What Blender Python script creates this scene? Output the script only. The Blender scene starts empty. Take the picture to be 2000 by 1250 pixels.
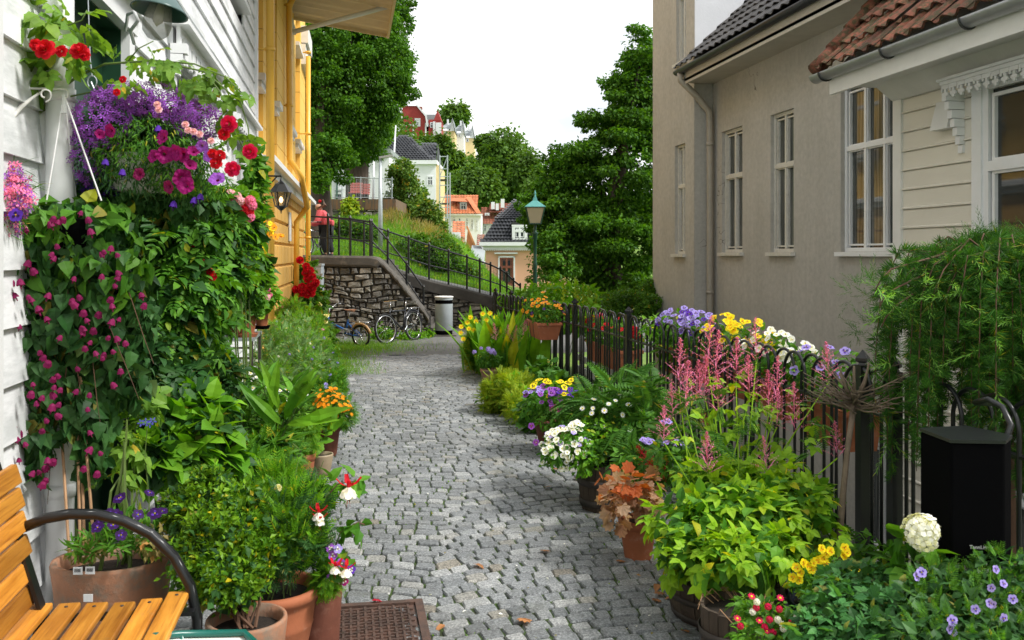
import bpy, math, random
import numpy as np
from mathutils import Vector, Matrix
PI = math.pi
R = math.radians
S = bpy.context.scene
COL = S.collection
rng = np.random.default_rng(7)
random.seed(7)
F_ = 1800.0; CX = 1000.0; HY = 497.0; CAMZ = 1.55
TH = math.atan(320.0 / F_); ST, CT = math.sin(TH), math.cos(TH)

def W(px, py, D):
    """photo pixel at a depth D -> point in the place"""
    u = (px - CX) / F_ * D
    return Vector((D * ST + u * CT, D * CT - u * ST, CAMZ - (py - HY) / F_ * D))
def DX(px, X):
    """depth at which the plane x = X is seen in pixel column px"""
    return X / ((px - CX) / F_ * CT + ST)
def YX(px, X):
    D = DX(px, X); u = (px - CX) / F_ * D
    return D * CT - u * ST
def gz(y):
    t = min(1, max(0, (y - 9.5) / 10)); return -0.40 * t * t * (3 - 2 * t)
def G(px, py):
    z = 0
    for _ in range(30):
        D = F_ * (CAMZ - z) / (py - HY); p = W(px, py, D); z = 0.6*z + 0.4*gz(p.y)
    return p

# ---------------------------------------------------------------- mesh builder
class MB:
    def __init__(s): s.V = []; s.F = []; s.n = 0
    def add(s, V, F, mi=0):
        V = np.asarray(V, dtype=np.float64).reshape(-1, 3)
        s.V.append(V)
        if isinstance(F, np.ndarray): s.F.append((F + s.n, mi))
        else:
            by = {}
            for f in F: by.setdefault(len(f), []).append(f)
            for k, fs in by.items(): s.F.append((np.array(fs, dtype=np.int64) + s.n, mi))
        s.n += len(V); return s
    def tm(s, T, M, P, mo=0):
        """instances of template T: M (n,3,3), P (n,3)"""
        V, FS = T
        n = len(P)
        if n == 0: return s
        A = np.einsum('nij,vj->nvi', M, V) + P[:, None, :]
        off = (np.arange(n) * len(V))[:, None, None] + s.n
        s.V.append(A.reshape(-1, 3))
        for F, mi in FS:
            s.F.append(((F[None] + off).reshape(-1, F.shape[1]), mi + mo))
        s.n += n * len(V); return s
    def box(s, x0, x1, y0, y1, z0, z1, mi=0, M=None):
        V = np.array([(x, y, z) for x in (x0, x1) for y in (y0, y1) for z in (z0, z1)], float)
        if M is not None: V = np.array([tuple(M @ Vector(v)) for v in V])
        return s.add(V, [(0,1,3,2),(4,6,7,5),(0,4,5,1),(2,3,7,6),(0,2,6,4),(1,5,7,3)], mi)
    def beam(s, a, b, w, h, mi=0, up=(0,0,1)):
        a = Vector(a); b = Vector(b); y = (b-a).normalized(); x = y.cross(Vector(up))
        if x.length < 1e-4: x = y.cross(Vector((1,0,0)))
        x.normalize(); z = x.cross(y)
        M = Matrix((x, y, z)).transposed().to_4x4(); M.translation = a
        return s.box(-w/2, w/2, 0, (b-a).length, -h/2, h/2, mi, M)
    def tube(s, pts, r, n=6, mi=0, cap=True):
        P = [Vector(p) for p in pts]; m = len(P)
        rs = r if isinstance(r, (list, tuple)) else [r]*m
        ref = Vector((0,0,1)); V = []
        t0 = (P[1]-P[0]).normalized()
        if abs(t0.z) > .9: ref = Vector((1,0,0))
        x = t0.cross(ref).normalized()
        for i in range(m):
            t = (P[min(i+1, m-1)] - P[max(i-1, 0)])
            t = t.normalized() if t.length > 1e-9 else t0
            x = (x - t*x.dot(t)); x = x.normalized() if x.length > 1e-6 else t.orthogonal().normalized()
            y = t.cross(x)
            for k in range(n):
                a = 2*PI*k/n; V.append(P[i] + (x*math.cos(a)+y*math.sin(a))*rs[i])
        F = [(i*n+k, i*n+(k+1)%n, (i+1)*n+(k+1)%n, (i+1)*n+k) for i in range(m-1) for k in range(n)]
        s.add([tuple(v) for v in V], F, mi)
        if cap:
            s.F.append((np.array([[s.n-m*n+k for k in range(n)][::-1]]), mi))
            s.F.append((np.array([[s.n-n+k for k in range(n)]]), mi))
        return s
    def lathe(s, c, prof, n=24, mi=0, sx=1, sy=1, wob=0):
        c = Vector(c); V = []; m = len(prof)
        for (r, z) in prof:
            for k in range(n):
                a = 2*PI*k/n; q = r*(1+wob*math.sin(3*a+z*9))
                V.append((c.x+q*sx*math.cos(a), c.y+q*sy*math.sin(a), c.z+z))
        F = [(i*n+k, i*n+(k+1)%n, (i+1)*n+(k+1)%n, (i+1)*n+k) for i in range(m-1) for k in range(n)]
        return s.add(V, F, mi)
    def disc(s, c, r, n=20, mi=0, sx=1, sy=1):
        return s.add([(c[0]+r*sx*math.cos(2*PI*k/n), c[1]+r*sy*math.sin(2*PI*k/n), c[2]) for k in range(n)], [tuple(range(n))], mi)
    def prism(s, poly, axis, a, b, mi=0):
        """poly of 2D points extruded along axis from a to b"""
        def mk(p, t):
            return {'x': (t, p[0], p[1]), 'y': (p[0], t, p[1]), 'z': (p[0], p[1], t)}[axis]
        n = len(poly); V = [mk(p, a) for p in poly] + [mk(p, b) for p in poly]
        F = [tuple(range(n))[::-1], tuple(range(n, 2*n))] + [(k, (k+1) % n, n+(k+1) % n, n+k) for k in range(n)]
        return s.add(V, F, mi)
    def build(s, name, mats, parent=None, smooth=False, rec=True):
        V = np.concatenate(s.V) if s.V else np.zeros((0,3))
        off = np.zeros(3)
        if parent is not None:
            o = parent
            while o is not None: off += np.array(o.location); o = o.parent
        V = V - off
        me = bpy.data.meshes.new(name)
        if len(V):
            me.vertices.add(len(V)); me.vertices.foreach_set('co', V.astype(np.float32).ravel())
            nl = sum(f.size for f, _ in s.F); nf = sum(len(f) for f, _ in s.F)
            li = np.concatenate([f.ravel() for f, _ in s.F]).astype(np.int32)
            tot = np.concatenate([np.full(len(f), f.shape[1]) for f, _ in s.F])
            st = np.concatenate([[0], np.cumsum(tot)[:-1]]).astype(np.int32)
            mi = np.concatenate([np.full(len(f), m) for f, m in s.F]).astype(np.int32)
            me.loops.add(nl); me.polygons.add(nf)
            me.polygons.foreach_set('loop_start', st)
            me.loops.foreach_set('vertex_index', li)
            me.polygons.foreach_set('material_index', mi)
            me.polygons.foreach_set('use_smooth', np.full(nf, bool(smooth)))
            me.update(calc_edges=True); me.validate()
        for m in (mats if isinstance(mats, (list, tuple)) else [mats]): me.materials.append(m)
        o = bpy.data.objects.new(name, me); COL.objects.link(o)
        if parent is not None: o.parent = parent
        return o
LABELS = set()
def tag(o, label=None, cat=None, group=None, kind=None):
    if label:
        if label in LABELS and not group: print('DUP LABEL', label)
        LABELS.add(label); o['label'] = label
    if cat: o['category'] = cat
    if group: o['group'] = group
    if kind: o['kind'] = kind
    return o
def thing(name, label, cat, loc=(0,0,0), group=None):
    o = bpy.data.objects.new(name, None); COL.objects.link(o); o.location = loc; o.empty_display_size = .1
    return tag(o, label, cat, group)
def struct(name, mb, m, label=None, smooth=False):
    return tag(mb.build(name, m, None, smooth), label, None, None, 'structure')
def dup_tree(o, parent=None):
    c = o.copy(); COL.objects.link(c); c.parent = parent
    for ch in list(o.children): dup_tree(ch, c)
    return c

# ---------------------------------------------------------------- materials
def newmat(name):
    m = bpy.data.materials.new(name); m.use_nodes = True; nt = m.node_tree
    return m, nt, nt.nodes['Principled BSDF'], nt.nodes['Material Output']
def nd(nt, t, **k):
    n = nt.nodes.new(t)
    for a, v in k.items(): setattr(n, a, v)
    return n
def mixc(nt, fac, A, B, blend='MIX'):
    m = nd(nt, 'ShaderNodeMix', data_type='RGBA', blend_type=blend)
    for sock, v in ((m.inputs[0], fac), (m.inputs[6], A), (m.inputs[7], B)):
        if hasattr(v, 'links') or isinstance(v, bpy.types.NodeSocket): nt.links.new(v, sock)
        elif isinstance(v, (int, float)): sock.default_value = v
        else: sock.default_value = (*v, 1)
    return m.outputs[2]
def noise(nt, scale, detail=4, rough=.6, vec=None, stretch=None):
    tc = nd(nt, 'ShaderNodeTexCoord'); src = tc.outputs['Object'] if vec is None else vec
    if stretch:
        mp = nd(nt, 'ShaderNodeMapping'); mp.inputs['Scale'].default_value = stretch
        nt.links.new(src, mp.inputs[0]); src = mp.outputs[0]
    n = nd(nt, 'ShaderNodeTexNoise'); n.inputs['Scale'].default_value = scale
    n.inputs['Detail'].default_value = detail; n.inputs['Roughness'].default_value = rough
    nt.links.new(src, n.inputs['Vector']); return n.outputs[0]
def ramp(nt, fac, stops):
    r = nd(nt, 'ShaderNodeValToRGB'); e = r.color_ramp.elements
    while len(e) < len(stops): e.new(.5)
    for i, (p, c) in enumerate(stops):
        e[i].position = p; e[i].color = (c, c, c, 1) if isinstance(c, (int, float)) else (*c, 1)
    nt.links.new(fac, r.inputs[0]); return r.outputs[0]
def island(nt):
    return nd(nt, 'ShaderNodeNewGeometry').outputs['Random Per Island']
def bump(nt, b, h, strength, dist=.01):
    n = nd(nt, 'ShaderNodeBump'); n.inputs['Strength'].default_value = strength; n.inputs['Distance'].default_value = dist
    nt.links.new(h, n.inputs['Height']); nt.links.new(n.outputs[0], b.inputs['Normal'])
def mat(name, col, rough=.7, var=.15, vs=6, bp=0, bs=40, metal=0, col2=None, isl=0, stretch=None, spec=.5, c2=(.45,.62)):
    m, nt, b, out = newmat(name)
    c = mixc(nt, ramp(nt, noise(nt, vs, 5, .65, None, stretch), [(.3, 0), (.7, 1)]), tuple(x*(1-var) for x in col), tuple(min(1, x*(1+var)) for x in col))
    if col2 is not None:
        c = mixc(nt, ramp(nt, noise(nt, vs*1.7+.31, 6, .7, None, stretch), [(c2[0], 0), (c2[1], 1)]), c, col2)
    if isl:
        r = ramp(nt, island(nt), [(0, 1-isl), (1, 1+isl)])
        v = nd(nt, 'ShaderNodeVectorMath', operation='SCALE'); nt.links.new(c, v.inputs[0])
        mr = nd(nt, 'ShaderNodeMapRange'); mr.inputs[3].default_value = 1-isl; mr.inputs[4].default_value = 1+isl
        nt.links.new(island(nt), mr.inputs[0]); nt.links.new(mr.outputs[0], v.inputs[3]); c = v.outputs[0]
    nt.links.new(c, b.inputs['Base Color'])
    b.inputs['Roughness'].default_value = rough; b.inputs['Metallic'].default_value = metal
    b.inputs['Specular IOR Level'].default_value = spec
    if bp: bump(nt, b, noise(nt, bs, 6, .7, None, stretch), bp)
    return m
def leafm(name, col, col2=None, rough=.5, trans=.3, var=.35, patch=1.5, spec=.2, aged=True):
    """leaf: colour wanders per leaf between two greens, lets some light through"""
    m, nt, b, out = newmat(name)
    col2 = col2 or (col[0]*1.9+.01, col[1]*1.6, col[2]*1.2)
    c = mixc(nt, island(nt), col, col2)
    if aged: c = mixc(nt, ramp(nt, island(nt), [(.955, 0), (.985, 1)]), c, (min(.6, col2[0]*2.2+.06), col2[1]*1.05+.02, col2[2]*.8))
    pn = ramp(nt, noise(nt, patch, 3, .6), [(.32, 1-var), (.68, 1+var)])
    mr = nd(nt, 'ShaderNodeMapRange'); mr.inputs[1].default_value = .32; mr.inputs[2].default_value = .68
    mr.inputs[3].default_value = 1-var; mr.inputs[4].default_value = 1+var
    nt.links.new(noise(nt, patch, 3, .6), mr.inputs[0])
    v = nd(nt, 'ShaderNodeVectorMath', operation='SCALE'); nt.links.new(c, v.inputs[0]); nt.links.new(mr.outputs[0], v.inputs[3])
    nt.links.new(v.outputs[0], b.inputs['Base Color']); b.inputs['Roughness'].default_value = rough
    b.inputs['Specular IOR Level'].default_value = spec
    if trans:
        t = nd(nt, 'ShaderNodeBsdfTranslucent'); mx = nd(nt, 'ShaderNodeMixShader'); mx.inputs[0].default_value = trans
        sc = nd(nt, 'ShaderNodeVectorMath', operation='MULTIPLY'); sc.inputs[1].default_value = (1.8, 1.7, .4)
        nt.links.new(v.outputs[0], sc.inputs[0]); nt.links.new(sc.outputs[0], t.inputs[0])
        nt.links.new(b.outputs[0], mx.inputs[1]); nt.links.new(t.outputs[0], mx.inputs[2]); nt.links.new(mx.outputs[0], out.inputs[0])
    return m
def petal(name, col, var=.25, trans=.25):
    return leafm(name, tuple(x*(1-var) for x in col), tuple(min(1, x*(1+var)) for x in col), .6, trans, .12, 8, .2, False)
def glass(name, tint=(.02,.025,.03), curtain=None):
    m, nt, b, out = newmat(name)
    b.inputs['Roughness'].default_value = .03; b.inputs['Specular IOR Level'].default_value = .5
    if curtain:
        w = ramp(nt, noise(nt, 5, 3, .5, None, (6, 6, .25)), [(.4, tint), (.75, curtain)])
        nt.links.new(w, b.inputs['Base Color'])
    else: b.inputs['Base Color'].default_value = (*tint, 1)
    return m
M = {}
M['white_wood'] = mat('painted_white_boards', (.84,.85,.86), .5, .06, 5, .15, 60, col2=(.6,.62,.62), stretch=(1,.2,1))
M['white_trim'] = mat('white_gloss_trim', (.78,.79,.79), .4, .04, 5, .08, 50)
M['cream_wood'] = mat('cream_painted_boards', (.73,.69,.59), .5, .05, 4, .25, 90, stretch=(1,.15,1))
M['cream_trim'] = mat('cream_trim', (.76,.75,.71), .5, .05, 5)
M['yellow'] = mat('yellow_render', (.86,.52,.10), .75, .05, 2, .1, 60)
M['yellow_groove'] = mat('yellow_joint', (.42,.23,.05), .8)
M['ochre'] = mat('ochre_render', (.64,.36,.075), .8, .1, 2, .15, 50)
M['yellow_pipe'] = mat('yellow_pipe', (.80,.45,.06), .35, .06, 3)
M['white_dirty'] = mat('white_stucco', (.70,.69,.66), .7, .1, 6, .2, 40)
M['green_door'] = mat('dark_green_paint', (.008,.05,.022), .45, .1, 4)
def plaster():
    m, nt, b, out = newmat('grey_beige_plaster')
    base = mixc(nt, ramp(nt, noise(nt, .9, 5, .6), [(.3,0),(.7,1)]), (.44,.42,.375), (.52,.495,.445))
    streak = ramp(nt, noise(nt, 2.2, 6, .65, None, (2.2,2.2,.16)), [(.42,0),(.72,1)])
    base = mixc(nt, mixc(nt, .2, (0,0,0), streak), base, (.27,.245,.205))
    fine = ramp(nt, noise(nt, 14, 6, .7), [(.35,(.88,.88,.88)),(.65,(1.06,1.06,1.06))])
    base = mixc(nt, 1, base, fine, 'MULTIPLY')
    vo = nd(nt, 'ShaderNodeTexVoronoi', feature='DISTANCE_TO_EDGE'); vo.inputs['Scale'].default_value = .55
    tc = nd(nt, 'ShaderNodeTexCoord'); dn = nd(nt, 'ShaderNodeVectorMath', operation='ADD')
    nz = nd(nt, 'ShaderNodeTexNoise'); nz.inputs['Scale'].default_value = 3; nt.links.new(tc.outputs['Object'], nz.inputs['Vector'])
    nt.links.new(tc.outputs['Object'], dn.inputs[0]); nt.links.new(nz.outputs[1], dn.inputs[1]); nt.links.new(dn.outputs[0], vo.inputs['Vector'])
    crack = ramp(nt, vo.outputs[0], [(0,1),(.004,0)])
    mask = ramp(nt, noise(nt, .8, 2, .5), [(.58,0),(.62,1)])
    ck = mixc(nt, 1, crack, mask, 'MULTIPLY')
    base = mixc(nt, ck, base, (.12,.11,.09))
    nt.links.new(base, b.inputs['Base Color']); b.inputs['Roughness'].default_value = .85; b.inputs['Specular IOR Level'].default_value = .2
    bump(nt, b, noise(nt, 45, 6, .7), .25, .006)
    return m
M['plaster'] = plaster()
M['plaster_white'] = mat('pale_render', (.66,.67,.70), .8, .05, 2, .3, 30)
M['soffit'] = mat('eave_render', (.54,.50,.43), .8, .08, 3, .1, 30)
M['black_tile'] = mat('black_glazed_tile', (.020,.022,.026), .28, .3, 8, isl=.35)
M['brown_tile'] = mat('weathered_grey_tile', (.050,.045,.042), .5, .35, 10, .2, 60, isl=.4)
M['red_tile'] = mat('mossy_red_clay_tile', (.17,.055,.03), .9, .4, 9, .7, 70, col2=(.055,.042,.014), isl=.35, c2=(.44,.56))
M['orange_tile'] = mat('orange_clay_tile', (.50,.155,.06), .7, .25, 3, isl=.2)
M['redbrown_tile'] = mat('red_brown_clay_tile', (.24,.075,.045), .7, .3, 3, isl=.25)
M['grey_roof'] = mat('grey_slate_roof', (.27,.30,.30), .7, .12, 1)
M['zinc'] = mat('zinc_gutter', (.42,.44,.44), .35, .1, 6, .03, 30, metal=.5)
M['dark_gutter'] = mat('dark_gutter', (.03,.03,.03), .4, .2)
M['beige_pipe'] = mat('beige_pipe', (.36,.32,.26), .5, .1, 5)
M['iron'] = mat('black_painted_iron', (.008,.009,.010), .32, .2, 20, .06, 60)
M['plastic_black'] = mat('black_speaker_cloth', (.0022,.0022,.0026), .95, .1, 30, .2, 600, spec=.04)
M['steel'] = mat('galvanised_steel', (.42,.46,.48), .4, .1, 10, metal=.5)
M['chrome'] = mat('chrome', (.6,.6,.6), .2, .05, metal=1)
M['rubber'] = mat('tyre_rubber', (.012,.012,.012), .8)
M['bin_grey'] = mat('litter_bin_grey', (.36,.40,.42), .45, .08, 6, .05, 30)
M['terracotta'] = mat('terracotta', (.38,.12,.05), .8, .12, 9, .2, 60, col2=(.46,.25,.17), c2=(.56,.8))
M['terracotta_old'] = mat('weathered_terracotta', (.36,.17,.095), .85, .2, 7, .4, 45, col2=(.20,.17,.13), c2=(.44,.66))
M['terracotta_dark'] = mat('dark_terracotta', (.16,.05,.028), .8, .2, 9, .2, 50, col2=(.25,.12,.08), c2=(.55,.8))
M['beige_pot'] = mat('beige_glazed_pot', (.36,.28,.18), .55, .15, 9)
M['soil'] = mat('potting_soil', (.022,.015,.010), .95, .5, 60, 1, 90)
M['barrel'] = mat('old_barrel_oak', (.070,.048,.032), .8, .35, 14, .6, 50, isl=.35, stretch=(3,3,.3))
M['rust_band'] = mat('rusted_band', (.055,.045,.04), .7, .3, 14, .2, 60, metal=.3)
M['blue_bowl'] = mat('dark_blue_plastic', (.008,.014,.035), .3, .1)
M['bark'] = mat('tree_bark', (.075,.055,.042), .9, .35, 10, .8, 30, stretch=(1,1,.3))
M['twig'] = mat('pale_twigs', (.17,.125,.085), .8, .3, 20, .3, 50)
M['stem'] = mat('green_stem', (.10,.16,.03), .6, .25, 10)
M['stem_brown'] = mat('woody_stem', (.11,.055,.03), .8, .25, 10)
M['cane'] = mat('bamboo_cane', (.42,.24,.12), .6, .15, 10)
M['moss_soil'] = mat('mossy_joint_soil', (.026,.024,.017), .95, .4, 9, .8, 60, col2=(.045,.085,.012), c2=(.38,.52))
M['asphalt'] = mat('asphalt', (.13,.13,.125), .9, .2, 5, .4, 150, col2=(.19,.19,.18), c2=(.5,.7))
M['grass_ground'] = mat('grass_ground', (.09,.17,.018), .9, .25, .6, .5, 20, col2=(.17,.26,.03))
M['earth'] = mat('planted_earth', (.035,.045,.018), .95, .4, 3, .8, 30)
M['dryslope'] = mat('wild_slope', (.09,.12,.03), .95, .3, .8, .8, 10, col2=(.20,.15,.06))
M['concrete'] = mat('weathered_concrete', (.085,.078,.068), .9, .3, 3, .5, 40, col2=(.20,.17,.13), c2=(.5,.75))
M['bench_wood'] = None
M['red_paint'] = mat('red_painted_boards', (.34,.035,.03), .7, .1, 1)
M['bench_red'] = mat('faded_red_paint', (.48,.14,.12), .7, .1, 4)
M['pink_wall'] = mat('salmon_render', (.72,.40,.26), .8, .04, .5)
M['white_far'] = mat('white_house_wall', (.76,.77,.79), .8, .04, .5)
M['cream_far'] = mat('pale_yellow_wall', (.74,.58,.30), .8, .05, .5)
M['orange_far'] = mat('orange_wall', (.55,.24,.09), .8, .06, .5)
M['glass'] = glass('window_glass', (.035,.042,.040), (.17,.175,.16))
M['glass_far'] = glass('far_window_glass', (.03,.035,.045))
M['copper'] = mat('green_copper_paint', (.10,.36,.34), .45, .12, 12)
M['lamp_green'] = mat('dark_green_iron', (.012,.075,.045), .4, .15, 8)
M['teal'] = mat('teal_enamel', (.004,.11,.085), .3, .1)
M['cord'] = mat('white_cord', (.8,.8,.8), .7, .05)
M['skin'] = mat('skin', (.52,.28,.19), .6, .05)
M['red_petal'] = petal('crimson_petals', (.45,.008,.018))
def opalm():
    m, nt, b, out = newmat('cream_lantern_glass'); b.inputs['Base Color'].default_value = (.62,.55,.38,1); b.inputs['Roughness'].default_value = .25
    b.inputs['Transmission Weight'].default_value = .0; return m
M['opal'] = opalm()
def panem(col, f):
    m, nt, b, out = newmat('thin_lantern_glass'); tr = nd(nt, 'ShaderNodeBsdfTransparent'); tr.inputs[0].default_value = (*col, 1); mx = nd(nt, 'ShaderNodeMixShader'); mx.inputs[0].default_value = f
    b.inputs['Roughness'].default_value = .05; b.inputs['Base Color'].default_value = (.35,.33,.28,1)
    nt.links.new(tr.outputs[0], mx.inputs[1]); nt.links.new(b.outputs[0], mx.inputs[2]); nt.links.new(mx.outputs[0], out.inputs[0]); return m
M['thin'] = panem((.95,.93,.85), .25); M['thin2'] = panem((.93,.95,.95), .5)
def clearm():
    m, nt, b, out = newmat('clear_glass'); b.inputs['Base Color'].default_value = (.95,.97,.97,1); b.inputs['Roughness'].default_value = .04
    b.inputs['Transmission Weight'].default_value = 1; b.inputs['IOR'].default_value = 1.25; return m
M['clear'] = clearm()
def glowm():
    m, nt, b, out = newmat('lit_bulb'); b.inputs['Emission Color'].default_value = (1,.62,.25,1); b.inputs['Emission Strength'].default_value = 4; return m
M['bulb'] = glowm()
def benchm():
    m, nt, b, out = newmat('varnished_pine_slat')
    c = mixc(nt, ramp(nt, noise(nt, 9, 6, .6, None, (3,.35,3)), [(.3,0),(.7,1)]), (.42,.15,.015), (.72,.32,.045))
    c = mixc(nt, ramp(nt, noise(nt, 30, 4, .6, None, (4,.12,4)), [(.5,0),(.75,1)]), c, (.30,.10,.012))
    c = mixc(nt, ramp(nt, noise(nt, 7, 6, .75, None, (1.5,.8,1.5)), [(.58, 0), (.75, .55)]), c, (.26,.17,.085))
    v = nd(nt, 'ShaderNodeVectorMath', operation='SCALE'); nt.links.new(c, v.inputs[0])
    oi = nd(nt, 'ShaderNodeObjectInfo'); mr = nd(nt, 'ShaderNodeMapRange'); mr.inputs[3].default_value = .55; mr.inputs[4].default_value = 1.15
    nt.links.new(oi.outputs['Random'], mr.inputs[0]); nt.links.new(mr.outputs[0], v.inputs[3])
    nt.links.new(v.outputs[0], b.inputs['Base Color']); b.inputs['Roughness'].default_value = .38
    bump(nt, b, noise(nt, 40, 4, .6, None, (4,.15,4)), .25, .003); return m
M['bench_wood'] = benchm()
def cobblem():
    m, nt, b, out = newmat('granite_setts')
    i = island(nt)
    c = ramp(nt, i, [(0,(.135,.143,.150)),(.35,(.215,.225,.233)),(.6,(.17,.178,.186)),(.90,(.31,.315,.315)),(.985,(.23,.22,.195)),(1,(.19,.17,.14))])
    sp = nd(nt, 'ShaderNodeTexVoronoi'); sp.inputs['Scale'].default_value = 240
    tc = nd(nt, 'ShaderNodeTexCoord'); nt.links.new(tc.outputs['Object'], sp.inputs['Vector'])
    g = ramp(nt, noise(nt, 95, 4, .85), [(.36,(.35,.36,.38)),(.5,(1,1,1)),(.62,(2.2,2.2,2.15))])
    c = mixc(nt, .85, c, g, 'MULTIPLY')
    c = mixc(nt, .9, c, ramp(nt, noise(nt, 1.3, 5, .6), [(.3,(.78,.78,.76)),(.7,(1.2,1.2,1.2))]), 'MULTIPLY')
    c = mixc(nt, ramp(nt, noise(nt, 2.2, 5, .7), [(.55,0),(.72,.5)]), c, (.085,.090,.05))
    c = mixc(nt, ramp(nt, noise(nt, .75, 5, .7), [(.5,0),(.7,.4)]), c, (.075,.068,.052))
    nt.links.new(c, b.inputs['Base Color']); b.inputs['Roughness'].default_value = .5; b.inputs['Specular IOR Level'].default_value = .5
    nt.links.new(ramp(nt, noise(nt, 60, 4, .7), [(.3,.38),(.7,.7)]), b.inputs['Roughness'])
    bump(nt, b, noise(nt, 75, 6, .75), .7, .008); return m
M['cobble'] = cobblem()
def stonem():
    m, nt, b, out = newmat('rough_field_stone')
    c = ramp(nt, island(nt), [(0,(.095,.094,.090)),(.4,(.17,.167,.155)),(.7,(.22,.21,.18)),(.9,(.34,.33,.30)),(1,(.16,.145,.11))])
    c = mixc(nt, 1, c, ramp(nt, noise(nt, 5, 6, .7), [(.3,(.5,.5,.5)),(.7,(1.5,1.45,1.4))]), 'MULTIPLY')
    nt.links.new(c, b.inputs['Base Color']); b.inputs['Roughness'].default_value = .9
    bump(nt, b, noise(nt, 12, 6, .75), .9, .04); return m
M['stone'] = stonem()
# leaf materials
L = {}
L['tree'] = leafm('lime_tree_leaves', (.028,.098,.009), (.095,.225,.014), trans=.38, patch=.8, aged=False)
L['tree2'] = leafm('far_tree_leaves', (.050,.125,.014), (.115,.215,.026), trans=.3, patch=.25, aged=False)
L['hedge'] = leafm('hedge_leaves', (.045,.13,.012), (.10,.22,.015), trans=.3)
L['wild'] = leafm('slope_shrub_leaves', (.06,.14,.02), (.15,.24,.035), trans=.3)
L['dark'] = leafm('dark_climber_and_shade_leaves', (.018,.070,.016), (.055,.140,.034), trans=.2, patch=5)  # dark climbers; also inner leaves, whose dark green paints in the shade
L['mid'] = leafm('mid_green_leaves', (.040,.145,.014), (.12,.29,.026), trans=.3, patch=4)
L['bright'] = leafm('bright_green_leaves', (.08,.24,.014), (.19,.40,.022), trans=.35, patch=4)
L['lime'] = leafm('lime_green_leaves', (.17,.35,.016), (.30,.48,.025), trans=.35, patch=4, var=.2)
L['box'] = leafm('box_leaves', (.045,.14,.010), (.20,.37,.018), trans=.3, patch=9, rough=.4, spec=.2)
L['rose'] = leafm('rose_leaves', (.10,.22,.028), (.19,.33,.05), trans=.35, patch=5)
L['silver'] = leafm('silvery_leaves', (.13,.25,.08), (.22,.36,.14), trans=.3, patch=3)
L['larch'] = leafm('larch_needles', (.020,.085,.014), (.07,.20,.02), trans=.25, patch=7)
L['larch_tip'] = leafm('young_larch_needles', (.17,.40,.05), (.26,.50,.12), trans=.35, patch=7)
L['blue'] = leafm('blue_green_leaves', (.04,.15,.04), (.09,.25,.065), trans=.3, patch=6)
L['fern'] = leafm('fern_leaves', (.04,.13,.018), (.09,.22,.03), trans=.3, patch=6)
L['heuchera'] = leafm('copper_leaves', (.36,.18,.10), (.58,.40,.27), trans=.3, patch=10)
L['heuchera_o'] = leafm('orange_leaves', (.50,.12,.035), (.60,.20,.06), trans=.3, patch=10)
L['yellowgreen'] = leafm('yellow_green_leaves', (.19,.30,.02), (.33,.42,.03), trans=.35, patch=4)
L['dry'] = leafm('dry_grass_blades', (.20,.20,.05), (.34,.26,.10), trans=.3)
L['deadleaf'] = leafm('dead_leaf', (.24,.09,.03), (.38,.18,.07), trans=.1)
L['chlor'] = leafm('grass_blades', (.10,.24,.02), (.19,.38,.035), trans=.35, patch=.8)
PT = {k: petal(k.replace('_', '_')+'_petal', c) for k, c in dict(
    purple=(.30,.085,.50), violet=(.10,.03,.38), magenta=(.27,.005,.125), red=(.55,.008,.02), rose_red=(.60,.010,.08), pink=(.85,.22,.42),
    pale_pink=(.85,.50,.62), yellow=(.88,.68,.012), orange=(.85,.32,.008), white=(.88,.89,.90), lilac=(.38,.30,.74), blue=(.10,.10,.50),
    astilbe=(.70,.22,.42), maroon=(.20,.006,.07), bell=(.22,.012,.085), cream=(.80,.76,.42), crimson=(.35,.005,.02), darkv=(.03,.006,.07)).items()}
# ---------------------------------------------------------------- leaf and flower templates
def A(x): return np.array(x, dtype=np.float64)
def leafT(w=.5, seg=3, fold=.25, curl=.25, p=.8, ws=None):
    ts = np.linspace(0, 1, seg+1); V = [(0,0,0)]; F = []
    rows = []
    for i in range(1, seg):
        t = ts[i]; hw = (ws[i-1] if ws else .5*w*math.sin(PI*t**p)); z = -curl*t*t
        b = len(V); V += [(-hw, t - (.08 if i == 1 else 0), z+fold*hw), (0, t, z), (hw, t-(.08 if i == 1 else 0), z+fold*hw)]; rows.append(b)
    V.append((0, 1, -curl)); e = len(V)-1
    T3 = [(0, rows[0]+1, rows[0]), (0, rows[0]+2, rows[0]+1), (rows[-1], rows[-1]+1, e), (rows[-1]+1, rows[-1]+2, e)]
    FS = [(A(T3).astype(int), 0)]
    Q = []
    for a, b in zip(rows[:-1], rows[1:]): Q += [(a, a+1, b+1, b), (a+1, a+2, b+2, b+1)]
    if Q: FS.append((A(Q).astype(int), 0))
    return (A(V), FS)
def quadleaf(w=.6, fold=.2, curl=.15):
    return (A([(0,0,0),(-w/2,.5,fold*w/2),(0,.5,-curl*.3),(w/2,.5,fold*w/2),(0,1,-curl)]), [(A([(0,2,1),(0,3,2),(1,2,4),(2,3,4)]).astype(int), 0)])
def roundleaf(n=11, lob=.12, cup=.2, nlob=None, notch=True, deep=None):
    V = [(0,.12,0)]; m = n
    for k in range(m):
        a = -PI/2 + .35 + (2*PI-.7)*k/(m-1)
        r = .5*(1 + (lob if k % 2 else -lob))
        if deep: r = .5*(1 - deep*abs(math.sin(a*2.5+PI/4))) if False else .5*(1-(deep if k % 2 == 0 else 0))
        V.append((r*math.cos(a), .45+r*math.sin(a), cup*(r*r)*2-.1*(k % 2)))
    return (A(V), [(A([(0, k, k+1) for k in range(1, m)]).astype(int), 0)])
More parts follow.
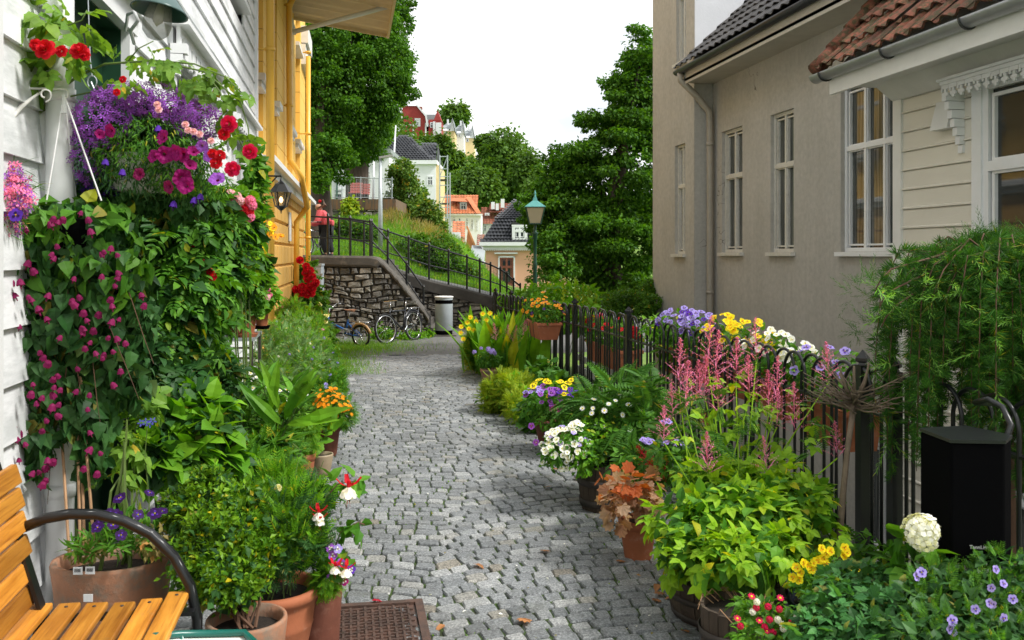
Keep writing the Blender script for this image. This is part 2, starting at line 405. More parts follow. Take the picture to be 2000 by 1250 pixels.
def compose(items):
    """items: (T, Matrix4, mat offset)"""
    V = []; FS = []; n = 0
    for T, m4, mo in items:
        m = A(m4); v = T[0] @ m[:3,:3].T + m[:3,3]; V.append(v)
        for F, mi in T[1]: FS.append((F+n, mi+mo))
        n += len(v)
    by = {}
    for F, mi in FS: by.setdefault((F.shape[1], mi), []).append(F)
    return (np.concatenate(V), [(np.concatenate(f), k[1]) for k, f in by.items()])
def X4(loc=(0,0,0), rz=0, rx=0, ry=0, s=1):
    return Matrix.Translation(loc) @ Matrix.Rotation(rz, 4, 'Z') @ Matrix.Rotation(rx, 4, 'X') @ Matrix.Rotation(ry, 4, 'Y') @ Matrix.Diagonal((s, s, s, 1))
T = {}
T['oval'] = leafT(.55, 3, .3, .3)
T['ovalw'] = leafT(.75, 3, .25, .3)
T['quad'] = quadleaf(.75)
T['small'] = quadleaf(.6, .25, .2)
T['lance'] = leafT(.20, 4, .3, .35, 1)
T['thin'] = leafT(.07, 3, .3, .2, 1)
T['blade'] = leafT(.055, 5, .4, .5, .6)
T['heart'] = leafT(1, 4, .22, .3, ws=[.42,.34,.17])
T['round'] = roundleaf(13, .07, .25)
T['lobed'] = roundleaf(15, .16, .2)
T['maple'] = roundleaf(17, 0, .15, deep=.32)
T['rose'] = compose([(T['ovalw'], X4((0,.5,0), 0, s=.5), 0)] + [(T['ovalw'], X4((0, y, 0), r, s=.42), 0) for y in (.18,.42) for r in (-1.25, 1.25)])
T['tri'] = compose([(leafT(.62, 4, .2, .3, .75), X4((0,.42,0), 0, s=.58), 0), (leafT(.62, 4, .2, .3, .75), X4((0,.4,0), 1.15, s=.5), 0), (leafT(.62, 4, .2, .3, .75), X4((0,.4,0), -1.15, s=.5), 0), (quadleaf(.05, 0, 0), X4((0,0,0), 0, s=.5), 0)])
_p = []
for k in range(4):
    for sg in (-1, 1): _p.append((leafT(.5, 3, .25, .3), X4((0, .12+.2*k, -.05*k), sg*1.05, s=.42-.05*k), 0))
_p.append((leafT(.5, 3, .25, .3), X4((0,.8,-.2), 0, -.2, s=.4), 0))
T['tomato'] = compose(_p)
_p = []
for k in range(14):
    t = k/14; l = .26*math.sin(PI*(.12+.86*t))**.8
    for sg in (-1, 1): _p.append((quadleaf(.28, .1, .1), X4((0, .06+.92*t, -.35*t*t), sg*1.35, s=l), 0))
T['fern'] = compose(_p + [(quadleaf(.02, 0, .3), X4(), 0)])
_p = []
for k in range(7):
    t = k/7
    for sg in (-1, 1): _p.append((quadleaf(.26, .1, .1), X4((0, .1+.8*t, 0), sg*(.75), .3*sg, s=.36*(1-.5*t)), 0))
T['feather'] = compose(_p + [(quadleaf(.03, 0, 0), X4(), 0)])
_p = []
for k in range(16):
    a = k*2.4; e = .55+.35*math.sin(k*1.7)
    _p.append((quadleaf(.07, 0, .1), X4((0, 0, 0), 0, s=1) @ Matrix.Rotation(a, 4, 'Y') @ Matrix.Rotation(e*1.1, 4, 'X'), 0))
T['needles'] = compose(_p)
_p = []
for k in range(22):
    t = k/22
    _p.append((quadleaf(.10, 0, .05), Matrix.Translation((0, t, 0)) @ Matrix.Rotation(k*2.4, 4, 'Y') @ Matrix.Rotation(.85-.35*t, 4, 'X') @ Matrix.Diagonal((.26*(1-.35*t),)*3+(1,)), 0))
T['needle_shoot'] = compose(_p + [(quadleaf(.02, .2, 0), X4(), 0)])
# flowers: face along +Z, radius about 0.5
def petalT(n, r, w, lift, tip=.1, inner=.06, mi=0, off=0, curl=0):
    V = []; F = []
    for k in range(n):
        a = 2*PI*(k+off)/n; c, s_ = math.cos(a), math.sin(a)
        def q(rr, ww, z): return (rr*c-ww*s_, rr*s_+ww*c, z)
        b = len(V)
        V += [q(inner, 0, 0), q(r*.55, -w/2, lift*.5), q(r*.6, 0, lift*.45), q(r*.55, w/2, lift*.5), q(r*.92, -w*.32, lift+curl), q(r, 0, lift-tip*.3+curl), q(r*.92, w*.32, lift+curl)]
        F += [(b, b+1, b+2), (b, b+2, b+3), (b+1, b+4, b+5), (b+1, b+5, b+2), (b+2, b+5, b+6), (b+2, b+6, b+3)]
    return (A(V), [(A(F).astype(int), mi)])
def ballT(r, c=(0,0,0), mi=0, n=6, sz=1):
    V = []; F = []
    for i in range(1, 4):
        ph = PI*i/4
        for k in range(n): V.append((c[0]+r*math.sin(ph)*math.cos(2*PI*k/n), c[1]+r*math.sin(ph)*math.sin(2*PI*k/n), c[2]+r*sz*math.cos(ph)))
    V += [(c[0], c[1], c[2]+r*sz), (c[0], c[1], c[2]-r*sz)]; t, b = len(V)-2, len(V)-1
    T3 = [(t, k, (k+1) % n) for k in range(n)] + [(b, 2*n+(k+1) % n, 2*n+k) for k in range(n)]
    Q = [(i*n+k, (i+1)*n+k, (i+1)*n+(k+1) % n, i*n+(k+1) % n) for i in range(2) for k in range(n)]
    return (A(V), [(A(T3).astype(int), mi), (A(Q).astype(int), mi)])
I4 = X4()
T['pansy'] = compose([(petalT(5, .5, .52, .05, off=.25), I4, 0), (petalT(3, .26, .2, .04, off=.75/2), X4((0,0,.03)), 1), (ballT(.05, (0,0,.06)), I4, 2)])
T['daisy'] = compose([(petalT(10, .5, .2, .08), I4, 0), (ballT(.15, (0,0,.05), sz=.5), I4, 1)])
T['star'] = compose([(petalT(5, .5, .2, .0), I4, 0)])
T['viola'] = compose([(petalT(5, .5, .5, .05, off=.25), I4, 0), (ballT(.09, (0,0,.05), sz=.5), I4, 1)])
T['rosebloom'] = compose([(petalT(6, .5, .5, .04, curl=-.05), I4, 0), (petalT(5, .40, .46, .20, off=.5), I4, 0), (petalT(5, .28, .36, .30), I4, 0), (petalT(4, .17, .24, .36, off=.3), I4, 0), (ballT(.11, (0,0,.26)), I4, 0)])
def petuniaT():
    V = []; n = 20
    for r, z, w in ((.05,-.4,0),(.10,-.12,0),(.30,.05,.02),(.5,.06,.06)):
        for k in range(n):
            a = 2*PI*k/n; q = r*(1+w*1.2*math.cos(5*a)); V.append((q*math.cos(a), q*math.sin(a), z+w*math.cos(10*a)*.5))
    F = [[(i*n+k, i*n+(k+1) % n, (i+1)*n+(k+1) % n, (i+1)*n+k) for k in range(n)] for i in range(3)]
    return (A(V), [(A(F[0]).astype(int), 1), (A(F[1]+F[2]).astype(int), 0)])
T['petunia'] = petuniaT()
def bellT():
    V = []; n = 10
    for r, z in ((.08,0),(.30,-.22),(.42,-.66)):
        for k in range(n):
            a = 2*PI*k/n; V.append((r*(1+(.14 if k % 2 and z < -.3 else 0))*math.cos(a), r*math.sin(a), z-(.1 if k % 2 and z < -.3 else 0)))
    F = [(i*n+k, (i+1)*n+k, (i+1)*n+(k+1) % n, i*n+(k+1) % n) for i in range(2) for k in range(n)]
    return compose([((A(V), [(A(F).astype(int), 0)]), I4, 0), (ballT(.10, (0,0,-.8), sz=4), I4, 1)])
T['bell'] = bellT()
T['fuchsia'] = compose([(petalT(4, .6, .26, .28, curl=.12), X4((0,0,0)), 0), (ballT(.1, (0,0,.12), sz=2.2), I4, 0),
    (petalT(7, .42, .4, -.42), X4((0,0,-.02)), 1), (petalT(6, .26, .34, -.5), X4((0,0,-.02)), 1)] +
    [(quadleaf(.05,0,0), Matrix.Translation((0,0,-.3)) @ Matrix.Rotation(k*1.3, 4, 'Z') @ Matrix.Rotation(-1.35, 4, 'X') @ Matrix.Diagonal((.7,.7,.7,1)), 0) for k in range(5)])
_p = []
for k in range(44):
    ph = math.acos(1-2*(k+.5)/52); a = k*2.39996
    _p.append((petalT(4, .5, .5, .05), Matrix.Rotation(a, 4, 'Z') @ Matrix.Rotation(ph, 4, 'Y') @ Matrix.Translation((0,0,.42)) @ Matrix.Rotation((k*7%5-2)*.12, 4, 'X') @ Matrix.Translation((0,0,.04*((k*3)%4))) @ Matrix.Diagonal((.36+.03*(k%3),)*3+(1,)), 0))
T['hydrangea'] = compose(_p+[(ballT(.36, n=12), I4, 0)])
_p = []
for k in range(18):
    ph = math.acos(1-2*(k+.5)/26); a = k*2.39996
    _p.append((petalT(5, .5, .45, .1), Matrix.Rotation(a, 4, 'Z') @ Matrix.Rotation(ph, 4, 'Y') @ Matrix.Translation((0,0,.36)) @ Matrix.Diagonal((.42,.42,.42,1)), 0))
T['umbel'] = compose(_p)
def plumeT(seed=1, n=30, fuzz=11):
    r = random.Random(seed); items = []
    for k in range(n):
        t = (k/n)**.9; L_ = (.55*(1-t)**1.15+.02)*r.uniform(.75, 1.15); a = k*2.4+r.uniform(-.3, .3); el = .75+.5*t
        for j in range(fuzz):
            q = (j+.6)/fuzz*L_
            c = Vector((math.cos(a)*q*math.cos(el*.6), math.sin(a)*q*math.cos(el*.6), t*.98+q*math.sin(el*.6)*.9))
            items.append((quadleaf(.5, .3, 0), Matrix.Translation(c) @ Matrix.Rotation(r.uniform(0, 6), 4, 'Z') @ Matrix.Rotation(r.uniform(-1, 1.4), 4, 'X') @ Matrix.Diagonal((.045,.045,.045,1)), 0))
        e = Vector((math.cos(a)*L_*math.cos(el*.6), math.sin(a)*L_*math.cos(el*.6), t*.98+L_*math.sin(el*.6)*.9))
        b = Vector((0,0,t*.98)); d = e-b; m = d.to_track_quat('Y', 'Z').to_matrix().to_4x4(); m.translation = b
        items.append((quadleaf(.05, .3, 0), m @ Matrix.Diagonal((d.length,)*3+(1,)), 0))
    items.append((quadleaf(.02, .3, 0), Matrix.Rotation(PI/2, 4, 'X'), 0)); items.append((quadleaf(.02, .3, 0), Matrix.Rotation(PI/2, 4, 'Z') @ Matrix.Rotation(PI/2, 4, 'X'), 0))
    return compose(items)
T['plume1'] = plumeT(1, 36, 12); T['plume2'] = plumeT(2, 28, 11)

def unit(v): return v/np.maximum(np.linalg.norm(v, axis=-1, keepdims=True), 1e-9)
def frames(d, n, s):
    y = unit(d); x = unit(np.cross(y, n)); z = np.cross(x, y)
    return np.stack([x, y, z], axis=-1)*np.asarray(s).reshape(-1, 1, 1)
def rnd(n, k=3): return rng.normal(size=(n, k))
def shell(blobs, n, rmin=.7, top=-1.0):
    B = A(blobs); w = (B[:,3]*B[:,4]+B[:,4]*B[:,5]+B[:,3]*B[:,5]); idx = rng.choice(len(B), n, p=w/w.sum())
    u = unit(rnd(n)); u[:,2] = np.where(u[:,2] < top, -u[:,2], u[:,2]); r = rmin+(1-rmin)*rng.random(n)**.6
    b = B[idx]; p = b[:,:3]+u*b[:,3:6]*r[:,None]
    nr = unit(u/b[:,3:6]); return p, nr
def clumpy(blobs, k, lo=.16, hi=.30, fill=.92, flat=1):
    """break smooth blobs into many smaller uneven clumps on and inside their surface"""
    out = []
    for b in blobs:
        b = A(b); m = b[3:6].mean()
        for i in range(k):
            u = unit(rnd(1))[0]; r = rng.random()**.45*fill; q = rng.uniform(lo, hi)*m
            out.append((*(b[:3]+u*b[3:6]*r), q*rng.uniform(.9,1.3), q*rng.uniform(.9,1.3), q*rng.uniform(.65,.95)*flat))
    return out
def Bp(px, py, D, rx, ry, rd=None):
    c = W(px, py, D); k = D/F_; rd = rx if rd is None else rd
    return (c.x, c.y, c.z, rx*k, rd*k, ry*k)
def leaves(mb, pos, nr, T_, size, up=.6, out=.5, droop=.3, jit=.6, sv=.35, mo=0):
    n = len(pos); d = nr*out + rnd(n)*jit*.6; d[:,2] -= droop
    nn = nr*.6+rnd(n)*jit*.5; nn[:,2] += up
    s = size*(1+sv*(rng.random(n)*2-1))
    return mb.tm(T_, frames(d, nn, s), pos, mo)
def foliage(name, blobs, n, tname, size, m, parent, rmin=.55, **k):
    mb = MB(); p, nr = shell(blobs, n, rmin); leaves(mb, p, nr, T[tname], size, **k)
    return mb.build(name, m, parent)
def stems(parent, base, tops, r, m, name='stem', sag=.0, spread=.03, n=5):
    mb = MB()
    for t in tops:
        b = Vector(base)+Vector((random.uniform(-spread, spread), random.uniform(-spread, spread), 0)); t = Vector(t)
        pts = [b.lerp(t, q) + Vector((random.uniform(-1,1)*r*2, random.uniform(-1,1)*r*2, sag*math.sin(PI*q))) for q in (0,.3,.6,.85,1)]
        mb.tube(pts, [r, r*.9, r*.75, r*.6, r*.4], n)
    return mb.build(name, m, parent)
_fm = {}
def flower(parent, name, tn, pos, d, size, mats, rot=None):
    """one flower head as an object of its own; heads of a kind share their mesh"""
    key = (tn, tuple(x.name for x in mats), name)
    if key not in _fm:
        mb = MB(); mb.tm(T[tn], np.eye(3)[None], np.zeros((1,3))); o = mb.build(name, mats, None); _fm[key] = o.data; bpy.data.objects.remove(o)
    o = bpy.data.objects.new(name, _fm[key]); COL.objects.link(o)
    q = Vector(d).to_track_quat('Z', 'Y'); mtx = q.to_matrix().to_4x4() @ Matrix.Rotation(random.uniform(0, 6.28) if rot is None else rot, 4, 'Z')
    o.rotation_euler = mtx.to_euler(); o.scale = (size,)*3
    o.location = Vector(pos) - (Vector(parent.location) if parent else Vector()); o.parent = parent
    return o
CAMP = Vector((0,0,CAMZ))
def flowers(parent, name, tn, blobs, n, size, mats, face=.5, up=.5, rmin=.95, top=-.1, sv=.2, vis=True, out=.7):
    """n separate heads over the sunny side of the blobs"""
    p, nr = shell(blobs, n*4, rmin, top); k = 0
    for i in range(len(p)):
        q = Vector(p[i]); v = (CAMP-q).normalized(); w = Vector(nr[i])
        if vis and w.dot(v) < .05: continue
        ok = True
        dd = w*out + v*face + Vector((0,0,up)) + Vector(rnd(1)[0])*.25
        flower(parent, name, tn, q + w*size*.2, dd, size*random.uniform(1-sv, 1+sv), mats); k += 1
        if k >= n: break
def flower_mass(parent, name, tn, blobs, n, size, mats, face=.3, up=.4, rmin=.85, top=-1, out=.7, down=0):
    """hundreds of tiny florets nobody could count"""
    mb = MB(); p, nr = shell(blobs, n, rmin, top); c = A(CAMP)
    z = nr*out + unit(c-p)*face + rnd(n)*.35; z[:,2] += up-down; z = unit(z)
    x = unit(np.cross(z, rnd(n))); y = np.cross(z, x); s = size*(1+.3*(rng.random(n)*2-1))
    mb.tm(T[tn], np.stack([x, y, z], axis=-1)*s[:,None,None], p)
    o = mb.build(name, mats, parent); o['kind'] = 'stuff'; return o
def pot(parent, c, r, h, m, style='rim', n=28, soil=True, sx=1, sy=1):
    """c: centre of the foot"""
    mb = MB(); t = r*.09
    if style == 'rim': prof = [(r*.05,0),(r*.66,0),(r*.68,h*.03),(r*.90,h*.76),(r*.93,h*.80),(r*1.0,h*.81),(r*1.01,h*.98),(r*.99,h),(r*.90,h),(r*.87,h*.9),(r*.5,h*.3)]
    elif style == 'roll': prof = [(r*.05,0),(r*.60,0),(r*.63,h*.05),(r*.84,h*.55),(r*.86,h*.57),(r*.85,h*.6),(r*.90,h*.8),(r*.93,h*.86),(r*1.02,h*.89),(r*1.05,h*.94),(r*1.02,h*.99),(r*.94,h),(r*.88,h*.97),(r*.5,h*.3)]
    elif style == 'plain': prof = [(r*.05,0),(r*.78,0),(r*.82,h*.05),(r*.95,h*.8),(r*1.0,h*.97),(r*.98,h),(r*.90,h),(r*.86,h*.9),(r*.5,h*.3)]
    else: prof = [(r*.05,0),(r*.55,0),(r*.80,h*.3),(r*.97,h*.75),(r*1.03,h*.93),(r*1.03,h),(r*.95,h),(r*.9,h*.85),(r*.5,h*.3)]
    mb.lathe(c, prof, n, 0, sx, sy); o = mb.build('pot', m, parent, True)
    if soil:
        s_ = MB(); V = [(c[0], c[1], c[2]+h*.90)]; 
        for k in range(n):
            a = 2*PI*k/n; V.append((c[0]+r*.89*sx*math.cos(a), c[1]+r*.89*sy*math.sin(a), c[2]+h*.87))
        s_.add(V, [(0, 1+k, 1+(k+1) % n) for k in range(n)]); s_.build('soil', M['soil'], parent)
    return o
def barrel(parent, c, r, h, n=20):
    mb = MB()
    for k in range(n):
        a0, a1 = 2*PI*(k+.04)/n, 2*PI*(k+.96)/n; V = []
        for z, q in ((0,.86),(h*.4,.97),(h*.97+h*.03*((k*7) % 3)/3,1.0)):
            for a in (a0, a1):
                V.append((c[0]+r*q*math.cos(a), c[1]+r*q*math.sin(a), c[2]+z))
                V.append((c[0]+r*(q-.09)*math.cos(a), c[1]+r*(q-.09)*math.sin(a), c[2]+z))
        F = []
        for i in (0, 4): F += [(i, i+2, i+6, i+4), (i+1, i+5, i+7, i+3), (i, i+4, i+5, i+1), (i+2, i+3, i+7, i+6)]
        F += [(8,10,11,9)]; mb.add(V, F)
    mb.build('stave_wall', M['barrel'], parent)
    for z, q in ((h*.13,.905),(h*.55,.985)):
        b = MB(); b.lathe((c[0], c[1], c[2]+z), [(r*q+.004,0),(r*q+.007,.0),(r*q+.012,h*.13),(r*q+.008,h*.13)], 32); b.build('hoop_band', M['rust_band'], parent, True)
    s_ = MB(); s_.disc((c[0], c[1], c[2]+h*.88), r*.93); s_.build('soil', M['soil'], parent)
def crown(parent, blobs, n, tn, size, m, name='crown', k=14, lo=.22, hi=.4, jit=.7, up=.5, droop=.25, inner=.0, rmin=.45, fill=.92, flat=1, core=.28):
    cl = clumpy(blobs, k, lo, hi, fill, flat)
    mb = MB(); p, nr = shell(cl, int(n*(1-core)), rmin); p2, n2 = shell([(*b[:3], b[3]*.86, b[4]*.86, b[5]*.86) for b in blobs], n-int(n*(1-core)), .72); p = np.concatenate([p, p2+rnd(len(p2))*size*.8]); nr = np.concatenate([nr, n2]); leaves(mb, p, nr, T[tn], size, up=up, droop=droop, jit=jit)
    return mb.build(name, m, parent)
def limbs(parent, base, targets, r0, m=None, name='trunk', n=8, split=.35):
    mb = MB(); base = Vector(base); top = sum((Vector(t) for t in targets), Vector())/len(targets)
    fork = base.lerp(Vector((base.x*.7+top.x*.3, base.y*.7+top.y*.3, top.z)), split)
    mb.tube([base-Vector((0,0,.1)), base+Vector((0,0,.05)), base.lerp(fork,.5)+Vector((r0*.3,0,0)), fork], [r0*1.5, r0*1.15, r0*.95, r0*.8], n)
    for t in targets:
        t = Vector(t); mid = fork.lerp(t, .5)+Vector((random.uniform(-.1,.1), random.uniform(-.1,.1), .1))*(t-fork).length
        mb.tube([fork-Vector((0,0,r0*.3)), fork.lerp(mid,.5), mid, t], [r0*.6, r0*.45, r0*.3, r0*.08], max(5, n-2))
    return mb.build(name, m or M['bark'], parent, True)
# ---------------------------------------------------------------- camera, sky, sun
cam = bpy.data.cameras.new('camera'); co = bpy.data.objects.new('camera', cam); COL.objects.link(co)
cam.sensor_width = 36; cam.lens = 36*F_/2000; cam.shift_y = -128/2000.0; cam.clip_start = .05; cam.clip_end = 3000
co.location = CAMP; co.rotation_euler = (PI/2, 0, -TH); S.camera = co
cam.dof.use_dof = True; cam.dof.focus_distance = 7.5; cam.dof.aperture_fstop = 9
w = bpy.data.worlds.new('World'); S.world = w; w.use_nodes = True; nt = w.node_tree
bg = nt.nodes['Background']; sky = nd(nt, 'ShaderNodeTexSky', sky_type='NISHITA'); sky.sun_disc = False
SUN_EL, SUN_AZ = R(50), R(118)   # azimuth clockwise from +Y
sky.sun_elevation = SUN_EL; sky.sun_rotation = SUN_AZ; sky.air_density = 1.2; sky.dust_density = 2.5
tc = nd(nt, 'ShaderNodeTexCoord'); mp = nd(nt, 'ShaderNodeMapping'); mp.inputs['Scale'].default_value = (1, 1, 2.6)
nt.links.new(tc.outputs['Generated'], mp.inputs[0])
nz = nd(nt, 'ShaderNodeTexNoise'); nz.inputs['Scale'].default_value = 3.2; nz.inputs['Detail'].default_value = 7; nz.inputs['Roughness'].default_value = .55
nt.links.new(mp.outputs[0], nz.inputs['Vector'])
cl = ramp(nt, nz.outputs[0], [(.30,0),(.50,1)])
cc = ramp(nt, nz.outputs[0], [(.38,(7.9,8.3,8.9)),(.52,(9.8,9.9,10))])
cm = nd(nt, 'ShaderNodeMapRange'); cm.inputs[3].default_value = .72; cm.inputs[4].default_value = 1.0; nt.links.new(cl, cm.inputs[0])
c = mixc(nt, cm.outputs[0], sky.outputs[0], cc)
nt.links.new(c, bg.inputs[0]); bg.inputs[1].default_value = .089
sun = bpy.data.lights.new('sun', 'SUN'); sun.energy = 2.9; sun.angle = R(12); sun.color = (1, .97, .92)
so = bpy.data.objects.new('sun', sun); COL.objects.link(so)
sd = Vector((math.sin(SUN_AZ)*math.cos(SUN_EL), math.cos(SUN_AZ)*math.cos(SUN_EL), math.sin(SUN_EL)))
so.rotation_euler = sd.to_track_quat('Z', 'Y').to_euler(); so.location = (0, 0, 30)
S.view_settings.view_transform = 'Standard'; S.view_settings.look = 'None'; S.view_settings.exposure = .62; S.view_settings.gamma = 1
S.cycles.max_bounces = 6; S.cycles.diffuse_bounces = 3; S.cycles.transparent_max_bounces = 8; S.cycles.transmission_bounces = 4
S.cycles.use_denoising = True; S.cycles.sample_clamp_indirect = 4

# ---------------------------------------------------------------- ground
mb = MB()
mb.add([(-600,-200,-1.78),(600,-200,-1.78),(600,900,-1.78),(-600,900,-1.78)], [(0,1,2,3)])
struct('ground', mb, M['grass_ground'])
mb = MB(); mb.add([(2.6,-3,-1.7),(13,-3,-1.7),(13,17,-1.7),(2.6,17,-1.7)], [(0,1,2,3)]); struct('yard', mb, M['asphalt'])
ys = np.linspace(-3, 40, 87)
mb = MB(); V = [(x, y, gz(y)) for y in ys for x in (-1.6, 2.62)]
mb.add(V, [(2*i, 2*i+1, 2*i+3, 2*i+2) for i in range(len(ys)-1)]); struct('path_bed', mb, M['moss_soil'])
mb = MB(); V = []
ya = np.linspace(17.0, 26, 19)
for y in ya:
    for x in np.linspace(-2.2, 12, 15): V.append((x, y+.35*math.sin(x*1.7)*(y < 17.1), gz(y)+.012 if x < 2.6 else gz(y)+.008-.0*x))
mb.add(V, [(i*15+k, i*15+k+1, (i+1)*15+k+1, (i+1)*15+k) for i in range(18) for k in range(14)]); struct('asphalt_road', mb, M['asphalt'])
mb = MB(); mb.box(2.40, 2.62, -3, 17.2, -1.9, -.42); mb.prism([(2.42,-.42),(2.62,-.42),(2.62,-.008),(2.42,-.008)], 'y', -3, 9.5); struct('retaining_wall', mb, M['concrete'])

def arc(x, y):
    """how far a course bulges up the lane at x: shallow fans, their seams wandering"""
    P = 1.55; t = min(1, max(0, (y-4)/3)); x0 = .33+.6*t*t*(3-2*t)+.10*math.sin(y*.6)
    q = ((x-x0)/P) % 1; s = 2*q-1
    return .155*(1-abs(s)**2.2)+.03*math.sin(x*2.3+y*.8)+.012*math.sin(x*6+y*2.1)
def setts():
    mb = MB(); Vs = []; n = 0; jc = random.Random(3); y0 = 1.5
    ring = [(-1,-.72),(-.84,-1),(.84,-1),(1,-.72),(1,.72),(.84,1),(-.84,1),(-1,.72)]
    while y0 < 17.4:
        rh = jc.uniform(.079,.096); x = -1.45+jc.uniform(0,.12)
        while x < 2.40:
            wd = jc.uniform(.074,.128); xc = x+wd/2; x += wd; yc = y0+rh/2
            if yc+arc(xc, yc) > 17.25+.3*math.sin(xc*1.7): continue
            hx, hy = wd/2-jc.uniform(.0015,.0045), rh/2-jc.uniform(.0015,.0045); z = gz(yc)+jc.uniform(-.004,.005)
            tx, ty = jc.uniform(-.05,.05), jc.uniform(-.05,.05); sk = jc.uniform(-.08,.08); dy = jc.uniform(-.003,.003)
            jr = [jc.uniform(.93,1.06) for _ in ring]; ac = arc(xc, yc); sl_ = (arc(xc+hx*.8, yc)-arc(xc-hx*.8, yc))/(1.6*hx); sl_ = max(-.5, min(.5, sl_))
            for q, zz in ((1.0,-.02),(.98,.004),(.88,.0115)):
                for (a, b), r_ in zip(ring, jr):
                    dx, dy_ = a*hx*q*r_+b*hy*sk-b*hy*sl_*.35, b*hy*q*r_
                    Vs.append((xc+dx, yc+dy+dy_+ac+sl_*dx, z+zz+dx*tx+dy_*ty))
            n += 1
        y0 += rh
    k = np.arange(8); kn = (k+1) % 8
    f4 = np.concatenate([np.stack([k, kn, kn+8, k+8], 1), np.stack([k+8, kn+8, kn+16, k+16], 1)])
    off = (np.arange(n)*24)[:,None,None]
    mb.V.append(A(Vs)); mb.F.append(((f4[None]+off).reshape(-1,4), 0)); mb.F.append((((k+16)[None,None]+off).reshape(-1,8), 0)); mb.n = n*24
    return struct('cobblestone_path', mb, M['cobble'])
setts()
# moss and small weeds in the joints and along the far left edge
mb = MB(); n = 16000
p = np.stack([rng.uniform(-1.3,2.4,n), 2+rng.random(n)**1.2*15.3, np.zeros(n)], 1)
keep = (np.sin(p[:,0]*5+np.sin(p[:,1]*1.7)*2)+np.sin(p[:,1]*2.3+p[:,0])*.8+rng.normal(size=n)*.5) > .3
edge = (p[:,0] < .15) | (p[:,0] > 2.0); p = p[keep | (edge & (rng.random(n) < .5))]; p[:,2] = [gz(y)+.002 for y in p[:,1]]
d = rnd(len(p)); d[:,2] = abs(d[:,2])*.8+.2; mb.tm(T['small'], frames(d, rnd(len(p)), .014*(.5+rng.random(len(p)))), p)
n = 7000
p = np.stack([rng.normal(-.35,.35,n), rng.uniform(12.5,17.6,n), np.zeros(n)], 1); p = p[(p[:,0] > -1.2) & (p[:,0] < .6)]; p[:,2] = [gz(y)+.01 for y in p[:,1]]
d = rnd(len(p))*.5; d[:,2] = 1; mb.tm(T['thin'], frames(d, rnd(len(p)), .075), p)
n = 9000; c0 = W(700, 672, 20.5)
p = np.stack([rng.normal(c0.x-.5,.8,n), rng.normal(19.3,.8,n), np.zeros(n)], 1); p[:,2] = [gz(y)+.01 for y in p[:,1]]
d = rnd(len(p))*.5; d[:,2] = 1; mb.tm(T['thin'], frames(d, rnd(len(p)), .09), p)
tag(mb.build('moss_and_weeds', L['chlor']), 'low moss and grass creeping between the setts', None, None, 'stuff')
# fallen leaves: separate dry leaves one can count
for i, (px, py) in enumerate([(1285,1150),(1300,1168),(1318,1175),(1280,1178),(1345,1246),(1040,1224),(925,1110),(1222,1106),(868,1230),(1055,1082),(1120,940),(1088,920),(1010,830),(1062,958),(1290,1140),(1330,1155)]):
    g = G(px, py); mb = MB(); d = A([[random.uniform(-1,1), random.uniform(-1,1), .05]])
    mb.tm(T['maple' if i % 2 else 'oval'], frames(d, A([[.2,.1,1]]), random.uniform(.05,.075)), A([[g.x, g.y, g.z+.022]]))
    tag(mb.build('fallen_leaf', L['deadleaf']), 'dry brown fallen leaf lying on the cobblestones', 'leaf', 'fallen leaves on the path')
g = G(735, 1188); mb = MB(); mb.tm(T['oval'], frames(A([[1,.1,.05]]), A([[0,0,1]]), .05), A([[g.x-.02, g.y, .035]]))
tag(mb.build('fallen_petal', PT['crimson']), 'crimson petal lying on the iron manhole cover', 'petal')

# manhole cover
g = G(825, 1180); x1 = g.x; y1 = g.y; x0 = x1-.62; ya = y1-.62
t = thing('manhole_cover', 'rusty cast iron manhole cover with a basket weave tread', 'manhole cover', (x0+.3, ya+.3, 0))
M['castiron'] = mat('rusty_cast_iron', (.085,.052,.040), .6, .3, 12, .3, 70, metal=.25, col2=(.13,.07,.05))
mb = MB(); fw = .035
for a in ((x0,x1,ya,ya+fw),(x0,x1,y1-fw,y1),(x0,x0+fw,ya+fw,y1-fw),(x1-fw,x1,ya+fw,y1-fw)): mb.box(*a, -.03, .026)
mb.build('frame', M['castiron'], t)
mb = MB(); mb.box(x0+fw+.004, x1-fw-.004, ya+fw+.004, y1-fw-.004, -.03, .016)
k = 0; s_ = .0305
for i in range(17):
    for j in range(17):
        cx, cy = x0+fw+.028+i*s_, ya+fw+.028+j*s_
        if (i+j) % 2: mb.box(cx-.021, cx+.021, cy-.0045, cy+.0045, .0155, .0235)
        else: mb.box(cx-.0045, cx+.0045, cy-.021, cy+.021, .0155, .0235)
mb.build('lid', M['castiron'], t)

